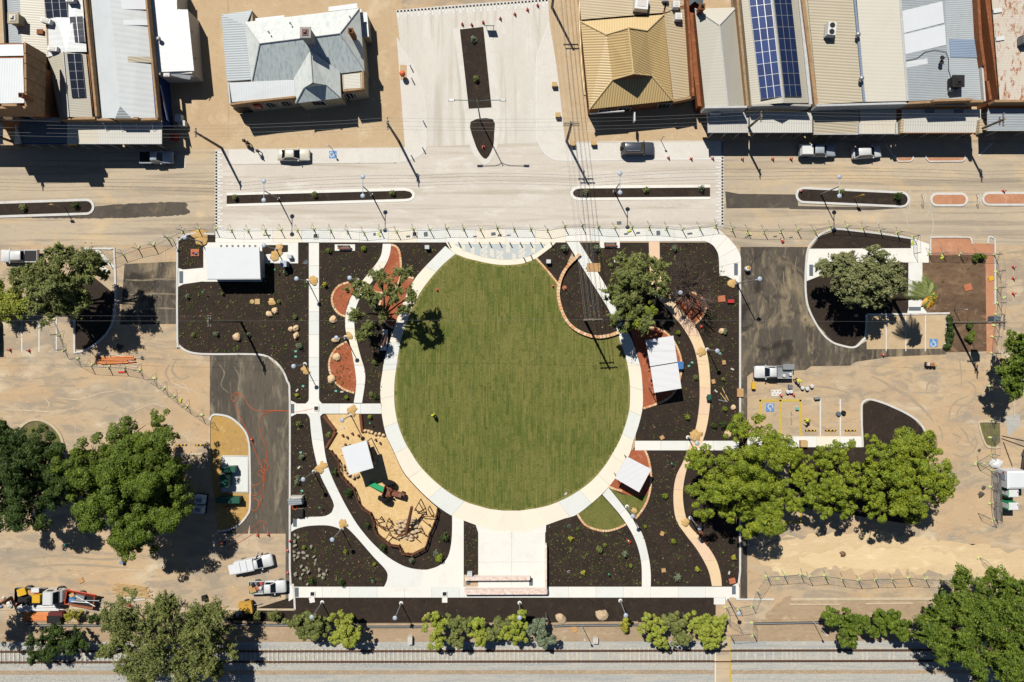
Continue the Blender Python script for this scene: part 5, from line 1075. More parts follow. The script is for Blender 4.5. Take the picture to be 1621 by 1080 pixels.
tree('lobed_tree', 'smaller mid green tree between the two large left trees', [(130, 745, 26, 7), (120, 785, 28, 6.5), (140, 815, 26, 6)], 'leaf_mid', seed=13, base=(150, 780))
tree('lobed_tree', 'leftmost bright green tree of the row by the yellow bays', [(1115, 722, 28, 8), (1180, 680, 26, 8), (1225, 700, 34, 8), (1130, 770, 36, 8.5), (1180, 740, 48, 10), (1195, 790, 42, 8.5), (1165, 810, 26, 7), (1220, 765, 30, 8), (1190, 835, 18, 6)], 'leaf_bright', seed=14, base=(1160, 762), trunk_r=.45, grow=1.12)
tree('lobed_tree', 'airy mid green tree in the middle of the yellow bay row', [(1262, 755, 22, 6), (1250, 790, 22, 6), (1290, 775, 28, 6.5), (1310, 725, 26, 6.5), (1325, 765, 30, 6.5), (1345, 800, 22, 6), (1255, 720, 16, 5.5), (1275, 735, 20, 6), (1300, 800, 22, 6), (1350, 745, 22, 6.5), (1330, 710, 18, 6)], 'leaf_bright', seed=15, dens=.9, base=(1290, 765), bark='barkpale', grow=1.15)
tree('lobed_tree', 'large yellow green tree at the right end of the bay row', [(1392, 712, 24, 8.5), (1395, 750, 38, 9), (1435, 730, 42, 10), (1470, 715, 30, 8.5), (1485, 760, 30, 8.5), (1440, 780, 40, 9), (1395, 800, 26, 7), (1440, 815, 20, 6.5), (1370, 775, 24, 7)], 'leaf_bright', seed=16, base=(1405, 765), trunk_r=.5, grow=1.1)
tree('feathery_tree', 'grey green feathery tree over the parked ute in the upper left', [(105, 402, 22, 8), (72, 432, 24, 8.5), (125, 428, 32, 9), (90, 452, 36, 9), (48, 450, 22, 8), (122, 472, 32, 7.5), (82, 482, 28, 7), (155, 420, 16, 7), (38, 436, 14, 7)], 'leaf_olive', 'wisp', 21, .16, 80, 1.25, grow=1.1, base=(105, 462), bark='barkdark', trunk_r=.4)
tree('bright_bush', 'vivid lime green bush at the left edge under the feathery tree', [(8, 475, 30, 1.6), (30, 485, 22, 1.4), (12, 492, 16, 1.2)], 'leaf_lime', 'wisp', 22, .15, 80, 3.0, limbs=False, cat='bush')
tree('feathery_tree', 'big grey green feathery tree in front of the railway, lower left', [(215, 985, 46, 6.5), (270, 975, 42, 7), (315, 1000, 44, 7), (240, 1030, 52, 7), (300, 1045, 44, 6.5), (345, 1010, 26, 6), (190, 1010, 28, 6), (260, 955, 18, 6), (178, 985, 12, 5.5), (330, 968, 14, 6), (365, 1030, 14, 5), (205, 1060, 16, 5.5), (170, 1035, 12, 5), (340, 1062, 16, 5.5)], 'leaf_olive', 'wisp', 23, .16, 75, 1.0, base=(290, 1000), trunk_r=.45, drift=(.3, .3))
tree('leaning_shrub_tree', 'dark green leaning shrub tree beside the rails, lower left', [(95, 1000, 22, 2.5), (75, 1020, 22, 2.5), (120, 1010, 22, 2.6), (60, 1040, 14, 2.2)], 'leaf_dark', 'wisp', 24, .17, 75, 1.4, base=(120, 1015))
tree('edge_tree', 'tree just past the left edge whose shade falls on the rails', [(-40, 985, 34, 6), (-20, 960, 24, 5.5)], 'leaf_dark', 'lobe', 25)
tree('feathery_tree', 'open branched feathery tree over the red gravel pads', [(572, 458, 20, 7.5), (603, 436, 18, 8.5), (640, 436, 15, 8.5), (625, 462, 17, 8.2), (592, 472, 15, 7.5), (652, 470, 13, 8.2), (640, 490, 10, 7.5), (566, 500, 15, 5), (582, 520, 13, 5), (604, 497, 12, 5.5), (574, 532, 10, 4.5)], 'leaf_olive', 'wisp', 26, .14, 60, 1.3, base=(612, 500), bark='barkdark', trunk_r=.28)
tree('feathery_tree', 'round olive tree over the tan path start', [(985, 420, 22, 6), (1015, 415, 24, 6.5), (1005, 445, 32, 7), (975, 455, 22, 6.5), (1030, 450, 26, 6.5), (990, 490, 30, 6.5), (1015, 500, 26, 6), (1045, 425, 18, 6)], 'leaf_olive', 'wisp', 27, .16, 75, 1.1, base=(1015, 470), trunk_r=.35)
tree('bright_bush', 'yellow green crown leaning over the curved footpath', [(975, 475, 18, 5), (985, 510, 22, 5.5), (1010, 508, 22, 5.5), (1025, 490, 14, 5)], 'leaf_bright', 'lobe', 28, .15, 70, .8, base=(1000, 505))
tree('feathery_tree', 'pale olive tree in the rounded island by the accessible bay', [(1310, 425, 20, 5.5), (1345, 415, 28, 6.5), (1385, 415, 28, 6.5), (1335, 445, 32, 6.5), (1375, 445, 36, 7), (1410, 440, 24, 6), (1355, 470, 26, 5.5), (1390, 470, 22, 5.5)], 'leaf_grey', 'wisp', 29, .17, 75, 1.2, base=(1340, 462), trunk_r=.4)
tree('lobed_tree', 'olive tree cut by the right edge beside the tall pole', [(1605, 540, 24, 6.5), (1600, 580, 28, 7), (1620, 570, 28, 7), (1605, 610, 20, 6)], 'leaf_mid', 'wisp', 30, .17, 80, 1.2, base=(1585, 570))
tree('pine_tree', 'huge dark green pine tree in the lower right corner', [(1500, 960, 32, 7), (1545, 940, 40, 8), (1600, 935, 40, 8), (1490, 995, 34, 7), (1540, 990, 44, 8.5), (1595, 985, 46, 9), (1530, 1035, 38, 7), (1575, 1035, 42, 7.5), (1610, 1065, 44, 7), (1630, 1010, 40, 8), (1470, 975, 14, 6), (1515, 925, 14, 7), (1570, 912, 16, 7), (1462, 1005, 14, 6), (1490, 1035, 16, 6), (1548, 1070, 20, 6)], 'leaf_mid', 'wisp', 31, .17, 90, 1.0, base=(1555, 985), trunk_r=.6, drift=(.7, -.3))
tree('pine_tree', 'green railway tree left of the huge pine', [(1395, 978, 20, 4), (1415, 985, 22, 4.2), (1430, 1000, 16, 3.8), (1385, 1000, 14, 3.6)], 'leaf_mid', 'lobe', 32, .16, 130, 1.4)
tree('railway_bush', 'green bush by the signal post right of the rail crossing', [(1318, 975, 18, 3.6), (1345, 982, 22, 4), (1338, 1005, 18, 3.6), (1365, 985, 14, 3.5)], 'leaf_mid', 'lobe', 33, .16, 130, 1.4, cat='bush')
rb = (('grey green bush left in the first railside clump', [(490, 980, 20, 3.4), (505, 992, 18, 3.4), (470, 985, 14, 3), (488, 1003, 14, 3)], 'leaf_olive'), ('yellow green bush right in the first railside clump', [(545, 982, 18, 3.4), (555, 1000, 18, 3.4), (540, 1005, 14, 3)], 'leaf_lime'),
      ('leftmost bush of the middle railside row', [(692, 985, 18, 3.3), (690, 1010, 15, 3)], 'leaf_lime'), ('second bush of the middle railside row', [(725, 990, 18, 3.4), (722, 1010, 15, 3.2)], 'leaf_olive'), ('third bush of the middle railside row', [(757, 990, 17, 3.3), (760, 1010, 15, 3)], 'leaf_lime'), ('slim fourth bush of the middle railside row', [(790, 985, 11, 3), (785, 1005, 13, 3)], 'leaf_olive'), ('fifth bush of the middle railside row, under the lamp', [(820, 985, 18, 3.4), (815, 1005, 18, 3.2)], 'leaf_lime'), ('grey rightmost bush of the middle railside row', [(855, 990, 16, 3.2), (862, 1008, 15, 3)], 'leaf_silver'),
      ('left bush of the clump beside the rail crossing', [(1030, 985, 20, 3.6), (1038, 1003, 18, 3.3)], 'leaf_lime'), ('middle bush of the clump beside the rail crossing', [(1068, 985, 15, 3.4), (1072, 1003, 16, 3.2)], 'leaf_olive'), ('right bush of the clump beside the rail crossing', [(1105, 990, 20, 3.6), (1132, 990, 18, 3.6), (1125, 1010, 18, 3.3)], 'leaf_lime'))
for i, (lb, lobes, lm) in enumerate(rb): tree('railside_bush', lb, lobes, lm, 'lobe', 40 + i, .13, 170, 1.5, grow=1.15, trunk_r=.1, group='bushes along the railway', zr=.75, cat='bush')
for i, (lb, lobes, lm) in enumerate((('round yellow green shrub beside the dark pipe box', [(117, 975, 14, 1.2)], 'leaf_yellow'), ('small dark shrub right of the yellow shrub by the trailer', [(150, 978, 8, .8)], 'leaf_dark'), ('dark green shrub beside the timber pile', [(180, 976, 9, 1.0)], 'leaf_dark'), ('small shrub below the yellow arrow trailer', [(406, 974, 7, 1.0)], 'leaf_olive'), ('green shrub by the kerb corner near the railway', [(436, 976, 10, 1.2)], 'leaf_olive'), ('thin yellow shrub below the lamp near the crossing', [(992, 985, 8, 1.2), (990, 995, 6, .9)], 'leaf_yellow'), ('low weed hedge beside the accessible bay', [(1503, 503, 4, .35), (1503, 511, 4, .35), (1503, 520, 4, .35), (1503, 529, 4, .35), (1502, 538, 4, .3), (1500, 548, 4, .3)], 'leaf_dark'), ('narrow weeds beside the tall transformer pole', [(1536, 514, 3, .6), (1540, 528, 3, .6), (1535, 534, 4, .5)], 'leaf_mid'), ('green weeds at the paved corner fence', [(1555, 407, 5, .5), (1545, 407, 4, .4)], 'leaf_mid'))):
    tree('shrub', lb, lobes, lm, 'lobe', 60 + i, .11, 60, 1.6, trunk_r=.05, limbs=False, zr=.8, cat='shrub')
# leafless tree --------------------------------------------------------------
def bare_tree(label, base, h, spread, seed):
    rg = random.Random(seed); g = P(*base); root = thing('bare_tree', label, 'tree', g); mb = MB(); tw = MB()
    def grow(p, d, L, r, lev):
        n = 3; q = p
        for i in range(n):
            d2 = (d + Vector((rg.uniform(-.25, .25), rg.uniform(-.25, .25), rg.uniform(-.12, .14)))).normalized(); e = q + d2 * L / n
            (mb if lev < 2 else tw).cyl(q, e, r * (1 - .3 * i / n), r * (1 - .3 * (i + 1) / n), 6 if lev < 2 else 4, False); q = e; d = d2
            if lev < 4 and i > 0 or lev == 0:
                for _ in range(2 if lev < 3 else 1):
                    a = rg.uniform(0, 6.28); side = Vector((math.cos(a), math.sin(a), rg.uniform(-.1, .5))); grow(q, (d * .8 + side * .75).normalized(), L * rg.uniform(.55, .75), r * .5, lev + 1)
        if lev < 4: grow(q, d, L * .7, r * .6, lev + 1)
    mb.cyl((0, 0, -.05), (0, 0, h * .3), .3, .24, 8)
    for i in range(13):
        a = i * .5 + rg.uniform(-.2, .2); grow(Vector((0, 0, h * rg.uniform(.22, .32))), Vector((math.cos(a), math.sin(a), rg.uniform(.35, 1.3))).normalized(), spread * rg.uniform(.5, .75), .11, 1)
    mb.build('trunk', M['barkgrey'], root); tw.build('twigs', M['barkgrey'], root); return root
bare_tree('leafless dark branched tree beside the red bench circle', (1082, 455), 6.5, 3.6, 4)
# palm -------------------------------------------------------------------------
pr = thing('palm_tree', 'tall palm with brown skirt in the soil by the accessible bay', 'palm', P(1413, 474))
mb = MB(); hp = 8.6; sk = 0.0
for i in range(14):
    a = hp * i / 14; mb.cyl((0, 0, a), (0, 0, a + hp / 14), .28 + (.04 if i % 2 else 0), .24, 10)
mb.build('trunk', M['barkdark'], pr)
mb = MB(); rg = random.Random(3)
for i in range(60):
    a = rg.uniform(0, 6.28); z = rg.uniform(hp - 2.2, hp); mb.cyl((.2 * math.cos(a), .2 * math.sin(a), z), (.5 * math.cos(a), .5 * math.sin(a), z - .7), .05, .01, 4)
mb.build('skirt', M['bark'], pr)
def frond(a, L, droop, mat, name='frond'):
    V = []; rgf = random.Random(int(a * 100)); n = 26; c, s_ = math.cos(a), math.sin(a)
    for i in range(n):
        t = (i + 1) / n; r = L * t * (1 - .12 * t); z = hp + .5 * math.sin(t * 2.2) - droop * t * t
        w_ = .75 * math.sin(math.pi * min(1, t * .92 + .1)) ** .7 + .05
        for sgn in (-1, 1):
            bx, by = c * r, s_ * r; tx, ty = bx + (-s_ * sgn * w_ + c * w_ * .7), by + (c * sgn * w_ + s_ * w_ * .7); tz = z - .25 * w_ - rgf.uniform(0, .12)
            hw = .055; V.append([(bx - c * hw, by - s_ * hw, z), (bx + c * hw, by + s_ * hw, z), ((bx + tx) / 2 + c * hw, (by + ty) / 2 + s_ * hw, (z + tz) / 2 + .05), (tx, ty, tz)])
    o = link(name, quads_mesh(name, np.array(V)), M[mat], pr); return o
for i in range(11): frond(1.0 + i * .2 + (i % 3) * .05, 2.6 + (i % 4) * .3, .9 + (i % 3) * .3, 'palm')
for i in range(8): frond(-1.6 + i * .28, 1.5 + (i % 3) * .2, 1.3, 'palmdead' if i % 2 == 0 else 'leaf_mid')
# planted shrubs -----------------------------------------------------------------
shr = {}
def shrub_proto(kind):
    if kind in shr: return shr[kind]
    rng = np.random.default_rng(len(shr) + 90); lm, r, h, n = {'a': ('leaf_silver', .42, .7, 150), 'b': ('leaf_olive', .36, .6, 130), 'c': ('leaf_yellow', .3, .55, 120), 'd': ('leaf_bright', .4, .6, 150), 'e': ('leaf_dark', .38, .7, 130)}[kind]
    d = rng.normal(size=(n, 3)); d /= np.linalg.norm(d, axis=1, keepdims=True); d[:, 2] = np.abs(d[:, 2]); p = d * rng.uniform(.35, 1, (n, 1)) * np.array([r, r, h]) + np.array([0, 0, .15])
    nr = d * .6 + rng.normal(size=(n, 3)) * .5 + np.array([0, 0, .5]); nr /= np.linalg.norm(nr, axis=1, keepdims=True)
    shr[kind] = (quads_mesh('foliage', leaf_quads(p, nr, .11, rng, .4)), M[lm], MB().cyl((0, 0, 0), (0, 0, h * .6), .03, .02, 5).mesh('stem')); return shr[kind]
def shrub(kind, x, y, s, label, group):
    f, m, st = shrub_proto(kind); r = thing('young_shrub', label, 'shrub', P(x, y, .02), random.uniform(0, 6), group); r.scale = (s, s, s * random.uniform(.9, 1.3))
    link('foliage', f, m, r); link('stem', st, M['bark'], r)
zA = zz(270, 350, .1852); zB = zz(480, 370, .1852); zC = zz(860, 360, .2222); zD = zz(440, 540, .1852); zE = zz(440, 690, .2222); zF = zz(880, 690, .2408); zG = zz(960, 500, .2037); zH = zz(680, 770, .176)
PL = [('young shrub in the dark mulch around the toilet block', 'shrubs by the toilet block', [('a', *zA(150, 645), .9), ('b', *zA(200, 975), 1.0), ('a', *zA(395, 965), 1.0), ('a', *zA(670, 970), .9), ('b', *zA(1070, 820), 1.0), ('a', *zA(1100, 1065), 1.1), ('b', *zA(450, 620), .8), ('b', *zA(930, 690), .8), ('a', *zD(195, 45), 1.0), ('c', *zD(165, 460), 1.0), ('a', *zA(985, 440), 1.0)]),
      ('young shrub in the mulch around the red gravel pads', 'shrubs by the red pads', [('b', *zB(225, 145), 1.2), ('d', *zB(520, 130), 1.2), ('c', *zB(190, 435), 1.2), ('e', *zB(900, 320), 1.3), ('b', *zD(830, 180), 1.2), ('e', *zD(835, 470), 1.3), ('b', *zD(800, 450), 1.0), ('d', *zD(590, 480), .9)]),
      ('young shrub in the mulch strip along the left driveway kerb', 'shrubs on the driveway strip', [('b', *zD(185, 700), 1.2), ('b', *zD(205, 985), 1.0), ('a', *zE(175, 145), 1.0), ('a', *zE(145, 320), 1.2), ('a', *zE(150, 290), .8)]),
      ('shrub planted in the mulch outside the playground fence', 'shrubs by the playground', [('e', *zE(410, 255), 1.5), ('e', *zE(505, 400), 1.7), ('e', *zE(640, 630), 1.2), ('e', *zE(750, 790), 1.5), ('a', *zE(955, 880), 1.1), ('e', *zE(1190, 715), 1.7), ('d', *zE(1155, 860), 1.8), ('a', *zE(1130, 830), 1.2), ('b', *zD(440, 800), 1.3), ('d', *zD(790, 645), .9)]),
      ('shrub in the bed of scattered grey stones', 'shrubs in the stone bed', [('e', *zE(245, 1025), 1.4), ('e', *zE(455, 1035), 1.4), ('d', *zE(485, 820), .9), ('d', *zE(190, 790), .9), ('d', *zE(690, 910), .8)]),
      ('rounded young shrub in the large bed right of the stage', 'shrubs right of the stage', [('c', *zH(1265, 465), 1.2), ('b', *zF(285, 740), 1.5), ('a', *zF(450, 770), 1.3), ('c', *zF(178, 895), 1.2), ('c', *zF(100, 670), .9), ('d', *zF(320, 715), .8), ('d', *zF(490, 850), .8)]),
      ('young shrub in the bed between the white and tan paths', 'shrubs between the paths', [('d', *zF(715, 390), 1.2), ('d', *zF(770, 690), 1.1), ('c', *zF(925, 870), 1.2), ('a', *zF(795, 925), 1.5), ('d', *zF(585, 595), .8), ('c', *zF(1165, 795), 1.2)]),
      ('young shrub in the mulch around the two part shelter', 'shrubs by the picnic shelter', [('d', *zG(625, 785), 1.2), ('d', *zG(915, 720), 1.1), ('e', *zG(830, 850), 1.2), ('e', *zG(900, 840), 1.4), ('d', *zG(555, 130), 1.0), ('b', *zG(690, 480), 1.1), ('b', *zG(905, 490), .9), ('d', *zC(960, 750), .9), ('a', *zC(1290, 740), 1.1)]),
      ('shrub in the top garden bed beside the half moon plaza', 'shrubs by the half moon plaza', [('a', *zC(150, 150), 1.4), ('a', *zC(380, 150), 1.4), ('b', *zC(480, 270), 1.1), ('a', *zC(935, 150), 1.2)]),
      ('young plant in a street median bed', 'median plants', [('a', 750, 64, 1.3), ('b', 754, 126, 1.4), ('b', 374, 313, 1.2), ('b', 499, 309, 1.4), ('b', 622, 306, 1.3), ('b', 1022, 301, 1.4), ('a', 1109, 299, 1.2), ('b', 926, 305, 1.3), ('b', 40, 329, 1.5), ('e', 122, 326, 1.4), ('b', 1330, 304, 1.4), ('e', 1418, 312, 1.7)]),
      ('low plant in the half round weedy bed', 'weedy bed plants', [('d', 52, 680, .8), ('c', 36, 690, .7), ('c', 86, 690, .7), ('d', 74, 676, .7)])]
for lb, gp, items in PL:
    for (k, x, y, s) in items: shrub(k, x, y, s, {'a': 'silvery ', 'b': 'olive ', 'c': 'yellowish ', 'd': 'bright green ', 'e': 'dark green '}[k] + lb.replace('rounded ', ''), gp)
# ground-cover seedlings and bark chips: too many to count -------------------------
BEDS = [[(284, 450), (320, 448), (412, 448), (415, 418), (474, 418), (488, 400), (488, 636), (462, 630), (455, 605), (443, 583), (400, 563), (303, 556), (284, 540)], [(285, 376), (318, 376), (318, 422), (285, 420)], [(507, 388), (604, 388), (600, 410), (570, 446), (548, 490), (546, 525), (560, 600), (558, 636), (507, 636)], [(636, 388), (700, 388), (660, 432), (637, 440)], [(578, 560), (600, 530), (606, 590), (602, 636), (576, 636)],
        [(463, 662), (488, 662), (505, 755), (526, 800), (515, 815), (463, 825)], [(463, 845), (520, 836), (560, 850), (608, 905), (605, 926), (468, 926)], [(512, 690), (520, 715), (540, 760), (590, 830), (640, 878), (690, 860), (712, 830), (712, 865), (690, 894), (640, 893), (560, 818), (518, 720)], [(736, 826), (755, 834), (755, 905), (736, 905)], [(868, 832), (912, 818), (950, 842), (985, 835), (1012, 890), (1014, 926), (868, 926)], [(1032, 720), (1080, 718), (1066, 760), (1064, 800), (1085, 850), (1122, 920), (1034, 926), (1028, 870), (1005, 830), (1030, 790)], [(1095, 840), (1168, 850), (1168, 920), (1146, 924), (1136, 880)],
        [(1022, 655), (1055, 640), (1080, 600), (1082, 560), (1060, 520), (1080, 530), (1104, 590), (1098, 690), (1010, 695)], [(1105, 515), (1120, 500), (1168, 450), (1168, 690), (1122, 690), (1128, 600), (1118, 550)], [(890, 450), (920, 405), (965, 500), (975, 520), (930, 528), (895, 505)], [(860, 400), (890, 388), (915, 400), (885, 440)], [(922, 388), (1024, 388), (1026, 440), (960, 440)], [(1048, 386), (1115, 386), (1136, 410), (1165, 450), (1130, 480), (1090, 460), (1050, 450)]]
rgs = random.Random(9); G = []; Wc = []; Yc = []
for bedp in BEDS:
    xs = [p[0] for p in bedp]; ys = [p[1] for p in bedp]
    area = abs(sum(bedp[i][0] * bedp[(i + 1) % len(bedp)][1] - bedp[(i + 1) % len(bedp)][0] * bedp[i][1] for i in range(len(bedp)))) / 2; n = int(area / 34)
    for _ in range(n):
        x = rgs.uniform(min(xs), max(xs)); y = rgs.uniform(min(ys), max(ys))
        if not inpoly(x, y, bedp): continue
        p = P(x, y); s = rgs.uniform(.06, .15) * (1.5 if rgs.random() < .15 else 1)
        for k in range(7):
            a = rgs.uniform(0, 6.28); L = s * rgs.uniform(.7, 1.4); c, sn = math.cos(a), math.sin(a); w_ = s * .3; hz = .05 + rgs.uniform(.05, .16)
            G.append([(p.x, p.y, .03), (p.x + c * L * .6 - sn * w_, p.y + sn * L * .6 + c * w_, hz), (p.x + c * L, p.y + sn * L, hz * .8), (p.x + c * L * .6 + sn * w_, p.y + sn * L * .6 - c * w_, hz)])
    for _ in range(int(area / 26)):
        x = rgs.uniform(min(xs), max(xs)); y = rgs.uniform(min(ys), max(ys))
        if inpoly(x, y, bedp): p = P(x, y); sow(Wc, p.x, p.y, rgs.choice((.05, .06, .08, .12)), 1, .03)
struct(link('seedlings', quads_mesh('seedlings', np.array(G)), leafmat('seedling', (74, 92, 38), (92, 108, 44), (124, 132, 60), .15)), 'stuff')
struct(link('mulch_chips', quads_mesh('mulch_chips', np.array(Wc)), brickmat('chip', [(96, 74, 52), (150, 116, 74), (60, 48, 38), (176, 146, 104), (84, 66, 48)])), 'stuff')
# ================================================================ PARK AND STREET FURNITURE
def lamp_parts(h):
    return [('footing', MB().lathe([(.3, -.02), (.3, .06), (.14, .1)], n=12).mesh('footing'), 'concrete'), ('pole', MB().cyl((0, 0, .05), (0, 0, h), .085, .06, 10).box((0, 0, .25), (.3, .3, .04)).mesh('pole'), 'galv'),
            ('lamp_head', MB().lathe([(.1, h - .05), (.31, h + .02), (.335, h + .06), (.29, h + .12), (.12, h + .17)], n=18).mesh('lamp_head', True), 'lampdisc')]
LP = lamp_parts(5.2)
def park_lamp(x, y, label):
    r = thing('park_lamp', label, 'lamp post', P(x, y), 0, 'disc lamps along the park paths')
    for n, me, m in LP: link(n, me, M[m], r)
    return r
for x, y, lb in ((319, 383, 'disc lamp post in the corner bed by the toilet block'), (438, 395, 'disc lamp post right of the toilet block roof'), (487, 445, 'disc lamp post left of the long straight footpath'), (547, 534, 'disc lamp post above the lowest red gravel pad'), (567, 444, 'disc lamp post under the open branched tree'), (482.6, 576.7, 'disc lamp post left of the straight path, above the path crossing'), (555.7, 657.6, 'disc lamp post at the top of the playground sand'), (497, 746.7, 'disc lamp post in the bed above the metal letterbox seat'), (540.7, 837.3, 'disc lamp post in the grey stone bed'), (510, 953.7, 'leftmost disc lamp in the mulch strip along the railway'), (635, 955, 'second disc lamp from the left in the railway mulch strip'), (822.5, 954.6, 'disc lamp in the mulch strip directly below the stage'), (982, 951, 'disc lamp in the railway strip right of the stage'), (1152, 948.5, 'disc lamp at the rail crossing gate'), (992.5, 802, 'disc lamp on the small curved lawn'), (1093, 820, 'disc lamp beside the tan path and bench'), (1089, 692.5, 'disc lamp where the tan path meets the cross path'), (1119.5, 553.6, 'disc lamp right of the two part shelter'), (975, 413, 'disc lamp showing through the olive tree'), (1064, 466, 'disc lamp beside the red bench circle')):
    park_lamp(x, y, lb)
def street_lamp(x, y, h, label, arms, kind='disc', mat='galv'):
    r = thing('street_lamp', label, 'street light', P(x, y)); MB().cyl((0, 0, 0), (0, 0, h), .11, .07, 10).box((0, 0, .05), (.35, .35, .1)).build('pole', M[mat], r)
    for a, L in arms:
        d = Vector((math.cos(a), math.sin(a), 0)); e = d * L
        if kind == 'disc':
            ar = MB().cyl((0, 0, h), (e.x, e.y, h), .06, .05, 8).build('arm', M['lampdisc'], r)
            MB().lathe([(.1, h - .05), (.31, h + .02), (.335, h + .06), (.29, h + .12), (.12, h + .16)], (e.x, e.y, 0), 18).build('lamp_head', M['lampdisc'], ar, True)
        else:
            pts = [Vector((0, 0, h - .8)), d * L * .12 + Vector((0, 0, h - .35)), d * L * .35 + Vector((0, 0, h - .05)), d * L + Vector((0, 0, h + .05))]
            ar = MB().tube(pts, .05, 8).build('arm', M[mat], r); MB().box(d * (L + .35) + Vector((0, 0, h + .05)), (.85, .32, .14), a, .8).build('lamp_head', M['steel'], ar)
    return r
V2 = (math.pi / 2, -math.pi / 2)
for x, y, lb in ((441, 314.4, 'twin disc street light, left one in the long left median'), (588.5, 308, 'twin disc street light, right one in the long left median'), (972, 303, 'twin disc street light in the median right of the junction'), (1299, 308, 'twin disc street light in the far right kerbed median')): street_lamp(x, y, 6.0, lb, [(a, 1.36) for a in V2])
street_lamp(761, 193, 9.9, 'tall twin arm street light in the side street median', [(0, 3.2), (math.pi, 3.1)], 'cobra', 'poleteal')
street_lamp(1166, 449, 8.2, 'tall single disc light beside the right driveway kerb', [(.25, .6)])
# power poles -----------------------------------------------------------------
def power_pole(x, y, h, label, arms, rz=0.0, extra=None):
    r = thing('power_pole', label, 'power pole', P(x, y), rz); MB().cyl((0, 0, -.1), (0, 0, h), .21, .15, 10).build('pole', M['wood'], r)
    for (z, L, a) in arms:
        ca = MB().box((0, 0, z), (L, .12, .13), a).build('crossarm', M['wood'], r); ins = MB()
        for k in (-.46, -.2, .2, .46): ins.lathe([(.07, z + .06), (.09, z + .14), (.05, z + .26)], (math.cos(a) * L * k, math.sin(a) * L * k, 0), 8)
        ins.build('insulator', M['steel'], ca)
    return r
HP = math.pi / 2
power_pole(351, 234.6, 8.6, 'timber power pole at the left corner of the concrete road', [(8.3, 1.3, HP)])
power_pole(631, 223, 9.2, 'timber power pole at the left junction corner', [(8.9, 1.8, HP), (8.2, 1.2, HP)])
power_pole(897, 224, 9.6, 'timber power pole at the right junction corner', [(9.3, 2.2, 0), (8.4, 2.2, 0), (7.7, 1.6, HP)])
power_pole(1172, 213, 9.0, 'timber power pole in front of the blue solar gable shop', [(8.7, 1.4, HP)])
power_pole(1523, 217, 9.0, 'timber power pole in front of the grey roof shop', [(8.7, 1.8, HP), (8.0, 1.2, HP)])
power_pole(37, 231, 9.0, 'timber power pole in front of the corner shop', [(8.6, 1.8, HP), (8.0, 1.2, HP)])
power_pole(874, 12, 9.5, 'timber power pole at the top of the side street', [(9.2, 2.2, 0), (8.3, 2.2, 0)])
power_pole(926, 507, 11.0, 'tall timber power pole inside the curved garden wall', [(10.7, 2.6, .05), (9.6, 2.2, .05)])
r = power_pole(381, 509, 11.0, 'tall timber power pole in the upper left garden bed', [(10.7, 1.5, HP), (10.0, 1.5, HP)])
r = power_pole(1508, 511, 11.2, 'tall timber power pole with grey transformer by the soil plot', [(10.9, 2.0, HP), (10.0, 1.6, HP), (8.6, 1.4, 0)])
tr_ = MB().box((.75, .35, 7.9), (.95, .95, 1.3)).build('transformer', M['tactile'], r)
fm = MB()
for k in range(5): fm.box((.4 + k * .17, .86, 7.9), (.05, .12, 1.1))
fm.build('cooling_fin', M['steel'], tr_); MB().lathe([(.07, 8.55), (.1, 8.7), (.05, 8.95)], (.6, .35, 0), 8).lathe([(.07, 8.55), (.1, 8.7), (.05, 8.95)], (.95, .35, 0), 8).build('bushing', M['steel'], tr_)
def wire(pts, label, r=.013, sag=.5, group='overhead wires'):
    mb = MB()
    for a, b in zip(pts, pts[1:]):
        n = 10; q = [Vector(a).lerp(Vector(b), i / n) - Vector((0, 0, sag * 4 * (i / n) * (1 - i / n))) for i in range(n + 1)]; mb.tube(q, r, 4)
    return tag(mb.build('overhead_wire', M['grey']), label, 'wire', group)
st = [P(-300, 232), P(37, 231), P(351, 234.6), P(631, 223), P(897, 224), P(1172, 213), P(1523, 217), P(1900, 217)]
for k, (dy, z) in enumerate(((.75, 8.9), (.3, 8.9), (-.35, 8.9), (-.8, 8.9))): wire([p + Vector((0, dy, z)) for p in st], ('topmost', 'second', 'third', 'lowest')[k] + ' of the four thin wires along the shops')
ns = [P(850, -260), P(874, 12), P(897, 224), P(926, 507)]
for k, dx in enumerate((-1.1, -.8, -.45, -.15, .2, .5, .8, 1.1)): wire([p + Vector((dx, 0, z)) for p, z in zip(ns, (9.5, 9.3 - (k % 2) * .9, 9.4 - (k % 2) * .9, 10.8 - (k % 2)))], ('leftmost', 'second', 'third', 'fourth', 'fifth', 'sixth', 'seventh', 'rightmost')[k] + ' wire from the left in the bundle crossing the street', .016, .4, 'wire bundle over the street')
wire([P(-200, 508) + Vector((0, 0, 10.8)), P(381, 509) + Vector((0, 0, 10.8)), P(926, 507) + Vector((0, 0, 10.4)), P(1508, 511) + Vector((0, 0, 10.8)), P(1900, 512, 10.8)], 'single wire crossing the park from left to right', .009, 1.0)
wire([P(-200, 500) + Vector((0, 0, 10.1)), P(381, 502) + Vector((0, 0, 10.1))], 'wire running to the left from the upper left garden pole', .009, .8)
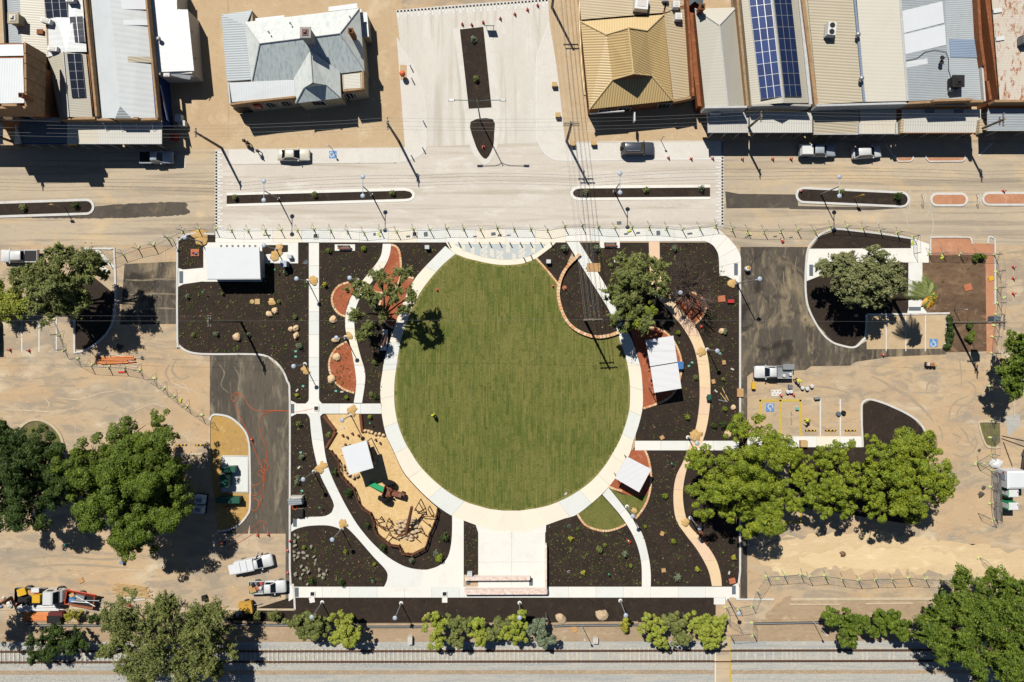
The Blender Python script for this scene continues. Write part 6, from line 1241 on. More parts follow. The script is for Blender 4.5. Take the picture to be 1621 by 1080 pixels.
# temporary fence ------------------------------------------------------------------
def fence_parts(L):
    fr = MB(); h = 1.95
    for z in (.16, h): fr.cyl((-L / 2, 0, z), (L / 2, 0, z), .022, .022, 5)
    for x in (-L / 2, L / 2): fr.cyl((x, 0, .1), (x, 0, h), .026, .026, 5)
    ms = MB(); n = 9
    for i in range(1, n): ms.cyl((-L / 2 + L * i / n, 0, .16), (-L / 2 + L * i / n, 0, h), .0042, .0042, 3, False)
    for z in (.6, 1.05, 1.5): ms.cyl((-L / 2, 0, z), (L / 2, 0, z), .0042, .0042, 3, False)
    br = MB().cyl((-L / 2, 0, 1.5), (-L / 2 - .35, .95, .08), .025, .025, 5)
    ft = MB().box((-L / 2, 0, .08), (.66, .27, .16), 1.2, .92)
    return [('panel_frame', fr.mesh('panel_frame'), 'galv'), ('mesh_infill', ms.mesh('mesh_infill'), 'galv'), ('brace', br.mesh('brace'), 'galv'), ('foot', ft.mesh('foot'), 'foot')]
FP = fence_parts(1.0); rgf = random.Random(2)
def fence_run(pts, label, group, flip=1, brace=True, maxl=46, open_end=True):
    for a, b in zip(pts, pts[1:]):
        A = P(*a); B = P(*b); d = B - A
        if d.length > maxl * S: continue
        L = d.length * .985; r = thing('fence_panel', label, 'fence panel', (A + B) / 2, math.atan2(d.y, d.x), group)
        for n, me, m in FP:
            if n == 'brace' and not brace: continue
            o = link(n, me, None, r)
            if n in ('panel_frame', 'mesh_infill'): o.scale = (L, 1, 1)
            else: o.location.x = -L / 2 + .5
            if n == 'brace': o.scale = (1, flip, 1)
            if n == 'foot': o.rotation_euler.z = rgf.uniform(-.5, .4)
            if not me.materials: me.materials.append(M[m])
streetf = [(172, 413), (195, 402), (219, 394), (244, 389), (266, 377), (289, 365), (315, 363), (341.6, 363), (366.6, 365), (393, 365.5), (420, 364.7), (445, 364.7), (471, 365), (497, 363.6), (523.4, 365), (549.6, 365.5), (576, 368), (602, 365), (628, 367), (654.5, 364), (681, 365), (707, 363), (734, 363), (760.6, 364), (787, 361.5), (813.6, 362.6), (840, 363), (866.5, 365), (893.7, 359.5), (921, 358), (947, 360.5), (973, 362), (1000, 360.5), (1027, 359.5), (1054, 361.5), (1080, 364), (1107, 360.5), (1132, 357), (1158, 362.6), (1182, 365), (1208.5, 366), (1235, 365), (1262, 365), (1289, 365), (1314, 359), (1339.5, 360), (1365, 361.6), (1392, 365), (1419, 369), (1445, 375), (1446, 402)]
for x0, x1, lb in ((0, 345, 'curving in from the left car bays'), (335, 503, 'in front of the white toilet block'), (496, 710, 'in front of the red gravel garden'), (705, 870, 'in front of the half moon plaza'), (860, 1035, 'below the right median and wire bundle'), (1025, 1162, 'in front of the bare tree bed'), (1155, 1290, 'across the right driveway mouth'), (1285, 1500, 'along the kerb of the rounded right island')):
    fence_run([p for p in streetf if x0 < p[0] < x1], 'mesh panel of the temporary street fence ' + lb, 'street temporary fence')
fence_run([(1469, 402), (1491, 401), (1519, 403), (1545, 403), (1573.5, 404), (1578, 430), (1578, 456), (1579, 480), (1577, 498), (1575, 515), (1572, 533), (1570, 559), (1572, 586), (1567, 612), (1574, 638), (1568, 665), (1569, 692), (1569, 718), (1545, 732), (1569, 745), (1569, 770), (1568, 796.5), (1571.6, 823), (1548, 812)], 'mesh panel of the temporary fence on the right hand dirt lot', 'right lot temporary fence')
fence_run([(84, 505.5), (93, 530), (101, 554), (122, 568), (144, 579.5), (172, 581), (196.7, 582), (220.7, 586), (243, 600), (260, 614), (276, 626.6), (296, 642.5), (318.6, 658), (339, 669)], 'mesh panel of the temporary fence across the left car park', 'left lot temporary fence')
fence_run([(1214, 913), (1241, 911.5), (1267, 909.5), (1280, 914), (1305, 911.5), (1332, 916), (1358.5, 919), (1385, 917), (1411, 917), (1438, 915), (1465, 917), (1491.7, 918), (1520, 918), (1545, 916)], 'mesh panel of the temporary fence beside the pale sand', 'lower right temporary fence')
fence_run([(1214, 913), (1198, 935.5), (1190, 958), (1169, 962), (1149, 961), (1150, 980), (1169, 990)], 'mesh gate panel beside the rail crossing', 'rail crossing gate fence', 1, False)
fence_run([(1192, 985), (1192, 1003), (1156, 1006)], 'low mesh panel around the rail crossing landing', 'rail crossing gate fence', 1, False)
fence_run([(1550, 882), (1572, 906), (1577, 920)], 'loose mesh panels leaning near the huge pine', 'loose panels', 1, False)
for i, (x, y, a) in enumerate(((996, 366, .5), (1186, 371, .1), (600, 372, 2.2), (420, 371, .1), (1491, 408, .6), (1589, 471, .5), (1309, 915, .1), (1230, 916, .1), (286, 634, 1.3), (1556, 735, .6), (1444, 385, 1.2))):
    tag(MB().box((0, 0, .08), (.66, .27, .16), 0, .92).build('loose_foot', M['footlime' if i % 2 == 0 else 'foot'], None, loc=P(x, y, ZP if y < 380 else .02)), 'spare yellow fence foot lying by the temporary fence', 'fence foot', 'spare fence feet').rotation_euler.z = a
def shade_cloth(x0, y0, x1, y1, label):
    A = P(x0, y0); B = P(x1, y1); n = 9; rows = []
    for i in range(n + 1):
        q = A.lerp(B, i / n); rows.append([(q.x - .02, q.y, 1.9), (q.x + .1 + .12 * math.sin(i * 1.7), q.y, 1.1), (q.x + .12 * math.cos(i * 2.1), q.y, .1)])
    mb = MB().add([p for r_ in rows for p in r_], [(i * 3 + j, i * 3 + j + 1, i * 3 + 4 + j, i * 3 + 3 + j) for i in range(n) for j in range(2)])
    return tag(mb.build('shade_cloth', M['render_grey']), label, 'cloth')
shade_cloth(1571, 746, 1574, 822, 'grey shade cloth hung on the fence beside the portable toilets')
# cones, bollards --------------------------------------------------------------------
CN = [('base', MB().box((0, 0, .03), (.42, .42, .06), 0, .95).mesh('base'), 'conered'), ('cone', MB().lathe([(.17, .06), (.13, .25), (.045, .72), (.03, .75)], n=10).mesh('cone', True), 'conered'), ('band', MB().lathe([(.139, .27), (.105, .43)], n=10).mesh('band', True), 'white')]
def cone(x, y, label, group, z=.02, tilt=0.0):
    r = thing('traffic_cone', label, 'traffic cone', P(x, y, z), random.uniform(0, 1.5), group)
    if tilt: r.rotation_euler = (tilt, 0, random.uniform(0, 6)); r.location.z += .17
    for n, me, m in CN: link(n, me, M[m], r)
for x, y in ((732, 39), (747, 40), (765, 36), (792, 30), (815, 23), (835, 16), (851, 9)): cone(x, y, 'red cone in the line across the top of the side street', 'side street cones', .06)
for x, y in ((1058, 250), (1094, 251.5), (1128, 251), (1175, 252), (1223, 252), (1252, 252)): cone(x, y, 'red cone in the line along the shaded parking bays', 'parking bay cones', .04)
for x, y in ((408, 847), (425, 846)): cone(x, y, 'red cone of the pair at the end of the left driveway', 'driveway end cones')
for x, y in ((459, 856), (456, 871), (456, 906)): cone(x, y, 'red cone on the asphalt edge beside the grey stone bed', 'stone bed edge cones')
for x, y in ((16, 554), (46, 555)): cone(x, y, 'red cone at the mouth of a left car park bay', 'car park cones')
for x, y in ((1604, 423), (1604, 441), (1604, 465)): cone(x, y, 'orange cone in the line at the right edge of the road', 'right edge cones')
for x, y in ((1236, 626), (1256, 625)): cone(x, y, 'red cone above the yellow painted bays', 'yellow bay cones')
for x, y, lb in ((765, 233, 'red cone standing in the pointed median bed'), (399, 696, 'red cone by the kerb of the sandy island'), (361, 803, 'cone in the tree shade by the green box'), (1588, 303, 'red cone in the right median'), (1267, 303, 'red cone at the tip of the far right median bed'), (1110, 517, 'small cone on the tan path edge'), (1239, 383, 'fallen orange cone near the driveway mouth'), (692, 459, 'small cone at the upper left of the lawn'), (875, 453, 'small marker cone beside the curved wall'), (997, 858, 'fallen cone beside the white curved path'), (1397, 562, 'small cone at the end of the accessible bays')): cone(x, y, lb, None, .08 if y < 320 else .02, 1.45 if 'fallen' in lb else 0)
BL = [('post', MB().cyl((0, 0, 0), (0, 0, 1.05), .085, .085, 12).mesh('post', True), 'white'), ('cap', MB().lathe([(.088, 1.05), (.09, 1.1), (.05, 1.13)], n=12).mesh('cap', True), 'white')]
def bollard(x, y, label, group, z=.02):
    r = thing('bollard', label, 'bollard', P(x, y, z), 0, group)
    for n, me, m in BL: link(n, me, M[m], r)
for x, y in ((650.6, 107), (653, 127), (671, 194), (670, 236), (652, 248)): bollard(x, y, 'white bollard around the left junction corner', 'junction corner bollards', .04)
for k in range(11): bollard(710 + k * 16.2, 384.5, 'white bollard in the row along the half moon plaza', 'half moon bollards', ZP)
for x, y in ((829, 408), (840, 404)): bollard(x, y, 'white bollard on the curved rim of the half moon plaza', 'half moon rim bollards', ZP)
# seat walls and stage -----------------------------------------------------------------
o = edging([(918, 402), (899, 421), (888, 440), (883.5, 464), (888, 489), (899, 510.6), (916, 524.5), (941, 533), (962.6, 531.5), (979, 526)], 6, .48, .5, .5, 'wallbrick', 'seat_wall'); tag(o, 'curved stone block seat wall around the pole garden', 'wall')
def brick_wall(label, a, b, wd, h, name='brick_wall'):
    A = P(*a); B = P(*b); d = B - A; L = d.length; n = max(2, int(L / .3)); rows = max(1, round(wd / .26)); mb = MB(); rg = random.Random(int(L * 10)); t = d.normalized(); nn = Vector((-t.y, t.x, 0)); z0 = ZP
    c = (A + B) / 2; mb.box((c.x, c.y, z0 + (h - .08) / 2), (L, wd - .04, h - .08), math.atan2(d.y, d.x))
    for i in range(n):
        for j in range(rows):
            q = A + d * ((i + .5 + (.5 if j % 2 else 0)) / (n + .5)) + nn * ((j + .5) / rows - .5) * wd; mb.box((q.x, q.y, z0 + h - .05 + rg.uniform(-.008, .008)), (L / n * .95, wd / rows * .95, .1), math.atan2(d.y, d.x))
    return tag(mb.build(name, M['pinkbrick']), label, 'wall')
brick_wall('long pale brick back wall of the stage', (736, 933.5), (866, 933), .75, 1.0); brick_wall('shorter pale brick wall in front of the stage ramp', (737, 913), (839, 912.5), .5, .95); brick_wall('narrow pale brick side wall of the stage', (863.6, 929), (863.6, 859), .3, 1.1)
def plinth(x, y, label, s=.62, name='sign_plinth', mat='white', h=.8):
    r = thing(name, label, 'plinth', P(x, y)); MB().box((0, 0, h / 2), (s, s * .8, h), 0, .95).build('body', M[mat], r); MB().box((0, .03, h + .05), (s * 1.05, s * .9, .06), 0, 1, 0, .25).build('top_panel', M['whitepanel'], r)
plinth(744, 907, 'white cabinet at the left end of the stage wall', .7); plinth(677, 392.5, 'white plinth in the bed left of the half moon plaza'); plinth(868, 415, 'white plinth in the bed right of the half moon plaza'); plinth(460.5, 407, 'white drinking fountain right of the toilet block')
# boulders and stones ------------------------------------------------------------------------
def rock_mesh(seed, sx, sy, sz, name='boulder'):
    bm = bmesh.new(); bmesh.ops.create_icosphere(bm, subdivisions=2, radius=1); off = Vector((seed * 3.1, seed * 1.7, 0))
    for v in bm.verts:
        n = mnoise.noise(v.co * 1.1 + off) * .35 + mnoise.noise(v.co * 2.6 + off) * .12; v.co *= 1 + n; v.co.z = max(v.co.z, -.4)
        v.co = Vector((v.co.x * sx, v.co.y * sy, (v.co.z + .4) * sz))
    me = bpy.data.meshes.new(name); bm.to_mesh(me); bm.free(); return me
def boulder(x, y, w_, d_, h_, label, group=None, mat='stone', rz=0.0, z=.0, name='boulder'):
    o = link(name, rock_mesh(int(x * 7 + y), w_ * S / 2, d_ * S / 2, h_, name), M[mat], None, P(x, y, z)); o.rotation_euler.z = rz; return tag(o, label, 'rock', group)
for x, y, w_, d_, h_, lb in ((426.5, 497.5, 12, 9, .35, 'left sandstone boulder of the pair in the upper left bed'), (436, 492.5, 11, 11, .4, 'right sandstone boulder of the pair in the upper left bed'), (461, 521, 9, 9, .4, 'left sandstone boulder of the trio by the straight path'), (469, 519.5, 11, 9, .45, 'top right boulder of the trio by the straight path'), (469.5, 531, 12, 9, .45, 'lower boulder of the trio by the straight path'), (376, 533.5, 13, 13, .5, 'single sandstone boulder below the tall pole'), (528, 506, 12, 12, .4, 'pale sandstone block left of the curved path'), (532, 538, 8, 14, .4, 'long boulder under the lamp above the lowest red pad'), (533, 565.5, 14, 12, .4, 'boulder lying on the lowest red pad'), (525, 600, 15, 13, .45, 'squared boulder at the edge of the lowest red pad'), (1160.6, 645, 8, 9, .3, 'flat sandstone beside the right driveway kerb'), (1152, 686, 11, 12, .3, 'cluster of broken sandstone above the cross path'), (1142, 524, 9, 10, .4, 'sandstone beside the lime vest in the right bed'), (888, 978, 20, 14, .5, 'large pale boulder in the mulch strip near the rails'), (953, 973, 20, 17, .5, 'large pale boulder right of the leaning signal post')): boulder(x, y, w_, d_, h_, lb, None, 'granite' if y > 900 else 'stone', (x * 1.3) % 3)
for x, y in ((578.5, 682), (584, 682.6), (589, 684), (595, 686.7), (601, 687.2), (607, 689)): boulder(x, y, 6, 5.5, .35, 'rounded boulder in the row at the top of the playground', 'playground top boulders', 'stone', x)
for x, y in ((125, 705), (148, 722), (122, 750), (125, 780), (118, 825), (120, 852), (150, 835), (185, 830), (145, 862), (122, 882), (188, 870), (213, 853), (240, 790), (260, 860), (272, 885), (268, 910), (297, 955), (350, 960), (172, 930), (210, 940), (190, 957), (222, 967), (127, 980), (177, 985), (165, 1015), (297, 995), (330, 985), (325, 1010), (212, 1055), (130, 990)):
    q = zE(x, y); boulder(q[0], q[1], random.uniform(5.5, 8), random.uniform(3.5, 5), random.uniform(.25, .4), 'weathered grey stone slab scattered in the lower left bed', 'grey stones in the bed', 'greystone', random.uniform(0, 3), 0, 'stone_slab')
# sand mounds dug from lamp footings
def mound(x, y, r_, label, mat='sandpile'):
    rings = []; n = 30; z0 = ZP + .004; R_ = [1 + .55 * mnoise.noise(Vector((math.cos(i * 6.283 / n) * 1.1 + x, math.sin(i * 6.283 / n) * 1.1 + y, 0))) + .3 * mnoise.noise(Vector((math.cos(i * 6.283 / n) * 3.5, math.sin(i * 6.283 / n) * 3.5, x))) for i in range(n)]
    for k, (f, z) in enumerate(((1, 0), (.8, .03), (.5, .09), (.15, .13))): rings.append([(r_ * S * f * R_[i] * math.cos(i * 6.283 / n), r_ * S * f * R_[i] * math.sin(i * 6.283 / n), z) for i in range(n)])
    return tag(MB().loft(rings).build('sand_mound', M[mat], None, True, loc=P(x, y, z0)), label, 'sand pile')
for x, y, r_, lb in ((437, 404, 9, 'yellow sand heap on the apron by the toilet block lamp'), (497, 444, 8, 'yellow sand heap on the straight footpath'), (484, 587, 7, 'orange sand spill at the lamp above the path crossing'), (553, 532, 6, 'sand spill on the curved path by the lamp'), (557, 650, 8, 'sand heap on the cross path above the playground'), (508, 741, 9, 'sand spill on the path by the left strip lamp'), (544, 829, 7, 'yellow sand heap at the path fork'), (1110, 557, 7, 'brown sand heap on the tan path near the shelter'), (1102, 689, 9, 'sand heap where the tan path meets the cross path'), (1085, 827, 7, 'sand heap on the tan path by the bench lamp'), (1004, 809, 5, 'sand heap on the small curved lawn'), (1055, 470, 7, 'sand heap on the tan path by the red circle'), (1158, 449, 7, 'brown soil heap at the tall right lamp base'), (317, 376, 13, 'dug orange earth beside the toilet block corner lamp'), (443, 392, 6, 'dug earth beside the apron planter'), (430, 478, 6, 'orange dug earth under the straight bed pits')): mound(x, y, r_, lb)
for x, y, r_, lb in ((1334, 877, 4.5, 'brown dirt clod on the pale sand'), (1557, 772, 3.5, 'smaller dark soil heap beside the shade cloth'), (1553, 783, 5, 'larger dark soil heap beside the shade cloth'), (1550, 713, 2.5, 'small dark soil spot near the right island'), (225, 567, 3, 'black soil clump right of the orange pipes'), (189, 550, 5, 'black soil clump above the orange pipes')): mound(x, y, r_, lb, 'brownsoil' if 'brown' in lb else 'patch')
for x, y, w_, h_ in ((426, 373, 5, 2.5), (593, 371, 4, 4), (646, 374.5, 6, 3), (674, 371, 6, 7), (781, 370.5, 7, 5), (791, 372.5, 6, 3), (805, 372.5, 6, 2), (752, 374.5, 6, 2), (1042, 369, 6, 7), (991, 370.5, 6, 3), (1010, 369, 6, 3), (1092, 370, 8, 3), (1182, 375.5, 6, 2), (1227, 374.5, 6, 2), (1252, 376, 6, 2), (980, 353, 7, 5)): tag(MB().box((0, 0, .01), (w_ * S, h_ * S, .02), .1).build('drain_cover', M['tactile'], None, loc=P(x, y, ZP + .004 if x < 1130 else .02)), 'flat dark service cover set along the street footpath', 'drain cover', 'footpath service covers')
# benches -----------------------------------------------------------------------------------
def bench(x, y, rz, label, L=1.9, pad=None, back=True, z=ZP):
    r = thing('park_bench', label, 'bench', P(x, y, z), rz)
    for k in range(4): MB().box((0, -.2 + k * .13, .45), (L, .11, .05)).build('slat', M['jarrah'], r)
    if back:
        for k in range(2): MB().box((0, .3, .62 + k * .16), (L, .04, .12)).build('back_slat', M['jarrah'], r)
    for s in (-1, 1): MB().box((s * L * .4, 0, .22), (.08, .5, .44)).box((s * L * .4, .3, .6), (.06, .06, .5)).build('leg', M['black'], r)
    return r
raised('bench_pad', [(530, 387), (562, 387), (562, 397), (530, 397)], ZP - .002, 'concrete'); bench(545.7, 392.5, 0, 'wooden bench on a white pad in the bed left of the curved path')
raised('bench_pad', [(949, 382), (981, 382), (981, 392.5), (949, 392.5)], ZP - .002, 'concrete'); bench(965.5, 388, 0, 'wooden bench on a white pad right of the half moon plaza')
raised('bench_pad', [(606, 522), (614, 522), (612, 555), (602, 555)], ZP - .002, 'concrete'); bench(607.8, 538, 1.45, 'wooden bench in tree shade beside the ring path')
bench(1112, 847, 2.2, 'long dark timber bench beside the tan path', 2.6); bench(1091, 484, .95, 'left timber bench in the red circle', 2.4, back=False); bench(1101.5, 493, .75, 'right timber bench in the red circle', 2.4, back=False)
# bins, boxes, planters ----------------------------------------------------------------------
def crate(x, y, d, label, mat, cat='box', rz=0.0, name='box', lid=None, z=.02, group=None):
    r = thing(name, label, cat, P(x, y, z), rz, group); MB().box((0, 0, d[2] / 2), d, 0, .97).build('body', M[mat], r); MB().box((0, 0, d[2] + .02), (d[0] * 1.04, d[1] * 1.04, .05)).build('lid', M[lid or mat], r); return r
for x, y, lb in ((877.5, 136, 'upper sandstone cube seat on the right junction corner'), (883, 184, 'lower sandstone cube seat beside the right footpath'), (906, 229, 'sandstone cube seat beside the right junction pole'), (939.5, 228, 'sandstone cube seat left of the dark car')): crate(x, y, (.72, .62, .75), lb, 'pine', 'seat', 0, 'cube_seat')
r = thing('street_bin', 'orange topped bin on the left junction corner', 'bin', P(639, 121)); raised('bin_pad', [(633, 103), (644, 103), (644, 126), (634, 127)], Z2 + .03, 'brownpath')
MB().cyl((0, 0, 0), (0, 0, .7), .07, .07, 8).build('post', M['white'], r); MB().lathe([(.3, .7), (.42, .9), (.42, 1.35), (.34, 1.5)], n=14).build('bin_body', M['orange'], r, True); MB().box((0, 0, 1.54), (.5, .1, .06)).build('handle', M['conered'], r)
r = thing('sign_board', 'grey board sign on legs at the top of the side street median', 'sign', P(776, 46)); MB().box((0, 0, 1.15), (1.35, .1, 1.0), 0, 1, 0, .4).build('panel', M['tactile'], r); MB().cyl((-.5, -.1, 0), (-.5, 0, 1.2), .04, .04, 6).cyl((.5, -.1, 0), (.5, 0, 1.2), .04, .04, 6).build('leg', M['galv'], r)
r = thing('utility_cabinet', 'pale blue service cabinet right of the toilet block', 'cabinet', P(454, 419)); MB().box((0, 0, .75), (.8, .8, 1.5)).build('body', M['shirtblue'], r); MB().box((0, 0, 1.53), (.9, .9, .08)).build('roof', M['lampdisc'], r)
for i, (x, y, w_, lb) in enumerate(((309, 400, 1.25, 'clay coloured stepping slab with red and blue bags'), (1142, 473, 1.1, 'clay slab beside the bare tree'), (1159, 919.5, .95, 'orange square box beside the tan path end'), (1532, 455, 1.15, 'orange tile lying on the brown soil plot'), (1568.5, 441, .75, 'yellow warning plate on the red paving'))): tag(MB().box((0, 0, .06), (w_, w_ * .85, .12), .1 * i).build('slab_tile', M['yellow' if 'yellow' in lb else 'clay'], None, loc=P(x, y, .02)), lb, 'slab')
for x, y, m, lb in ((306.5, 400.5, 'red', 'red bag on the clay slab by the toilet block'), (310.5, 402, 'blue', 'blue bag on the clay slab by the toilet block')): tag(link('bag', rock_mesh(int(x), .22, .16, .2, 'bag'), M[m], None, P(x, y, .13)), lb, 'bag')
for k, (x, y) in enumerate(((399, 477.5), (484, 415), (893.6, 455.5))): tag(MB().lathe([(.34, 0), (.34, .05), (.3, .06), (.3, .03), (.05, .03)], n=18).build('pit_ring', M[('pine', 'tactile', 'clay')[k]], None, loc=P(x, y, .02)), ('round tan concrete lid in the upper left bed', 'round grey lid beside the straight path', 'round clay disc with marker inside the curved wall')[k], 'lid')
tag(MB().box((0, 0, .05), (.75, .8, .1)).build('square_cover', M['pine'], None, loc=P(407.5, 477.5, .02)), 'square tan lid beside the round lid in the upper left bed', 'lid')
tag(MB().cyl((0, 0, 0), (0, 0, .6), .09, .09, 8).build('marker_post', M['clay'], None, loc=P(893.6, 456, .04)), 'short brown marker on the clay disc inside the curved wall', 'post')
tag(MB().box((0, 0, .02), (2.0, 1.3, .04), .0).build('timber_sheet', M['card'], None, loc=P(939.5, 423.5, ZP)), 'plywood sheet lying across the white footpath under the wires', 'board')
for x, y, lx, ly, lb in ((500, 374, None, None, 'open square pit at the top of the straight footpath'), (656.5, 371, None, None, 'open square pit in the street footpath'), (495, 940, 494, 950, 'open square pit at the left end of the south path'), (704, 940, 704, 950, 'open square pit in the south path below the plaza'), (501, 646.5, None, None, 'open pit at the path crossing with orange cords')):
    r = thing('open_pit', lb, 'pit', P(x, y, ZP)); f = MB(); w_ = .34
    for s in (-1, 1): f.box((s * w_, 0, .05), (.1, 2 * w_ + .1, .14)); f.box((0, s * w_, .05), (2 * w_ - .1, .1, .14))
    f.build('frame', M['concrete'], r); MB().box((0, 0, .01), (2 * w_ - .1, 2 * w_ - .1, .02)).build('pit_shade', M['black'], r)  # black plate level with the path stands in for the pit's shaded depth
    if lx: tag(MB().box((0, 0, .03), (.8, .75, .06), .2 if lx < 500 else 0).build('pit_cover', M['concrete'], None, loc=P(lx, ly, .03)), 'white pit cover lying beside the ' + ('left' if lx < 500 else 'plaza') + ' south path pit', 'cover')
zI = zz(950, 880, .1852)
for x, y, m in [(*zD(153, 88), 'teal'), (*zD(153, 133), 'teal'), (*zD(216, 385), 'teal'), (*zD(496, 427), 'teal'), (*zD(195, 952), 'teal'), (*zE(172, 392), 'teal'), (*zG(665, 363), 'teal'), (*zG(640, 390), 'teal'), (*zG(880, 292), 'teal'), (*zF(86, 593), 'teal'), (*zH(1253, 357), 'teal')]: tag(MB().box((0, 0, .05), (.38, .28, .1), random.uniform(-.3, .3), .95).build('valve_box', M[m], None, loc=P(x, y, .03)), 'small teal irrigation valve lid set in the mulch', 'valve box', 'teal valve lids')
for x, y in (zD(165, 420), zD(548, 433), zD(556, 737), zE(150, 225), zF(84, 892), zF(1138, 900), zG(978, 415), zG(850, 585), zF(65, 380), zH(1252, 768)): tag(MB().box((0, 0, .05), (.5, .24, .1), random.uniform(0, 3), .92).build('valve_box', M['offwhite'], None, loc=P(x, y, .05)), 'small white valve box lying in the park', 'valve box', 'white valve boxes')
for x, y in (zF(697, 640), zF(706, 882), zG(430, 945), zG(828, 510), zG(910, 362)): crate(x, y, (.5, .6, .25), 'small open cardboard box left in the park beds', 'card', 'box', random.uniform(0, 3), 'cardboard_box', group='cardboard boxes in the beds')
for x, y in (zA(912, 420), zA(300, 610), zE(310, 500), zE(682, 1015), zF(752, 175), zF(342, 895), zD(798, 695)):
    r = thing('sprinkler_stake', 'thin stake with bright green cap in the mulch', 'stake', P(x, y), 0, 'green capped stakes'); MB().cyl((0, 0, 0), (0, 0, 1.0), .025, .025, 5).build('stake', M['black'], r); MB().lathe([(.12, .98), (.15, 1.05), (.06, 1.12)], n=8).build('cap', M['brightgreen'], r)
# sign posts, signal posts ---------------------------------------------------------------------
def sign_post(x, y, h, label, panel, pm, mat='galv', rz=0.0, name='sign_post'):
    r = thing(name, label, 'sign', P(x, y), rz); MB().cyl((0, 0, 0), (0, 0, h), .05, .05, 8).build('post', M[mat], r); MB().box((0, -.07, h - panel[1] / 2), (panel[0], .05, panel[1])).build('panel', M[pm], r); return r
sign_post(104, 329, 3.3, 'yellow road sign in the far left median', (.6, .6), 'yellow'); sign_post(1351, 313.5, 2.9, 'orange sign post in the far right median', (.5, .9), 'yellow', 'skipyellow'); sign_post(526, 236, 2.6, 'thin parking sign post above the blue bay symbol', (.3, .4), 'white'); sign_post(1046, 222, 2.6, 'thin sign post right of the dark car', (.3, .4), 'white'); sign_post(273, 378, 3.0, 'white bent post where the fence leaves the footpath', (.4, .3), 'white', 'white')
sign_post(921, 990, 4.8, 'white signal post near the large pale boulder', (.3, .5), 'white', 'offwhite', 0, 'signal_post'); sign_post(1286.6, 983, 4.8, 'white signal post beside the right rail bush', (.3, .5), 'white', 'offwhite', 0, 'signal_post'); sign_post(864, 970, 2.2, 'short marker post right of the middle bush row', (.25, .3), 'white', 'galv', 0, 'marker_post'); sign_post(1080, 970, 2.4, 'thin post behind the rail crossing bushes', (.2, .3), 'white', 'galv', 0, 'marker_post'); sign_post(1510, 490, 3.0, 'small camera post above the tall transformer pole base', (.3, .35), 'white')
for x, y, w_, d_, h_, lb in ((650, 1011, .65, 1.1, .7, 'white relay box beside the rails between the bush clumps'), (942, 1012, .75, .8, .6, 'white relay box beside the rails near the boulder')): crate(x, y, (w_, d_, h_), lb, 'offwhite', 'relay box', 0, 'relay_box')
tag(MB().cyl((0, 0, 0), (0, 0, .12), .52, .52, 18).build('timber_disc', M['card'], None, loc=P(908.5, 996, .02)), 'round timber drum lid on the rail verge', 'lid'); tag(MB().lathe([(.28, 0), (.28, .4), (.24, .42)], n=14).build('bucket', M['pine'], None, loc=P(674, 975, .02)), 'tan bucket left of the middle railside row', 'bucket')
for x0, y0, x1, y1, lb in ((1437, 301, 1441, 317, 'left'), (1462, 297, 1465, 314, '')): pass
for x, lb in ((1458, 'white hoop rail between the median islands, left one'), (1545, 'white hoop rail between the median islands, right one')):
    r = thing('hoop_rail', lb, 'rail', P(x, 316)); MB().tube([(0, .75, 0), (0, .75, .95), (0, .55, 1.1), (0, -.55, 1.1), (0, -.75, .95), (0, -.75, 0)], .035, 6).build('hoop', M['white'], r); MB().cyl((0, -.75, .55), (0, .75, .55), .025, .025, 6).build('cross_rail', M['white'], r)
# playground ----------------------------------------------------------------------------------------
def rail_fence(pts, label, name='timber_fence', h=1.1):
    p0 = P(*pts[0]); r = thing(name, label, 'fence', p0)
    for p in pts: q = P(*p); MB().cyl((q.x, q.y, 0), (q.x, q.y, h + .1), .09, .08, 7).build('post', M['timber'], r, world=True)
    for a, b in zip(pts, pts[1:]):
        A = P(*a); B = P(*b); c = (A + B) / 2; d = B - A
        for z in (.45, h - .05): MB().box((c.x, c.y, z), (d.length, .07, .14 if z < .6 else .2), math.atan2(d.y, d.x)).build('rail', M['timber'], r, world=True)
    return r
rail_fence([(693, 804), (691, 816), (687, 828), (680, 843), (677, 856), (673, 865.6), (663, 871), (653, 876), (646, 875), (638, 873), (636, 867), (633, 862), (618, 860), (608, 852), (598, 843), (594, 833), (593, 823), (591, 817), (588, 811), (576, 803), (569, 793), (566, 782), (562, 772), (556, 766), (551, 761), (545, 755), (540, 748), (539, 738), (538, 728), (532, 720), (526, 713)], 'brown timber rail fence around the lower playground edge')
def log(a, b, r_, label, z=.12, name='log', tilt=0.0, mat='timber'):
    A = P(*a, z); B = P(*b, z + tilt); return tag(MB().cyl(A, B, r_, r_ * .85, 10).build(name, M[mat]), label, 'log')
log((513, 658), (531, 681), .28, 'thick brown log along the upper left of the playground', .2); log((532, 683), (517, 709), .26, 'brown log leading down to the playground fence', .2); log((571, 656), (574, 684), .26, 'brown log along the upper right of the playground', .2)
for x, y in ((543, 689), (550, 692), (558, 686), (568, 689), (547, 703.5), (595, 696), (602, 701)): tag(MB().cyl((0, 0, 0), (0, 0, .4), .17, .16, 10).build('stepping_stump', M['timber'], None, loc=P(x, y, .03)), 'short dark stepping stump in the playground sand', 'stump', 'stepping stumps')
r = shelter('white roofed play tower on the playground sand', [(540, 709), (580, 697.5), (591, 741), (553, 752)], 4.2, 'play_tower', mat='whitepanel')
c = Vector(r.location)
MB().box((0, 0, 1.5), (3.0, 3.0, .12), .28).build('platform', M['timber'], r); MB().box((.0, 0, 2.6), (2.9, 2.9, 1.0), .28).build('screen_wall', M['navy'], r)
for k in range(5): MB().box((-1.9 - .28 * k, .45, 1.4 - k * .26), (.26, 1.0, .08), .28).build('ladder_step', M['timber'], r)
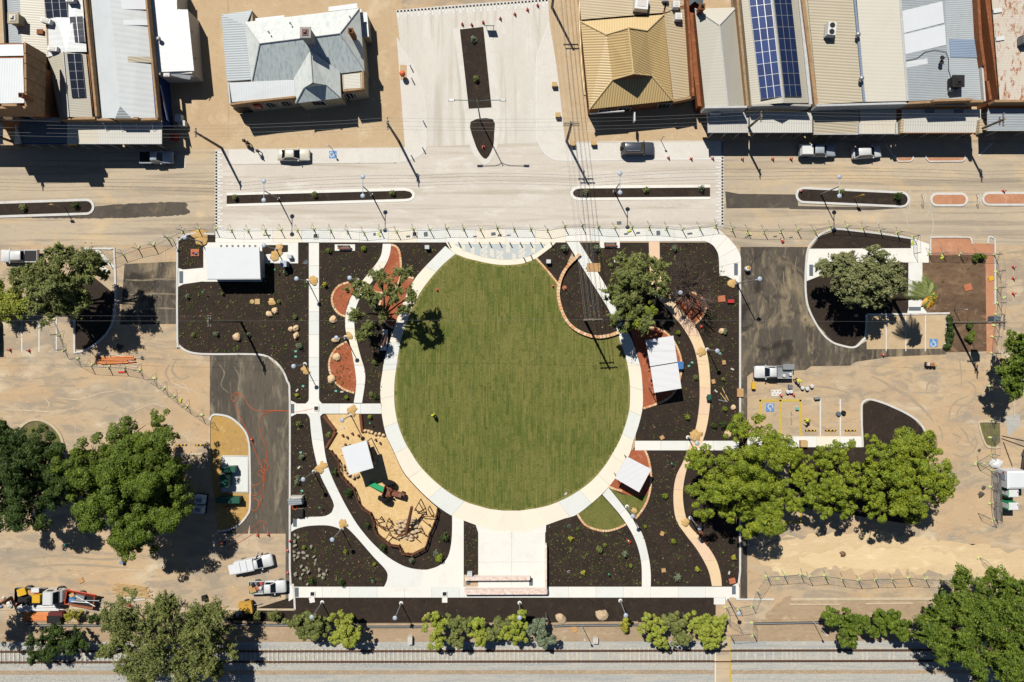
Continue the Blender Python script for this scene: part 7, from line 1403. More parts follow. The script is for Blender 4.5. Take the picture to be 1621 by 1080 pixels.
MB().cyl((-1.6, .95, 1.6), (-3.2, .6, .9), .05, .05, 6).cyl((-1.6, -.05, 1.6), (-3.2, -.3, .9), .05, .05, 6).build('handrail', M['timber'], r)
for x, y, s_ in ((545, 737, 5), (549, 748, 5), (553, 752, 6), (560, 755, 7), (566, 753, 7), (546, 743, 4)): boulder(x, y, s_, s_ * .8, .5, 'pale boulder at the foot of the play tower', 'play tower boulders', 'granite', x)
# wooden tractor with slide
r = thing('play_tractor', 'wooden play tractor with black tyres and green slide', 'play tractor', P(617, 776), -.28)
for s in (-1, 1):
    ty = MB(); n = 20
    ty.lathe([(.35, -.24), (.8, -.27), (.92, -.2), (.92, .2), (.8, .27), (.35, .24)], n=n); tm = ty.mesh('tyre', True); t = link('tyre', tm, M['rubber'], r, (-.3, s * 1.25, .92)); t.rotation_euler = (HP, 0, 0)
    MB().cyl((0, 0, -.2), (0, 0, .2), .34, .34, 12).build('rim', M['jarrah'], t)
    lg = MB()
    for k in range(14): a = k * 6.283 / 14; lg.box((.93 * math.cos(a), .93 * math.sin(a), 0), (.1, .1, .44), a)
    lg.build('tread', M['rubber'], t)
MB().box((-.25, 0, 1.1), (1.1, 1.6, .12)).box((-.7, 0, 1.5), (.12, 1.5, .9)).box((.15, .45, 1.35), (.8, .1, .5)).box((.15, -.45, 1.35), (.8, .1, .5)).build('cabin', M['jarrah'], r)
MB().box((1.5, 0, .95), (2.0, .7, .7), 0, .9).build('bonnet', M['jarrah'], r); MB().cyl((2.1, .4, .2), (2.1, -.4, .2), .3, .3, 12).build('front_wheel', M['rubber'], r); MB().cyl((1.9, .2, 1.2), (1.9, .2, 1.8), .08, .08, 8).lathe([(.1, 1.8), (.22, 1.85), (.2, 1.95)], (1.9, .2, 0), 10).build('exhaust', M['wood'], r)
sl_ = MB(); A0, A1 = Vector((-.8, .15, 1.15)), Vector((-3.2, .3, .25))
for k in range(6):
    a = A0.lerp(A1, k / 6); b2 = A0.lerp(A1, (k + 1) / 6); sl_.add([a + Vector((0, -.35, 0)), a + Vector((0, .35, 0)), b2 + Vector((0, .35, 0)), b2 + Vector((0, -.35, 0))], [(0, 1, 2, 3)])
    for s in (-1, 1): sl_.add([a + Vector((0, s * .35, 0)), b2 + Vector((0, s * .35, 0)), b2 + Vector((0, s * .4, .2)), a + Vector((0, s * .4, .2))], [(0, 1, 2, 3)])
sl_.build('slide', M['brightgreen'], r)
# climbing posts and ropes
zJ = zz(520, 690, .1852)
r = thing('rock_mound_log', 'heap of pale rocks crossed by a big leaning log', 'play rocks', P(*zJ(680, 790)))
for k in range(26):
    a = k * 2.4; d = .35 + .32 * math.sqrt(k); q = (d * math.cos(a), d * math.sin(a) * .9); link('rock', rock_mesh(k + 3, .32 + .1 * (k % 3), .25, .3), M['granite'], r, (q[0], q[1], max(0, .5 - d * .22)))
pc = Vector(r.location)
for (a, b, za, zb, rr) in (((672, 815), (712, 610), .7, 3.4, .3), ((680, 815), (590, 862), .9, .4, .16), ((690, 805), (785, 910), .9, .3, .08)):
    A = P(*zJ(*a), za) - pc; B = P(*zJ(*b), zb) - pc; B = (P(*zJ(*b), 0) * ((H - zb) / H) + Vector((0, 0, zb))) - pc; MB().cyl(A, B, rr, rr * .75, 10).build('log', M['timber'], r)
def climber(label, posts, bars, name='climbing_frame'):
    p0 = P(*zJ(*posts[0][:2])); r = thing(name, label, 'climbing frame', p0); tops = []
    for (x, y, h_) in posts: q = P(*zJ(x, y)); MB().cyl((q.x, q.y, 0), (q.x, q.y, h_), .08, .07, 7).build('post', M['timber'], r, world=True); tops.append(Vector((q.x, q.y, h_)))
    for i, j in bars: MB().cyl(tops[i] - Vector((0, 0, .08)), tops[j] - Vector((0, 0, .08)), .07, .07, 6).build('beam', M['timber'], r, world=True)
climber('timber beam climbing frame at the lower left of the playground', [(408, 710, 1.1), (455, 690, 1.3), (470, 712, .7), (430, 742, 1.2), (470, 775, 1.1), (520, 705, 1.5), (540, 725, 1.2), (500, 770, 1.0), (550, 775, 1.2)], [(0, 1), (3, 4), (3, 7), (5, 7), (5, 6), (4, 8), (1, 2)])
climber('low timber frame near the bottom playground fence', [(485, 885, 1.0), (525, 825, 1.3), (590, 860, 1.1), (520, 910, .9), (570, 790, 1.2), (600, 830, .9)], [(0, 1), (1, 2), (0, 3), (4, 5)])
climber('leaning timber posts at the right of the playground sand', [(745, 620, 1.2), (790, 540, 2.2), (830, 650, .8), (865, 600, 2.0), (890, 680, .6), (810, 675, 1.0), (920, 675, 1.2), (865, 755, .8), (790, 700, .5), (805, 800, 1.6), (840, 850, .4)], [(0, 1), (1, 2), (0, 2), (3, 4), (5, 6), (7, 8), (9, 10)])
# green kiosks on the pad
raised('cabinet_pad', [(353, 723), (392, 723), (392, 778), (353, 778)], .12, 'grey_slab'); kerb([(352, 722), (393, 722), (393, 779), (352, 779), (352, 722)], 'kerb', .2, .16)
crate(367, 741, (1.9, .8, 1.2), 'dark green cabinet at the top of the grey pad', 'green', 'cabinet', .05, 'service_cabinet', z=.12); crate(362, 758, (1.2, 1.8, 1.5), 'green twin cabinet at the left of the grey pad', 'green', 'cabinet', 0, 'service_cabinet', z=.12); crate(366, 789, (3.4, .8, 1.3), 'long dark green box below the grey pad', 'green', 'cabinet', 0, 'long_cabinet')
r = thing('mailbox_seat', 'white slatted counter with grey roof by the left kerb', 'counter', P(472, 790)); MB().box((0, 0, .5), (1.8, 1.2, 1.0)).build('body', M['offwhite'], r); MB().box((-.1, -.1, 1.25), (2.0, 1.0, .1), .1, 1, 0, .3).build('roof', M['tin_bluegrey'], r); MB().cyl((.8, .4, 1), (.8, .4, 1.25), .05, .05, 6).cyl((-.8, .4, 1), (-.8, .4, 1.25), .05, .05, 6).build('post', M['grey'], r)
def coil(x, y, r_, label, mat='orange', turns=4, z=.03):
    pts = [(r_ * (1 - .06 * (k % 3)) * math.cos(k * .42), r_ * (1 - .06 * (k % 3)) * math.sin(k * .42), z + .02 * k / 15 + .03) for k in range(15 * turns)]
    return tag(MB().tube([Vector(p) for p in pts], .045, 5).build('cable_coil', M[mat], None, loc=P(x, y)), label, 'coil')
coil(467, 802, .42, 'orange cable coil beside the slatted counter'); crate(476, 811, (.9, 1.2, .6), 'brown open crate of orange parts below the slatted counter', 'wood', 'crate', 0, 'crate', 'dark')
def cord(pts, label, mat='orange', r_=.035, sm=6):
    q = [P(*p, .05) for p in cr(pts, sm)]; return tag(MB().tube(q, r_, 5).build('cord', M[mat]), label, 'cord')
zK = zz(230, 540, .2037); zL = zz(240, 700, .2037)
cord([(501, 646), (470, 652), (455, 651), (432, 650), (410, 651), (395, 643), (385, 627), (374, 622), (367, 628), (370, 636), (376, 631), (378, 622)], 'orange cord running from the path pit across the driveway')
cord([(371, 640), (380, 660), (395, 690), (403, 712), (412, 735), (420, 745), (425, 738), (418, 728), (414, 738), (418, 760), (416, 785), (408, 805), (400, 808), (397, 797), (402, 789), (410, 795), (408, 805)], 'orange cord looping down the left driveway')
cord([(460, 652), (440, 650), (420, 655), (411, 664), (413, 685), (420, 706), (422, 725), (419, 740), (417, 770), (404, 785), (398, 779), (400, 770), (412, 765), (416, 757), (408, 750), (412, 745), (419, 750)], 'second orange cord curling along the left driveway')
cord([(358, 861), (372, 852), (395, 838), (412, 825), (419, 828), (412, 836), (390, 852), (365, 866), (361, 871)], 'thin orange cord loop at the driveway end', r_=.025)
r = thing('cable_reel', 'small orange reel with blue disc at the driveway end', 'reel', P(354, 860)); MB().cyl((-.2, 0, .3), (.2, 0, .3), .28, .28, 12).build('spool', M['orange'], r); MB().cyl((.25, .1, .35), (.3, .1, .35), .38, .38, 14).build('side_disc', M['navy'], r)
# ================================================================ VEHICLES, PEOPLE, SITE CLUTTER
WHEEL = None
def wheels(root, xs, track, r_=.33):
    global WHEEL
    if WHEEL is None: WHEEL = (MB().lathe([(.2, -.11), (.31, -.115), (.34, -.07), (.34, .07), (.31, .115), (.2, .11)], n=16).mesh('tyre', True), MB().lathe([(.06, -.1), (.21, -.118), (.21, .118), (.06, .1)], n=12).mesh('rim'))
    for x in xs:
        for s in (-1, 1):
            w_ = link('wheel', WHEEL[0], M['rubber'], root, (x, s * track / 2, r_)); w_.rotation_euler = (HP, 0, 0); w_.scale = (r_ / .34,) * 3; link('rim', WHEEL[1], M['steel'], w_)
def sect(x, hw, z0, zs, zt, k=.86):       # one cross-section ring of a car body (y,z)
    return [(x, -hw * .9, z0), (x, -hw, z0 + .12), (x, -hw, zs - .1), (x, -hw * .965, zs), (x, -hw * k, zt), (x, 0, zt + .03), (x, hw * k, zt), (x, hw * .965, zs), (x, hw, zs - .1), (x, hw, z0 + .12), (x, hw * .9, z0)]
def cabin(root, xb0, xb1, xt0, xt1, hwb, hwt, zb, zt, paint, quarter=.0):
    """glasshouse: four glazed sides, pillars and a curved roof"""
    B = [Vector((xb0, -hwb, zb)), Vector((xb1, -hwb, zb)), Vector((xb1, hwb, zb)), Vector((xb0, hwb, zb))]; T = [Vector((xt0, -hwt, zt)), Vector((xt1, -hwt, zt)), Vector((xt1, hwt, zt)), Vector((xt0, hwt, zt))]
    nm = ('side_window', 'windscreen', 'side_window', 'rear_window')
    MB().hull2(B, T).build('cabin_frame', M[paint], root)
    ctr = sum(B + T, Vector()) / 8
    for i in range(4):
        j = (i + 1) % 4; q = [B[i], B[j], T[j], T[i]]; c = sum(q, Vector()) / 4; n = (q[1] - q[0]).cross(q[3] - q[0]).normalized()
        if n.dot(c - ctr) < 0: n = -n
        f = .88 if i in (1, 3) else .8; v = [c + (p - c) * f + n * .006 for p in q]; MB().hull2(v, [p + n * .012 for p in v]).build(nm[i], M['carglass'], root)
    xs = [xt0 - .04, xt0 + .1, (xt0 + xt1) / 2, xt1 - .12, xt1 + .03]; rings = []
    for x, dz, kk in zip(xs, (.0, .05, .075, .05, .0), (.93, 1, 1.01, 1, .95)): rings.append([(x, -hwt * kk - .02, zt - .01), (x, -hwt * kk * .9, zt + dz * .8 + .012), (x, 0, zt + dz + .02), (x, hwt * kk * .9, zt + dz * .8 + .012), (x, hwt * kk + .02, zt - .01), (x, 0, zt - .02)])
    MB().loft(rings).build('roof', M[paint], root, True)
def carbody(root, L, W, paint, prof, zs=.82):
    """prof: (x fraction from front 0..1, half width fraction, top z)"""
    rings = [sect(L / 2 - L * f, W / 2 * h_, .26, min(zs, zt - .02), zt) for f, h_, zt in prof]; o = MB().loft(rings).build('body', M[paint], root, True)
    for s in (-1, 1):
        MB().box((L / 2 - .12, s * W * .36, .66), (.2, .34, .14), s * -.25, .85).build('headlight', M['lampdisc'], root); MB().box((-L / 2 + .05, s * W * .38, .76), (.1, .28, .16)).build('tail_light', M['red'], root)
    MB().box((L / 2 - .02, 0, .48), (.06, W * .6, .18)).build('grille', M['black'], root); MB().box((-L / 2, 0, .45), (.08, W * .85, .2)).build('rear_bumper', M[paint], root)
def mirrors(root, x, hw, paint, z=.98):
    for s in (-1, 1): MB().box((x, s * (hw + .1), z), (.14, .2, .13)).build('mirror', M[paint], root)
def car(x, y, rz, label, paint, kind='sedan', name='parked_car', ln=None):
    r = thing(name, label, 'car', P(x, y, .02), rz); W = 1.82
    if kind == 'sedan':
        L = 4.75; carbody(r, L, W, paint, [(0, .72, .62), (.02, .86, .7), (.07, .97, .76), (.25, 1, .9), (.33, 1, .94), (.8, 1, .95), (.9, .98, .98), (.98, .9, .95), (1, .78, .8)]); cabin(r, -1.75, 1.0, -1.05, .2, .76, .58, .92, 1.42, paint); wheels(r, (1.42, -1.38), 1.6, .32); mirrors(r, .75, .84, paint)
    elif kind == 'hatch':
        L = 4.25; carbody(r, L, W, paint, [(0, .72, .64), (.03, .88, .74), (.08, .97, .8), (.24, 1, .93), (.9, 1, .98), (.97, .95, .95), (1, .86, .8)]); cabin(r, -1.95, 1.0, -1.55, .25, .78, .6, .95, 1.5, paint); wheels(r, (1.28, -1.28), 1.58, .32); mirrors(r, .75, .84, paint)
    elif kind == 'suv':
        L = 4.9; W = 1.92; carbody(r, L, W, paint, [(0, .78, .72), (.02, .9, .84), (.07, .98, .95), (.27, 1, 1.06), (.96, 1, 1.1), (1, .92, .9)], 1.0); cabin(r, -2.35, 1.05, -2.05, .4, .86, .7, 1.08, 1.76, paint); wheels(r, (1.5, -1.42), 1.66, .37); mirrors(r, .85, .9, paint, 1.15)
        for s in (-1, 1): MB().cyl((-1.8, s * .6, 1.88), (.2, s * .6, 1.88), .03, .03, 6).build('roof_rail', M['steel'], r)
        MB().cyl((-2.46, 0, .85), (-2.6, 0, .85), .36, .36, 14).build('spare_wheel', M['rubber'], r)
    if ln: r.scale = (ln, 1, 1)
    return r
def ute(x, y, rz, label, paint='paint_white', tray='tray', name='ute', cabL=1.55, canopy='white', ln=5.3):
    r = thing(name, label, 'ute', P(x, y, .02), rz); L = ln; W = 1.86; xc = L / 2 - 1.55
    rings = [sect(L / 2 - d, W / 2 * h_, .32, min(.95, zt - .02), zt) for d, h_, zt in ((0, .74, .78), (.08, .9, .9), (.35, .98, .98), (1.3, 1, 1.1), (1.7, 1, 1.12), (1.65 + cabL, 1, 1.12))]
    MB().loft(rings).build('body', M[paint], r, True); cabin(r, xc - cabL, xc + .12, xc - cabL + .1, xc - .5, .8, .66, 1.1, 1.72, paint); wheels(r, (L / 2 - .95, -L / 2 + 1.1), 1.62, .37); mirrors(r, xc - .05, .9, paint, 1.15)
    for s in (-1, 1): MB().box((L / 2 - .14, s * .68, .82), (.22, .34, .15), s * -.25, .85).build('headlight', M['lampdisc'], r)
    MB().box((L / 2 - .02, 0, .55), (.08, 1.2, .22)).build('grille', M['black'], r)
    x0, x1 = -L / 2, xc - cabL - .06; cx = (x0 + x1) / 2; tl_ = x1 - x0
    MB().box((cx, 0, .6), (tl_ * .9, 1.0, .16)).build('chassis', M['black'], r)
    if tray == 'tray':
        MB().box((cx, 0, .8), (tl_, W, .08)).build('tray_floor', M['galv'], r)
        for s in (-1, 1): MB().box((cx, s * (W / 2 - .02), .98), (tl_, .04, .3)).build('tray_side', M['white'], r)
        MB().box((x0 + .02, 0, .98), (.04, W - .1, .3)).build('tailgate', M['white'], r); MB().box((x1 - .03, 0, 1.25), (.05, W * .9, .8)).build('headboard', M['steel'], r)
    elif tray == 'canopy':
        MB().box((cx, 0, .85), (tl_, W * .96, .6), 0, .98).build('tub', M[paint], r); MB().box((cx, 0, 1.42), (tl_ * .97, W * .9, .55), 0, .88).build('canopy', M[canopy], r)
    elif tray == 'tub':
        MB().box((cx, 0, .62), (tl_, W * .96, .12)).build('tub_floor', M['dark'], r)
        for s in (-1, 1): MB().box((cx, s * (W / 2 - .06), .88), (tl_, .12, .46)).build('tub_side', M[paint], r)
        MB().box((x0 + .05, 0, .88), (.1, W * .9, .46)).build('tailgate', M[paint], r); MB().box((cx, 0, 1.1), (tl_ * .94, W * .86, .03)).build('tonneau', M['dark'], r)
    elif tray == 'service':
        MB().box((cx, 0, 1.0), (tl_, W * .98, .9), 0, .98).build('service_body', M['white'], r)
        for k in range(3): MB().box((x0 + tl_ * (k + .5) / 3, 0, 1.5), (tl_ / 3 - .08, W * .86, .1), 0, .95).build('roof_panel', M['whitepanel'], r)
        MB().box((x0 - .45, -.1, 1.3), (.9, 1.4, .08), 0).build('tailgate', M['whitepanel'], r)
    return r
car(467.5, 247, 0, 'cream sedan parked by the blue bay symbol', 'paint_cream'); car(1008, 237.5, 0, 'dark grey wagon with roof rails parked right of the junction', 'paint_dark', 'suv'); car(1368.5, 243, .08, 'white hatchback parked in the awning shade', 'paint_white', 'hatch'); car(-8, 531, 1.57, 'black car cut by the left edge in the car park', 'paint_black', 'suv'); car(1625, 735, 1.45, 'dark blue car cut by the right edge beside the site toilets', 'paint_navy', 'suv'); car(2, 692, 1.57, 'white car nosing out of the dark tree at the left edge', 'paint_white', 'hatch')
ute(252.5, 251.5, 0, 'silver ute parked in the left awning shade', 'paint_silver', 'tub', cabL=1.5, ln=4.9); ute(1290, 240.5, 0, 'silver white ute with white canopy in the awning shade', 'paint_silver', 'canopy', cabL=1.9, ln=5.4); ute(37, 406.5, math.pi, 'white ute parked under the feathery tree', 'paint_white', 'tub', cabL=2.1, ln=5.6); ute(1220.5, 588.5, math.pi, 'white tray ute on the right hand asphalt edge', 'paint_white', 'tray', cabL=1.55, ln=5.6)
r = ute(406, 889, .2, 'white service ute with open door on the left dirt', 'paint_white', 'service', cabL=1.1, ln=5.6); MB().box((.75, 1.25, .95), (.06, .85, .8), -.6).build('open_door', M['paint_white'], r)
ute(427, 926, .03, 'white tray ute loaded with tools below the service ute', 'paint_white', 'tray', cabL=1.5, ln=5.5)
def bucket(x, y, z, label, mat='white', s=.17, group=None, name='bucket'):
    r = thing(name, label, 'bucket', P(x, y, z), 0, group); MB().lathe([(s * .85, 0), (s, s * 2), (s * 1.05, s * 2.05), (s * .95, s * 2.1)], n=12).build('body', M[mat], r); MB().tube([(s * math.cos(a), 0, s * 2 + s * .5 * math.sin(a)) for a in (0, .8, 1.57, 2.3, 3.14)], .012, 4).build('handle', M['galv'], r)
k = 0
for x, y, z, m, lb in ((404.5, 921, .84, 'black', 'black tub in the tool loaded tray'), (413, 920, .84, 'black', 'second black tub in the tool loaded tray'), (418, 919, .84, 'conered', 'red bucket in the tool loaded tray'), (417, 926, .84, 'white', 'white bucket in the tool loaded tray'), (1236.5, 594, .84, 'white', 'white bucket at the front of the asphalt edge ute tray'), (1246.5, 592, .84, 'white', 'white drum at the back of the asphalt edge ute tray'), (1268.5, 613.5, .02, 'white', 'left white paint bucket of the three on the dirt'), (1276, 615, .02, 'white', 'middle white paint bucket of the three on the dirt'), (1283.5, 611, .02, 'white', 'right white paint bucket of the three on the dirt'), (1245.5, 620, .02, 'white', 'left of two white buckets below the grey tub'), (1250.5, 619.5, .02, 'white', 'right of two white buckets below the grey tub')): bucket(x, y, z, lb, m, .26 if z < .5 else .22)
crate(405, 930, (.9, .6, .4), 'cardboard box in the tool loaded tray', 'card', rz=.3, z=.84); crate(400.5, 926, (.6, .5, .3), 'second cardboard box in the tool loaded tray', 'card', z=.84); crate(402.5, 933.5, (.4, .4, .35), 'green box in the tool loaded tray', 'brightgreen', z=.84); crate(411, 927.5, (.7, .5, .2), 'clay tray in the tool loaded tray', 'clay', rz=.6, z=.84)
crate(1243, 580, (1.6, .8, .5), 'ribbed steel toolbox on the asphalt edge ute tray', 'galv', z=.84); crate(1249.7, 612, (.55, .55, .5), 'grey tub beside the worker behind the ute', 'grey')
r = thing('paint_tray_sheet', 'white splattered stencil sheet on the dirt', 'sheet', P(1229, 622, .02)); MB().box((0, 0, .01), (1.5, .95, .02), .03).build('sheet', M['white'], r)
st_ = MB()
for kx in range(5): st_.lathe([(.12, .02), (.12, .03)], (-.55 + kx * .27, .2 * (-1) ** kx, 0), 8)
st_.build('cutout', M['card'], r)
r = thing('barrow', 'yellow hand barrow left of the yellow bays', 'barrow', P(1191, 611)); MB().box((0, .1, .5), (.45, .8, .4), 0, 1.25).build('bin', M['yellow'], r); MB().cyl((-.2, .5, .45), (-.2, 1.0, .8), .03, .03, 6).cyl((.2, .5, .45), (.2, 1.0, .8), .03, .03, 6).build('handle', M['black'], r); MB().cyl((-.06, -.4, .2), (.06, -.4, .2), .2, .2, 12).build('wheel', M['rubber'], r)
for x, lb in ((1283, 'left black and yellow wheel stop in the white bays'), (1314.5, 'middle black and yellow wheel stop in the white bays'), (1346, 'right black and yellow wheel stop in the white bays'), (287, 'left yellow wheel stop in the bays by the sandy island'), (318, 'right yellow wheel stop in the bays by the sandy island')):
    r = thing('wheel_stop', lb, 'wheel stop', P(x, 681.5 if x > 1000 else 704.5, .03)); MB().prism([(-.82, -.09), (.82, -.09), (.82, .09), (-.82, .09)], 0, .1).build('bar', M['black'], r)
    for q in (-.55, 0, .55): MB().box((q, 0, .055), (.22, .2, .11)).build('stripe', M['yellow'], r)
r = thing('tape_level', 'long steel level lying in the yellow bay', 'level', P(1252.5, 662, .03)); MB().box((0, 0, .04), (.14, 1.9, .07)).build('bar', M['steel'], r); MB().box((0, .1, .08), (.1, .3, .03)).build('vial', M['yellow'], r)
crate(1261, 646.5, (.45, .4, .35), 'small white and green box in the yellow bay', 'white', lid='teal'); crate(1270, 701.5, (1.0, .9, .7), 'round wood topped bin on the right cross path', 'card', 'bin', 0, 'timber_bin', 'pine', ZP); crate(1292, 630, (.8, .3, .5), 'steel barrier block at the head of the white bays', 'galv', 'barrier', .1, 'barrier_block')
for x, y, m, lb in ((1326.5, 655, 'tactile', 'grey hose reel on the white bay line'), (1334.5, 653.5, 'black', 'black hose reel right of the white bay line')): tag(MB().lathe([(.1, 0), (.34, .02), (.34, .12), (.12, .14), (.12, .3), (.34, .32), (.3, .4)], n=14).build('hose_reel', M[m], None, loc=P(x, y, .02)), lb, 'reel')
# truck and trailer -------------------------------------------------------------------------------
r = thing('flatbed_truck', 'white cab truck with cluttered black flatbed, lower left', 'truck', P(72, 938, .02), -.02)
MB().box((-1.2, 0, .75), (4.6, .9, .2)).build('chassis', M['black'], r); MB().box((-1.3, 0, .98), (4.6, 2.2, .1)).build('flatbed', M['dark'], r)
for s in (-1, 1): MB().box((-1.3, s * 1.1, 1.15), (4.6, .06, .34)).build('side_board', M['galv' if s > 0 else 'dark'], r)
for kx in range(3): MB().box((-3.2 + kx * .75, -1.35, 1.0), (.1, .5, .9)).build('hoop', M['black'], r)
MB().box((-3.6, 0, 1.2), (.06, 2.1, .5)).build('tailgate', M['dark'], r)
cb = MB().loft([[(x, -1.0 * k, .55), (x, -1.02 * k, z1 * .6), (x, -.92 * k, z1), (x, .92 * k, z1), (x, 1.02 * k, z1 * .6), (x, 1.0 * k, .55)] for x, k, z1 in ((1.1, 1, 2.25), (1.25, 1, 2.35), (2.35, 1, 2.35), (2.55, 1, 2.25), (3.0, .98, 1.6), (3.35, .95, 1.25), (3.5, .85, .9))]).build('cab', M['paint_white'], r)
MB().hull2([Vector((2.58, -.82, 2.2)), Vector((2.58, .82, 2.2)), Vector((3.02, .86, 1.64)), Vector((3.02, -.86, 1.64))], [Vector((2.62, -.82, 2.23)), Vector((2.62, .82, 2.23)), Vector((3.06, .86, 1.67)), Vector((3.06, -.86, 1.67))]).build('windscreen', M['carglass'], r)
for s in (-1, 1): MB().box((1.9, s * 1.0, 1.75), (.9, .06, .5)).build('side_window', M['carglass'], r); MB().box((2.9, s * 1.2, 1.6), (.12, .3, .25)).build('mirror', M['black'], r)
wheels(r, (2.6, -2.2), 1.9, .42)
for x, y, d, m, lb, a in ((46, 931, (1.2, 1.0, .5), 'yellow', 'yellow tarpaulin heap on the black flatbed', .3), (43, 934, (.9, .7, .3), 'white', 'white sack on the black flatbed', .1), (58, 934, (1.0, .6, .2), 'card', 'tan board on the black flatbed', -.5), (66, 929, (1.1, .6, .35), 'white', 'white bag with red print on the black flatbed', 0), (70, 941, (1.1, 1.1, .7), 'yellow', 'square yellow bin behind the truck cab', 0), (65, 936, (.25, .9, .2), 'red', 'red and white pole bundle on the flatbed', -.6)): crate(x, y, d, lb, m, 'load', a, 'load_item', z=1.08)
r = thing('tipper_trailer', 'orange sided trailer full of pipes beside the truck', 'trailer', P(133, 946, .02), -.18)
MB().box((0, 0, .6), (4.2, 1.8, .1)).build('floor', M['dark'], r); MB().box((.1, 1.05, 1.0), (4.5, .12, .95), 0, 1, 0, -.75).build('side_panel', M['trailerred'], r); MB().box((-.05, -.95, .85), (4.2, .08, .45)).build('side_panel', M['clay'], r)
MB().box((-2.1, 0, .85), (.08, 1.9, .5)).build('end_panel', M['trailerred'], r); MB().box((2.1, 0, .85), (.08, 1.9, .5)).build('end_panel', M['clay'], r); MB().cyl((2.1, 0, .5), (3.4, -.1, .45), .06, .06, 6).build('drawbar', M['galv'], r); wheels(r, (-.2,), 1.9, .34)
crate(122, 945, (.8, .7, .5), 'blue crate in the orange trailer', 'blue', z=.7); crate(121, 938, (.7, .5, .4), 'tan offcuts box in the orange trailer', 'pine', rz=.4, z=.7); crate(132, 943, (1.4, .8, .3), 'grey tool tray in the orange trailer', 'galv', rz=-.2, z=.7)
for i, (a, b2, m) in enumerate((((128, 939), (158, 955), 'white'), ((118, 945), (165, 946), 'galv'), ((121, 947), (150, 949), 'white'))): A = P(*a, 1.15 + i * .06); B = P(*b2, 1.2 + i * .06); tag(MB().cyl(A, B, .06, .06, 8).build('pipe', M[m]), ('white pipe laid slantwise over the orange trailer', 'long grey pipe over the orange trailer', 'short white pipe over the orange trailer')[i], 'pipe')
# pipe stacks
def pipes(x0, x1, y0, y1, n, layers, label, mat, group, rr=.075, jit=4, sk=0.0):
    rg = random.Random(int(x0 + y0))
    for L_ in range(layers):
        for i in range(n - L_):
            y = y0 + (y1 - y0) * (i + .5 + L_ * .5) / n; a = P(x0 + rg.uniform(-jit, jit), y + rg.uniform(-.4, .4) + sk, .02 + rr + L_ * rr * 1.75); b2 = P(x1 + rg.uniform(-jit, jit), y + rg.uniform(-.4, .4) - sk, .02 + rr + L_ * rr * 1.75)
            tag(MB().cyl(a, b2, rr, rr, 8).build('pipe', M[mat]), label, 'pipe', group)
pipes(30, 98, 955, 967.5, 8, 2, 'white plastic pipe in the stack below the truck', 'white', 'white pipe stack', sk=1); pipes(37, 80, 969, 983, 9, 2, 'orange plastic pipe in the stack below the white pipes', 'orangepipe', 'orange pipe stack', jit=2); pipes(155, 208, 564, 577, 7, 2, 'orange pipe in the heap behind the left fence', 'orangepipe', 'orange pipe heap', .07, 8, .8); pipes(168, 218, 562, 580, 4, 1, 'pale pipe lying over the orange heap', 'offwhite', 'pale pipes on the heap', .05, 12, -4); pipes(182, 236, 925, 945, 9, 2, 'pale timber length in the loose pile right of the trailer', 'pine', 'timber pile', .06, 6, -3); pipes(190, 230, 945, 952, 4, 1, 'pale offcut in the timber pile', 'offwhite', 'timber offcuts', .06, 5, 2)
crate(91, 977, (1.9, 1.1, .9), 'black ribbed box at the end of the orange pipes', 'dark', 'box', 0, 'pipe_box'); crate(93, 970, (2.0, .7, .8), 'dark red box behind the black ribbed box', 'darkred', 'box', 0, 'pipe_box'); crate(128, 919, (.8, .7, .05), 'tan board lying above the orange trailer', 'card', 'board', .5, 'board'); crate(188, 573, (.9, .6, .1), 'tan carton below the orange pipe heap', 'card', 'box', .2, 'carton'); crate(193, 589, (1.1, .2, .1), 'pink foam strip below the tan carton', 'conered', 'strip', .05, 'foam_strip')
for x, y, m, lb, s_ in ((7, 952, 'orange', 'orange hose bundle at the left edge', .4), (14, 954, 'white', 'white sack beside the orange hose bundle', .3), (6, 946, 'white', 'small white bag above the orange hose bundle', .25), (16, 959, 'offwhite', 'pale sack below the orange hose bundle', .4), (1, 960, 'shirtblue', 'pale blue bag at the left edge', .35), (204, 958, 'red', 'red bag at the end of the timber pile', .35), (1550 - 1393, 560, 'offwhite', 'white scrap sheet on the orange pipe heap', .3)): tag(link('sack', rock_mesh(int(x * 3 + y), s_, s_ * .8, s_ * .7, 'sack'), M[m], None, P(x, y, .02)), lb, 'sack')
coil(24, 953, .45, 'orange drainage coil beside the truck tail')
r = thing('cable_drum', 'pale blue drum with orange side on the left dirt', 'drum', P(195, 889, .02)); MB().cyl((0, 0, 0), (0, 0, .6), .28, .28, 14).build('drum', M['shirtblue'], r); MB().box((.3, .25, .2), (.3, .2, .4)).build('orange_handle', M['orange'], r)
crate(325, 945.5, (.65, .75, .5), 'dark green tub on the dirt above the feathery tree', 'dark', 'tub', .2, 'tub'); crate(105, 862, (.5, .35, .3), 'teal box in the tree shade, left dirt', 'teal')
r = thing('arrow_trailer', 'yellow trailer with dark solar panel by the kerb', 'trailer', P(392, 958, .02), .15); MB().box((.1, 0, .7), (1.7, 1.6, .9), 0, 1.15).build('bin', M['skipyellow'], r); MB().box((-.8, -.6, 1.5), (1.6, 1.0, .06), 0, 1, 0, .15).build('solar_panel', M['pvblack'], r); MB().cyl((-.8, -.6, .9), (-.8, -.6, 1.5), .05, .05, 6).build('mast', M['galv'], r); MB().cyl((.9, 0, .5), (2.2, .2, .45), .05, .05, 6).build('drawbar', M['galv'], r); wheels(r, (.1,), 1.7, .3)
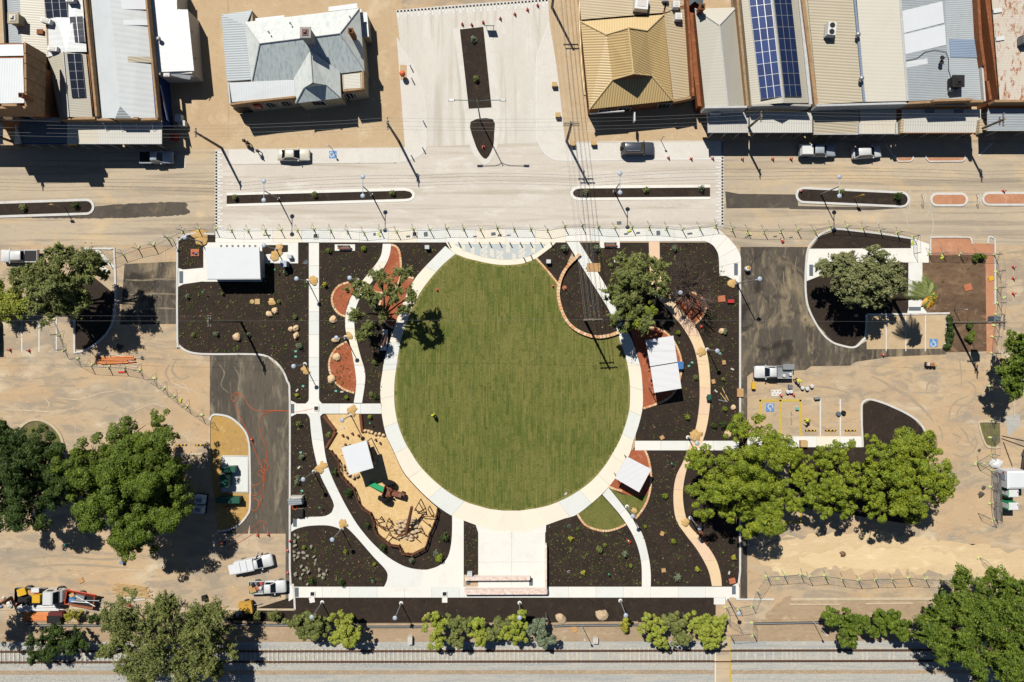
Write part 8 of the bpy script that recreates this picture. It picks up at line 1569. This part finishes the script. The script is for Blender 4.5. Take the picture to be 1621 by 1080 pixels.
# shaded machine near the green box
r = thing('generator_trailer', 'grey twin topped generator in the tree shade', 'generator', P(320, 796, .02), -.12)
for s in (-1, 1): MB().box((0, s * .72, .75), (1.5, 1.25, 1.1), 0, .86).build('hood', M['whitepanel'], r); MB().box((0, s * .72, 1.33), (.8, .5, .08)).build('vent_panel', M['galv'], r)
MB().box((0, 0, .25), (1.8, 2.9, .2)).build('skid', M['dark'], r)
# portable toilets / site hut
r = thing('site_hut', 'white portable site hut at the right edge', 'site hut', P(1592, 754, .02), .02); MB().box((0, 0, 1.25), (3.0, 2.5, 2.4)).build('body', M['whitepanel'], r); MB().box((0, 0, 2.5), (3.1, 2.6, .12), 0, .8).build('roof', M['whitepanel'], r); MB().box((-1.52, .3, 1.1), (.06, .9, 2.0)).build('door', M['lampdisc'], r); MB().box((-1.53, .9, 1.7), (.05, .35, .25)).build('notice', M['red'], r)
for y, lb in ((776, 'upper green and white portable toilet'), (796, 'lower green and white portable toilet')):
    r = thing('portable_toilet', lb, 'portable toilet', P(1588, y, .02)); MB().box((0, 0, 1.05), (1.5, 1.15, 2.1), 0, .96).build('cabin', M['brightgreen'], r); MB().box((.05, 0, 2.16), (1.45, 1.12, .14), 0, .85).build('roof', M['white'], r); MB().box((-.74, 0, 1.0), (.05, .7, 1.85)).build('door', M['white'], r); MB().cyl((.5, .35, 2.1), (.5, .35, 2.5), .06, .06, 8).build('vent_pipe', M['white'], r)
tag(link('bulk_bag', rock_mesh(5, 1.0, .75, .4, 'bulk_bag'), M['white'], None, P(1576, 733, .02)), 'crumpled white bulk bag above the site hut', 'bag'); 
for (x0, y0, x1, y1, lb) in ((1586, 690, 1640, 702, 'upper bare steel length at the right edge'), (1585, 694, 1636, 712, 'lower bare steel length at the right edge'), (1588, 700, 1602, 738, 'bare steel length leaning toward the site hut')): tag(MB().cyl(P(x0, y0, .1), P(x1, y1, .12), .05, .05, 6).build('steel_length', M['rail']), lb, 'steel bar')
# small litter of tools
tag(link('lime_vest', rock_mesh(8, .28, .2, .15, 'lime_vest'), M['hivis'], None, P(1147, 527.5, .3)), 'lime vest thrown on a sandstone in the right bed', 'vest')
zM = zz(1150, 540, .1852)
crate(1150, 621, (.5, .55, .1), 'black tray by the right driveway kerb', 'black'); crate(1171, 621.5, (.9, 1.2, .3), 'clay coloured crate straddling the right kerb', 'clay', lid='card')
for x0, y0, x1, y1, lb in ((1140, 622, 1150, 635, 'left pale timber length by the right kerb'), (1143, 614, 1153, 634, 'right pale timber length by the right kerb'), (1137, 633, 1152, 636, 'silver plastic strip by the right kerb')): tag(MB().box((0, 0, .04), (math.dist((x0, y0), (x1, y1)) * S, .12, .06)).build('timber_length', M['pine' if 'timber' in lb else 'steel'], None, loc=P((x0 + x1) / 2, (y0 + y1) / 2, .03)), lb, 'length').rotation_euler.z = math.atan2(-(y1 - y0), x1 - x0)
tag(link('plastic_bag', rock_mesh(15, .55, .8, .25, 'plastic_bag'), M['offwhite'], None, P(1163, 673, .02)), 'crumpled pale plastic sheet by the right kerb', 'sheet')
r = thing('cart', 'green handcart standing on the tan path', 'cart', P(1121, 629, ZP)); MB().box((0, .1, .5), (.5, .7, .4), 0, 1.15).build('tub', M['green'], r); MB().box((0, -.4, .4), (.55, .25, .35)).build('rack', M['black'], r); MB().cyl((-.3, 0, .2), (.3, 0, .2), .18, .18, 10).build('wheel', M['rubber'], r)
r = thing('sand_barrel', 'white water barrel with coloured lid on the right driveway', 'barrel', P(1181.5, 426)); MB().lathe([(.3, 0), (.4, .2), (.4, .85), (.32, 1.0)], n=16).build('barrel', M['white'], r, True); MB().box((0, .12, 1.0), (.5, .4, .05)).build('lid', M['yellow'], r); MB().box((.1, .1, 1.04), (.2, .2, .04)).build('sticker', M['red'], r)
crate(1156, 477, (.9, .5, .35), 'red toolbox beside the clay slab near the bare tree', 'red'); crate(1157, 473, (.5, .4, .3), 'dark toolbox beside the clay slab near the bare tree', 'black')
for k, (x, y) in enumerate(((278, 218), (287, 190), (292, 198))): crate(x, y, ((.9, .9, .9), (.9, 1.1, 1.0), (1.0, .8, .9))[k], ('red post box at the shaded left corner', 'upper white street bin at the left corner', 'lower white street bin at the left corner')[k], ('red', 'white', 'offwhite')[k], 'bin' if k else 'post box', 0, 'street_box')
# people -----------------------------------------------------------------------------------------------
def person(x, y, rz, label, top, legs, hat, lean=0.0, stride=.25, arm=.5, z=.03):
    r = thing('person', label, 'person', P(x, y, z), rz)
    hip = Vector((0, 0, .92)); ch = Vector((lean * .75, 0, 1.40 - lean * .28)); nk = Vector((lean * .95, 0, 1.54 - lean * .42)); hd = Vector((lean * 1.2, 0, 1.68 - lean * .55))
    J = [(hip, .14), (hip.lerp(ch, .5), .135), (ch, .15), (nk, .06), (hd, .1)]; E = [(0, 1), (1, 2), (2, 3), (3, 4)]; legsJ = [0]; armJ = []
    def add(p, rad, par): J.append((Vector(p), rad)); E.append((par, len(J) - 1)); return len(J) - 1
    for s in (-1, 1):
        f = stride * s; k = add((0, s * .1, .88), .095, 0); kn = add((f * .6 + .06, s * .11, .49), .068, k); an = add((f, s * .11, .09), .045, kn); to = add((f + .2, s * .12, .045), .04, an); legsJ += [k, kn, an, to]
        sh = add((ch.x, s * .19, ch.z), .065, 2); el = add((ch.x + arm * .2, s * .25, ch.z - .3), .048, sh); wr = add((ch.x + arm * .45, s * .22, ch.z - .48), .034, el); pm = add((ch.x + arm * .52, s * .21, ch.z - .54), .036, wr); armJ += [sh, el, wr]
        for q in range(5):
            b0 = (ch.x + arm * .56 + (q - 2) * .004, s * (.21 + (q - 2) * .018), ch.z - .585 + (.03 if q == 0 else 0)); m1 = add(b0, .0095, pm); add((b0[0] + .02, b0[1] - s * .004, b0[2] - (.03, .045, .05, .045, .035)[q]), .008, m1)
    def skin(name, idx, grow, mat):
        mp = {i: n for n, i in enumerate(idx)}; ed = [(mp[a], mp[b2]) for a, b2 in E if a in mp and b2 in mp]
        me = bpy.data.meshes.new(name); me.from_pydata([J[i][0] for i in idx], ed, []); o = link(name, me, mat, r); m_ = o.modifiers.new('Skin', 'SKIN')
        for n, i in enumerate(idx): v = me.skin_vertices[0].data[n]; rr = J[i][1] + grow; v.radius = (rr, rr); v.use_root = (n == 0)
        s2 = o.modifiers.new('Sub', 'SUBSURF'); s2.levels = 1; s2.render_levels = 1; return o
    skin('body', list(range(len(J))), 0, M['skin']); skin('trousers', legsJ, .016, M[legs]); skin('shirt', [0, 1, 2] + armJ, .018, M[top])
    if hat: MB().lathe([(.19, 0), (.19, .02), (.115, .03), (.11, .1), (.05, .14)], hd + Vector((0, 0, .05)), 14).build('hat', M[hat], r, True)
    MB().lathe([(.105, .0), (.112, .05), (.08, .11), (.02, .125)], hd + Vector((-.015, 0, .015)), 12).build('hair', M['dark'], r, True)
    for s in (-1, 1): MB().lathe([(.012, -.01), (.016, 0), (.008, .01)], hd + Vector((.095, s * .035, .01)), 6).build('eye', M['black'], r)
    MB().box(hd + Vector((.11, 0, -.02)), (.035, .03, .05), 0, .7).build('nose', M['skin'], r); MB().box(hd + Vector((.098, 0, -.065)), (.02, .055, .014)).build('mouth', M['darkred'], r)
    return r
person(688, 657, 2.2, 'worker in yellow vest standing on the lawn', 'hivis', 'trouser', 'hivis', .15, .2); person(1257, 600, -.5, 'worker in yellow vest bending behind the white tray ute', 'hivis', 'trouser', 'hivis', .4, .15); person(1277, 665, 3.0, 'worker in yellow vest painting in the white bays', 'hivis', 'trouser', 'hivis', .45, .25, .9)
person(391, 226, 2.4, 'pedestrian in dark clothes at the kerb, left of the two', 'shirtdark', 'trouser', None, 0, .3); person(396, 229, 2.4, 'pedestrian in dark clothes walking just behind the first', 'shirtdark', 'trouser', None, 0, .3); person(412, 242, 2.6, 'pedestrian in pale blue stepping off the kerb', 'shirtblue', 'shirtdark', None, 0, .35)
# survey bike
r = thing('trolley', 'cluttered hand trolley on the right dirt below the accessible bays', 'trolley', P(1471, 577, .02), -.1); MB().box((0, 0, .5), (1.6, .5, .1)).build('deck', M['card'], r)
for k, (q, m) in enumerate(((-.6, 'offwhite'), (-.1, 'clay'), (.45, 'pine'))): MB().box((q, .02 * k, .72), (.4, .42, .35), .2 * k).build('load', M[m], r)
for q in (-.6, .6): MB().cyl((q, -.3, .2), (q, .3, .2), .2, .2, 12).build('wheel', M['rubber'], r)
MB().tube([(-.8, 0, .5), (-1.0, 0, .9), (-1.0, .25, .95), (-1.0, -.25, .95)], .03, 6).build('handle', M['black'], r)
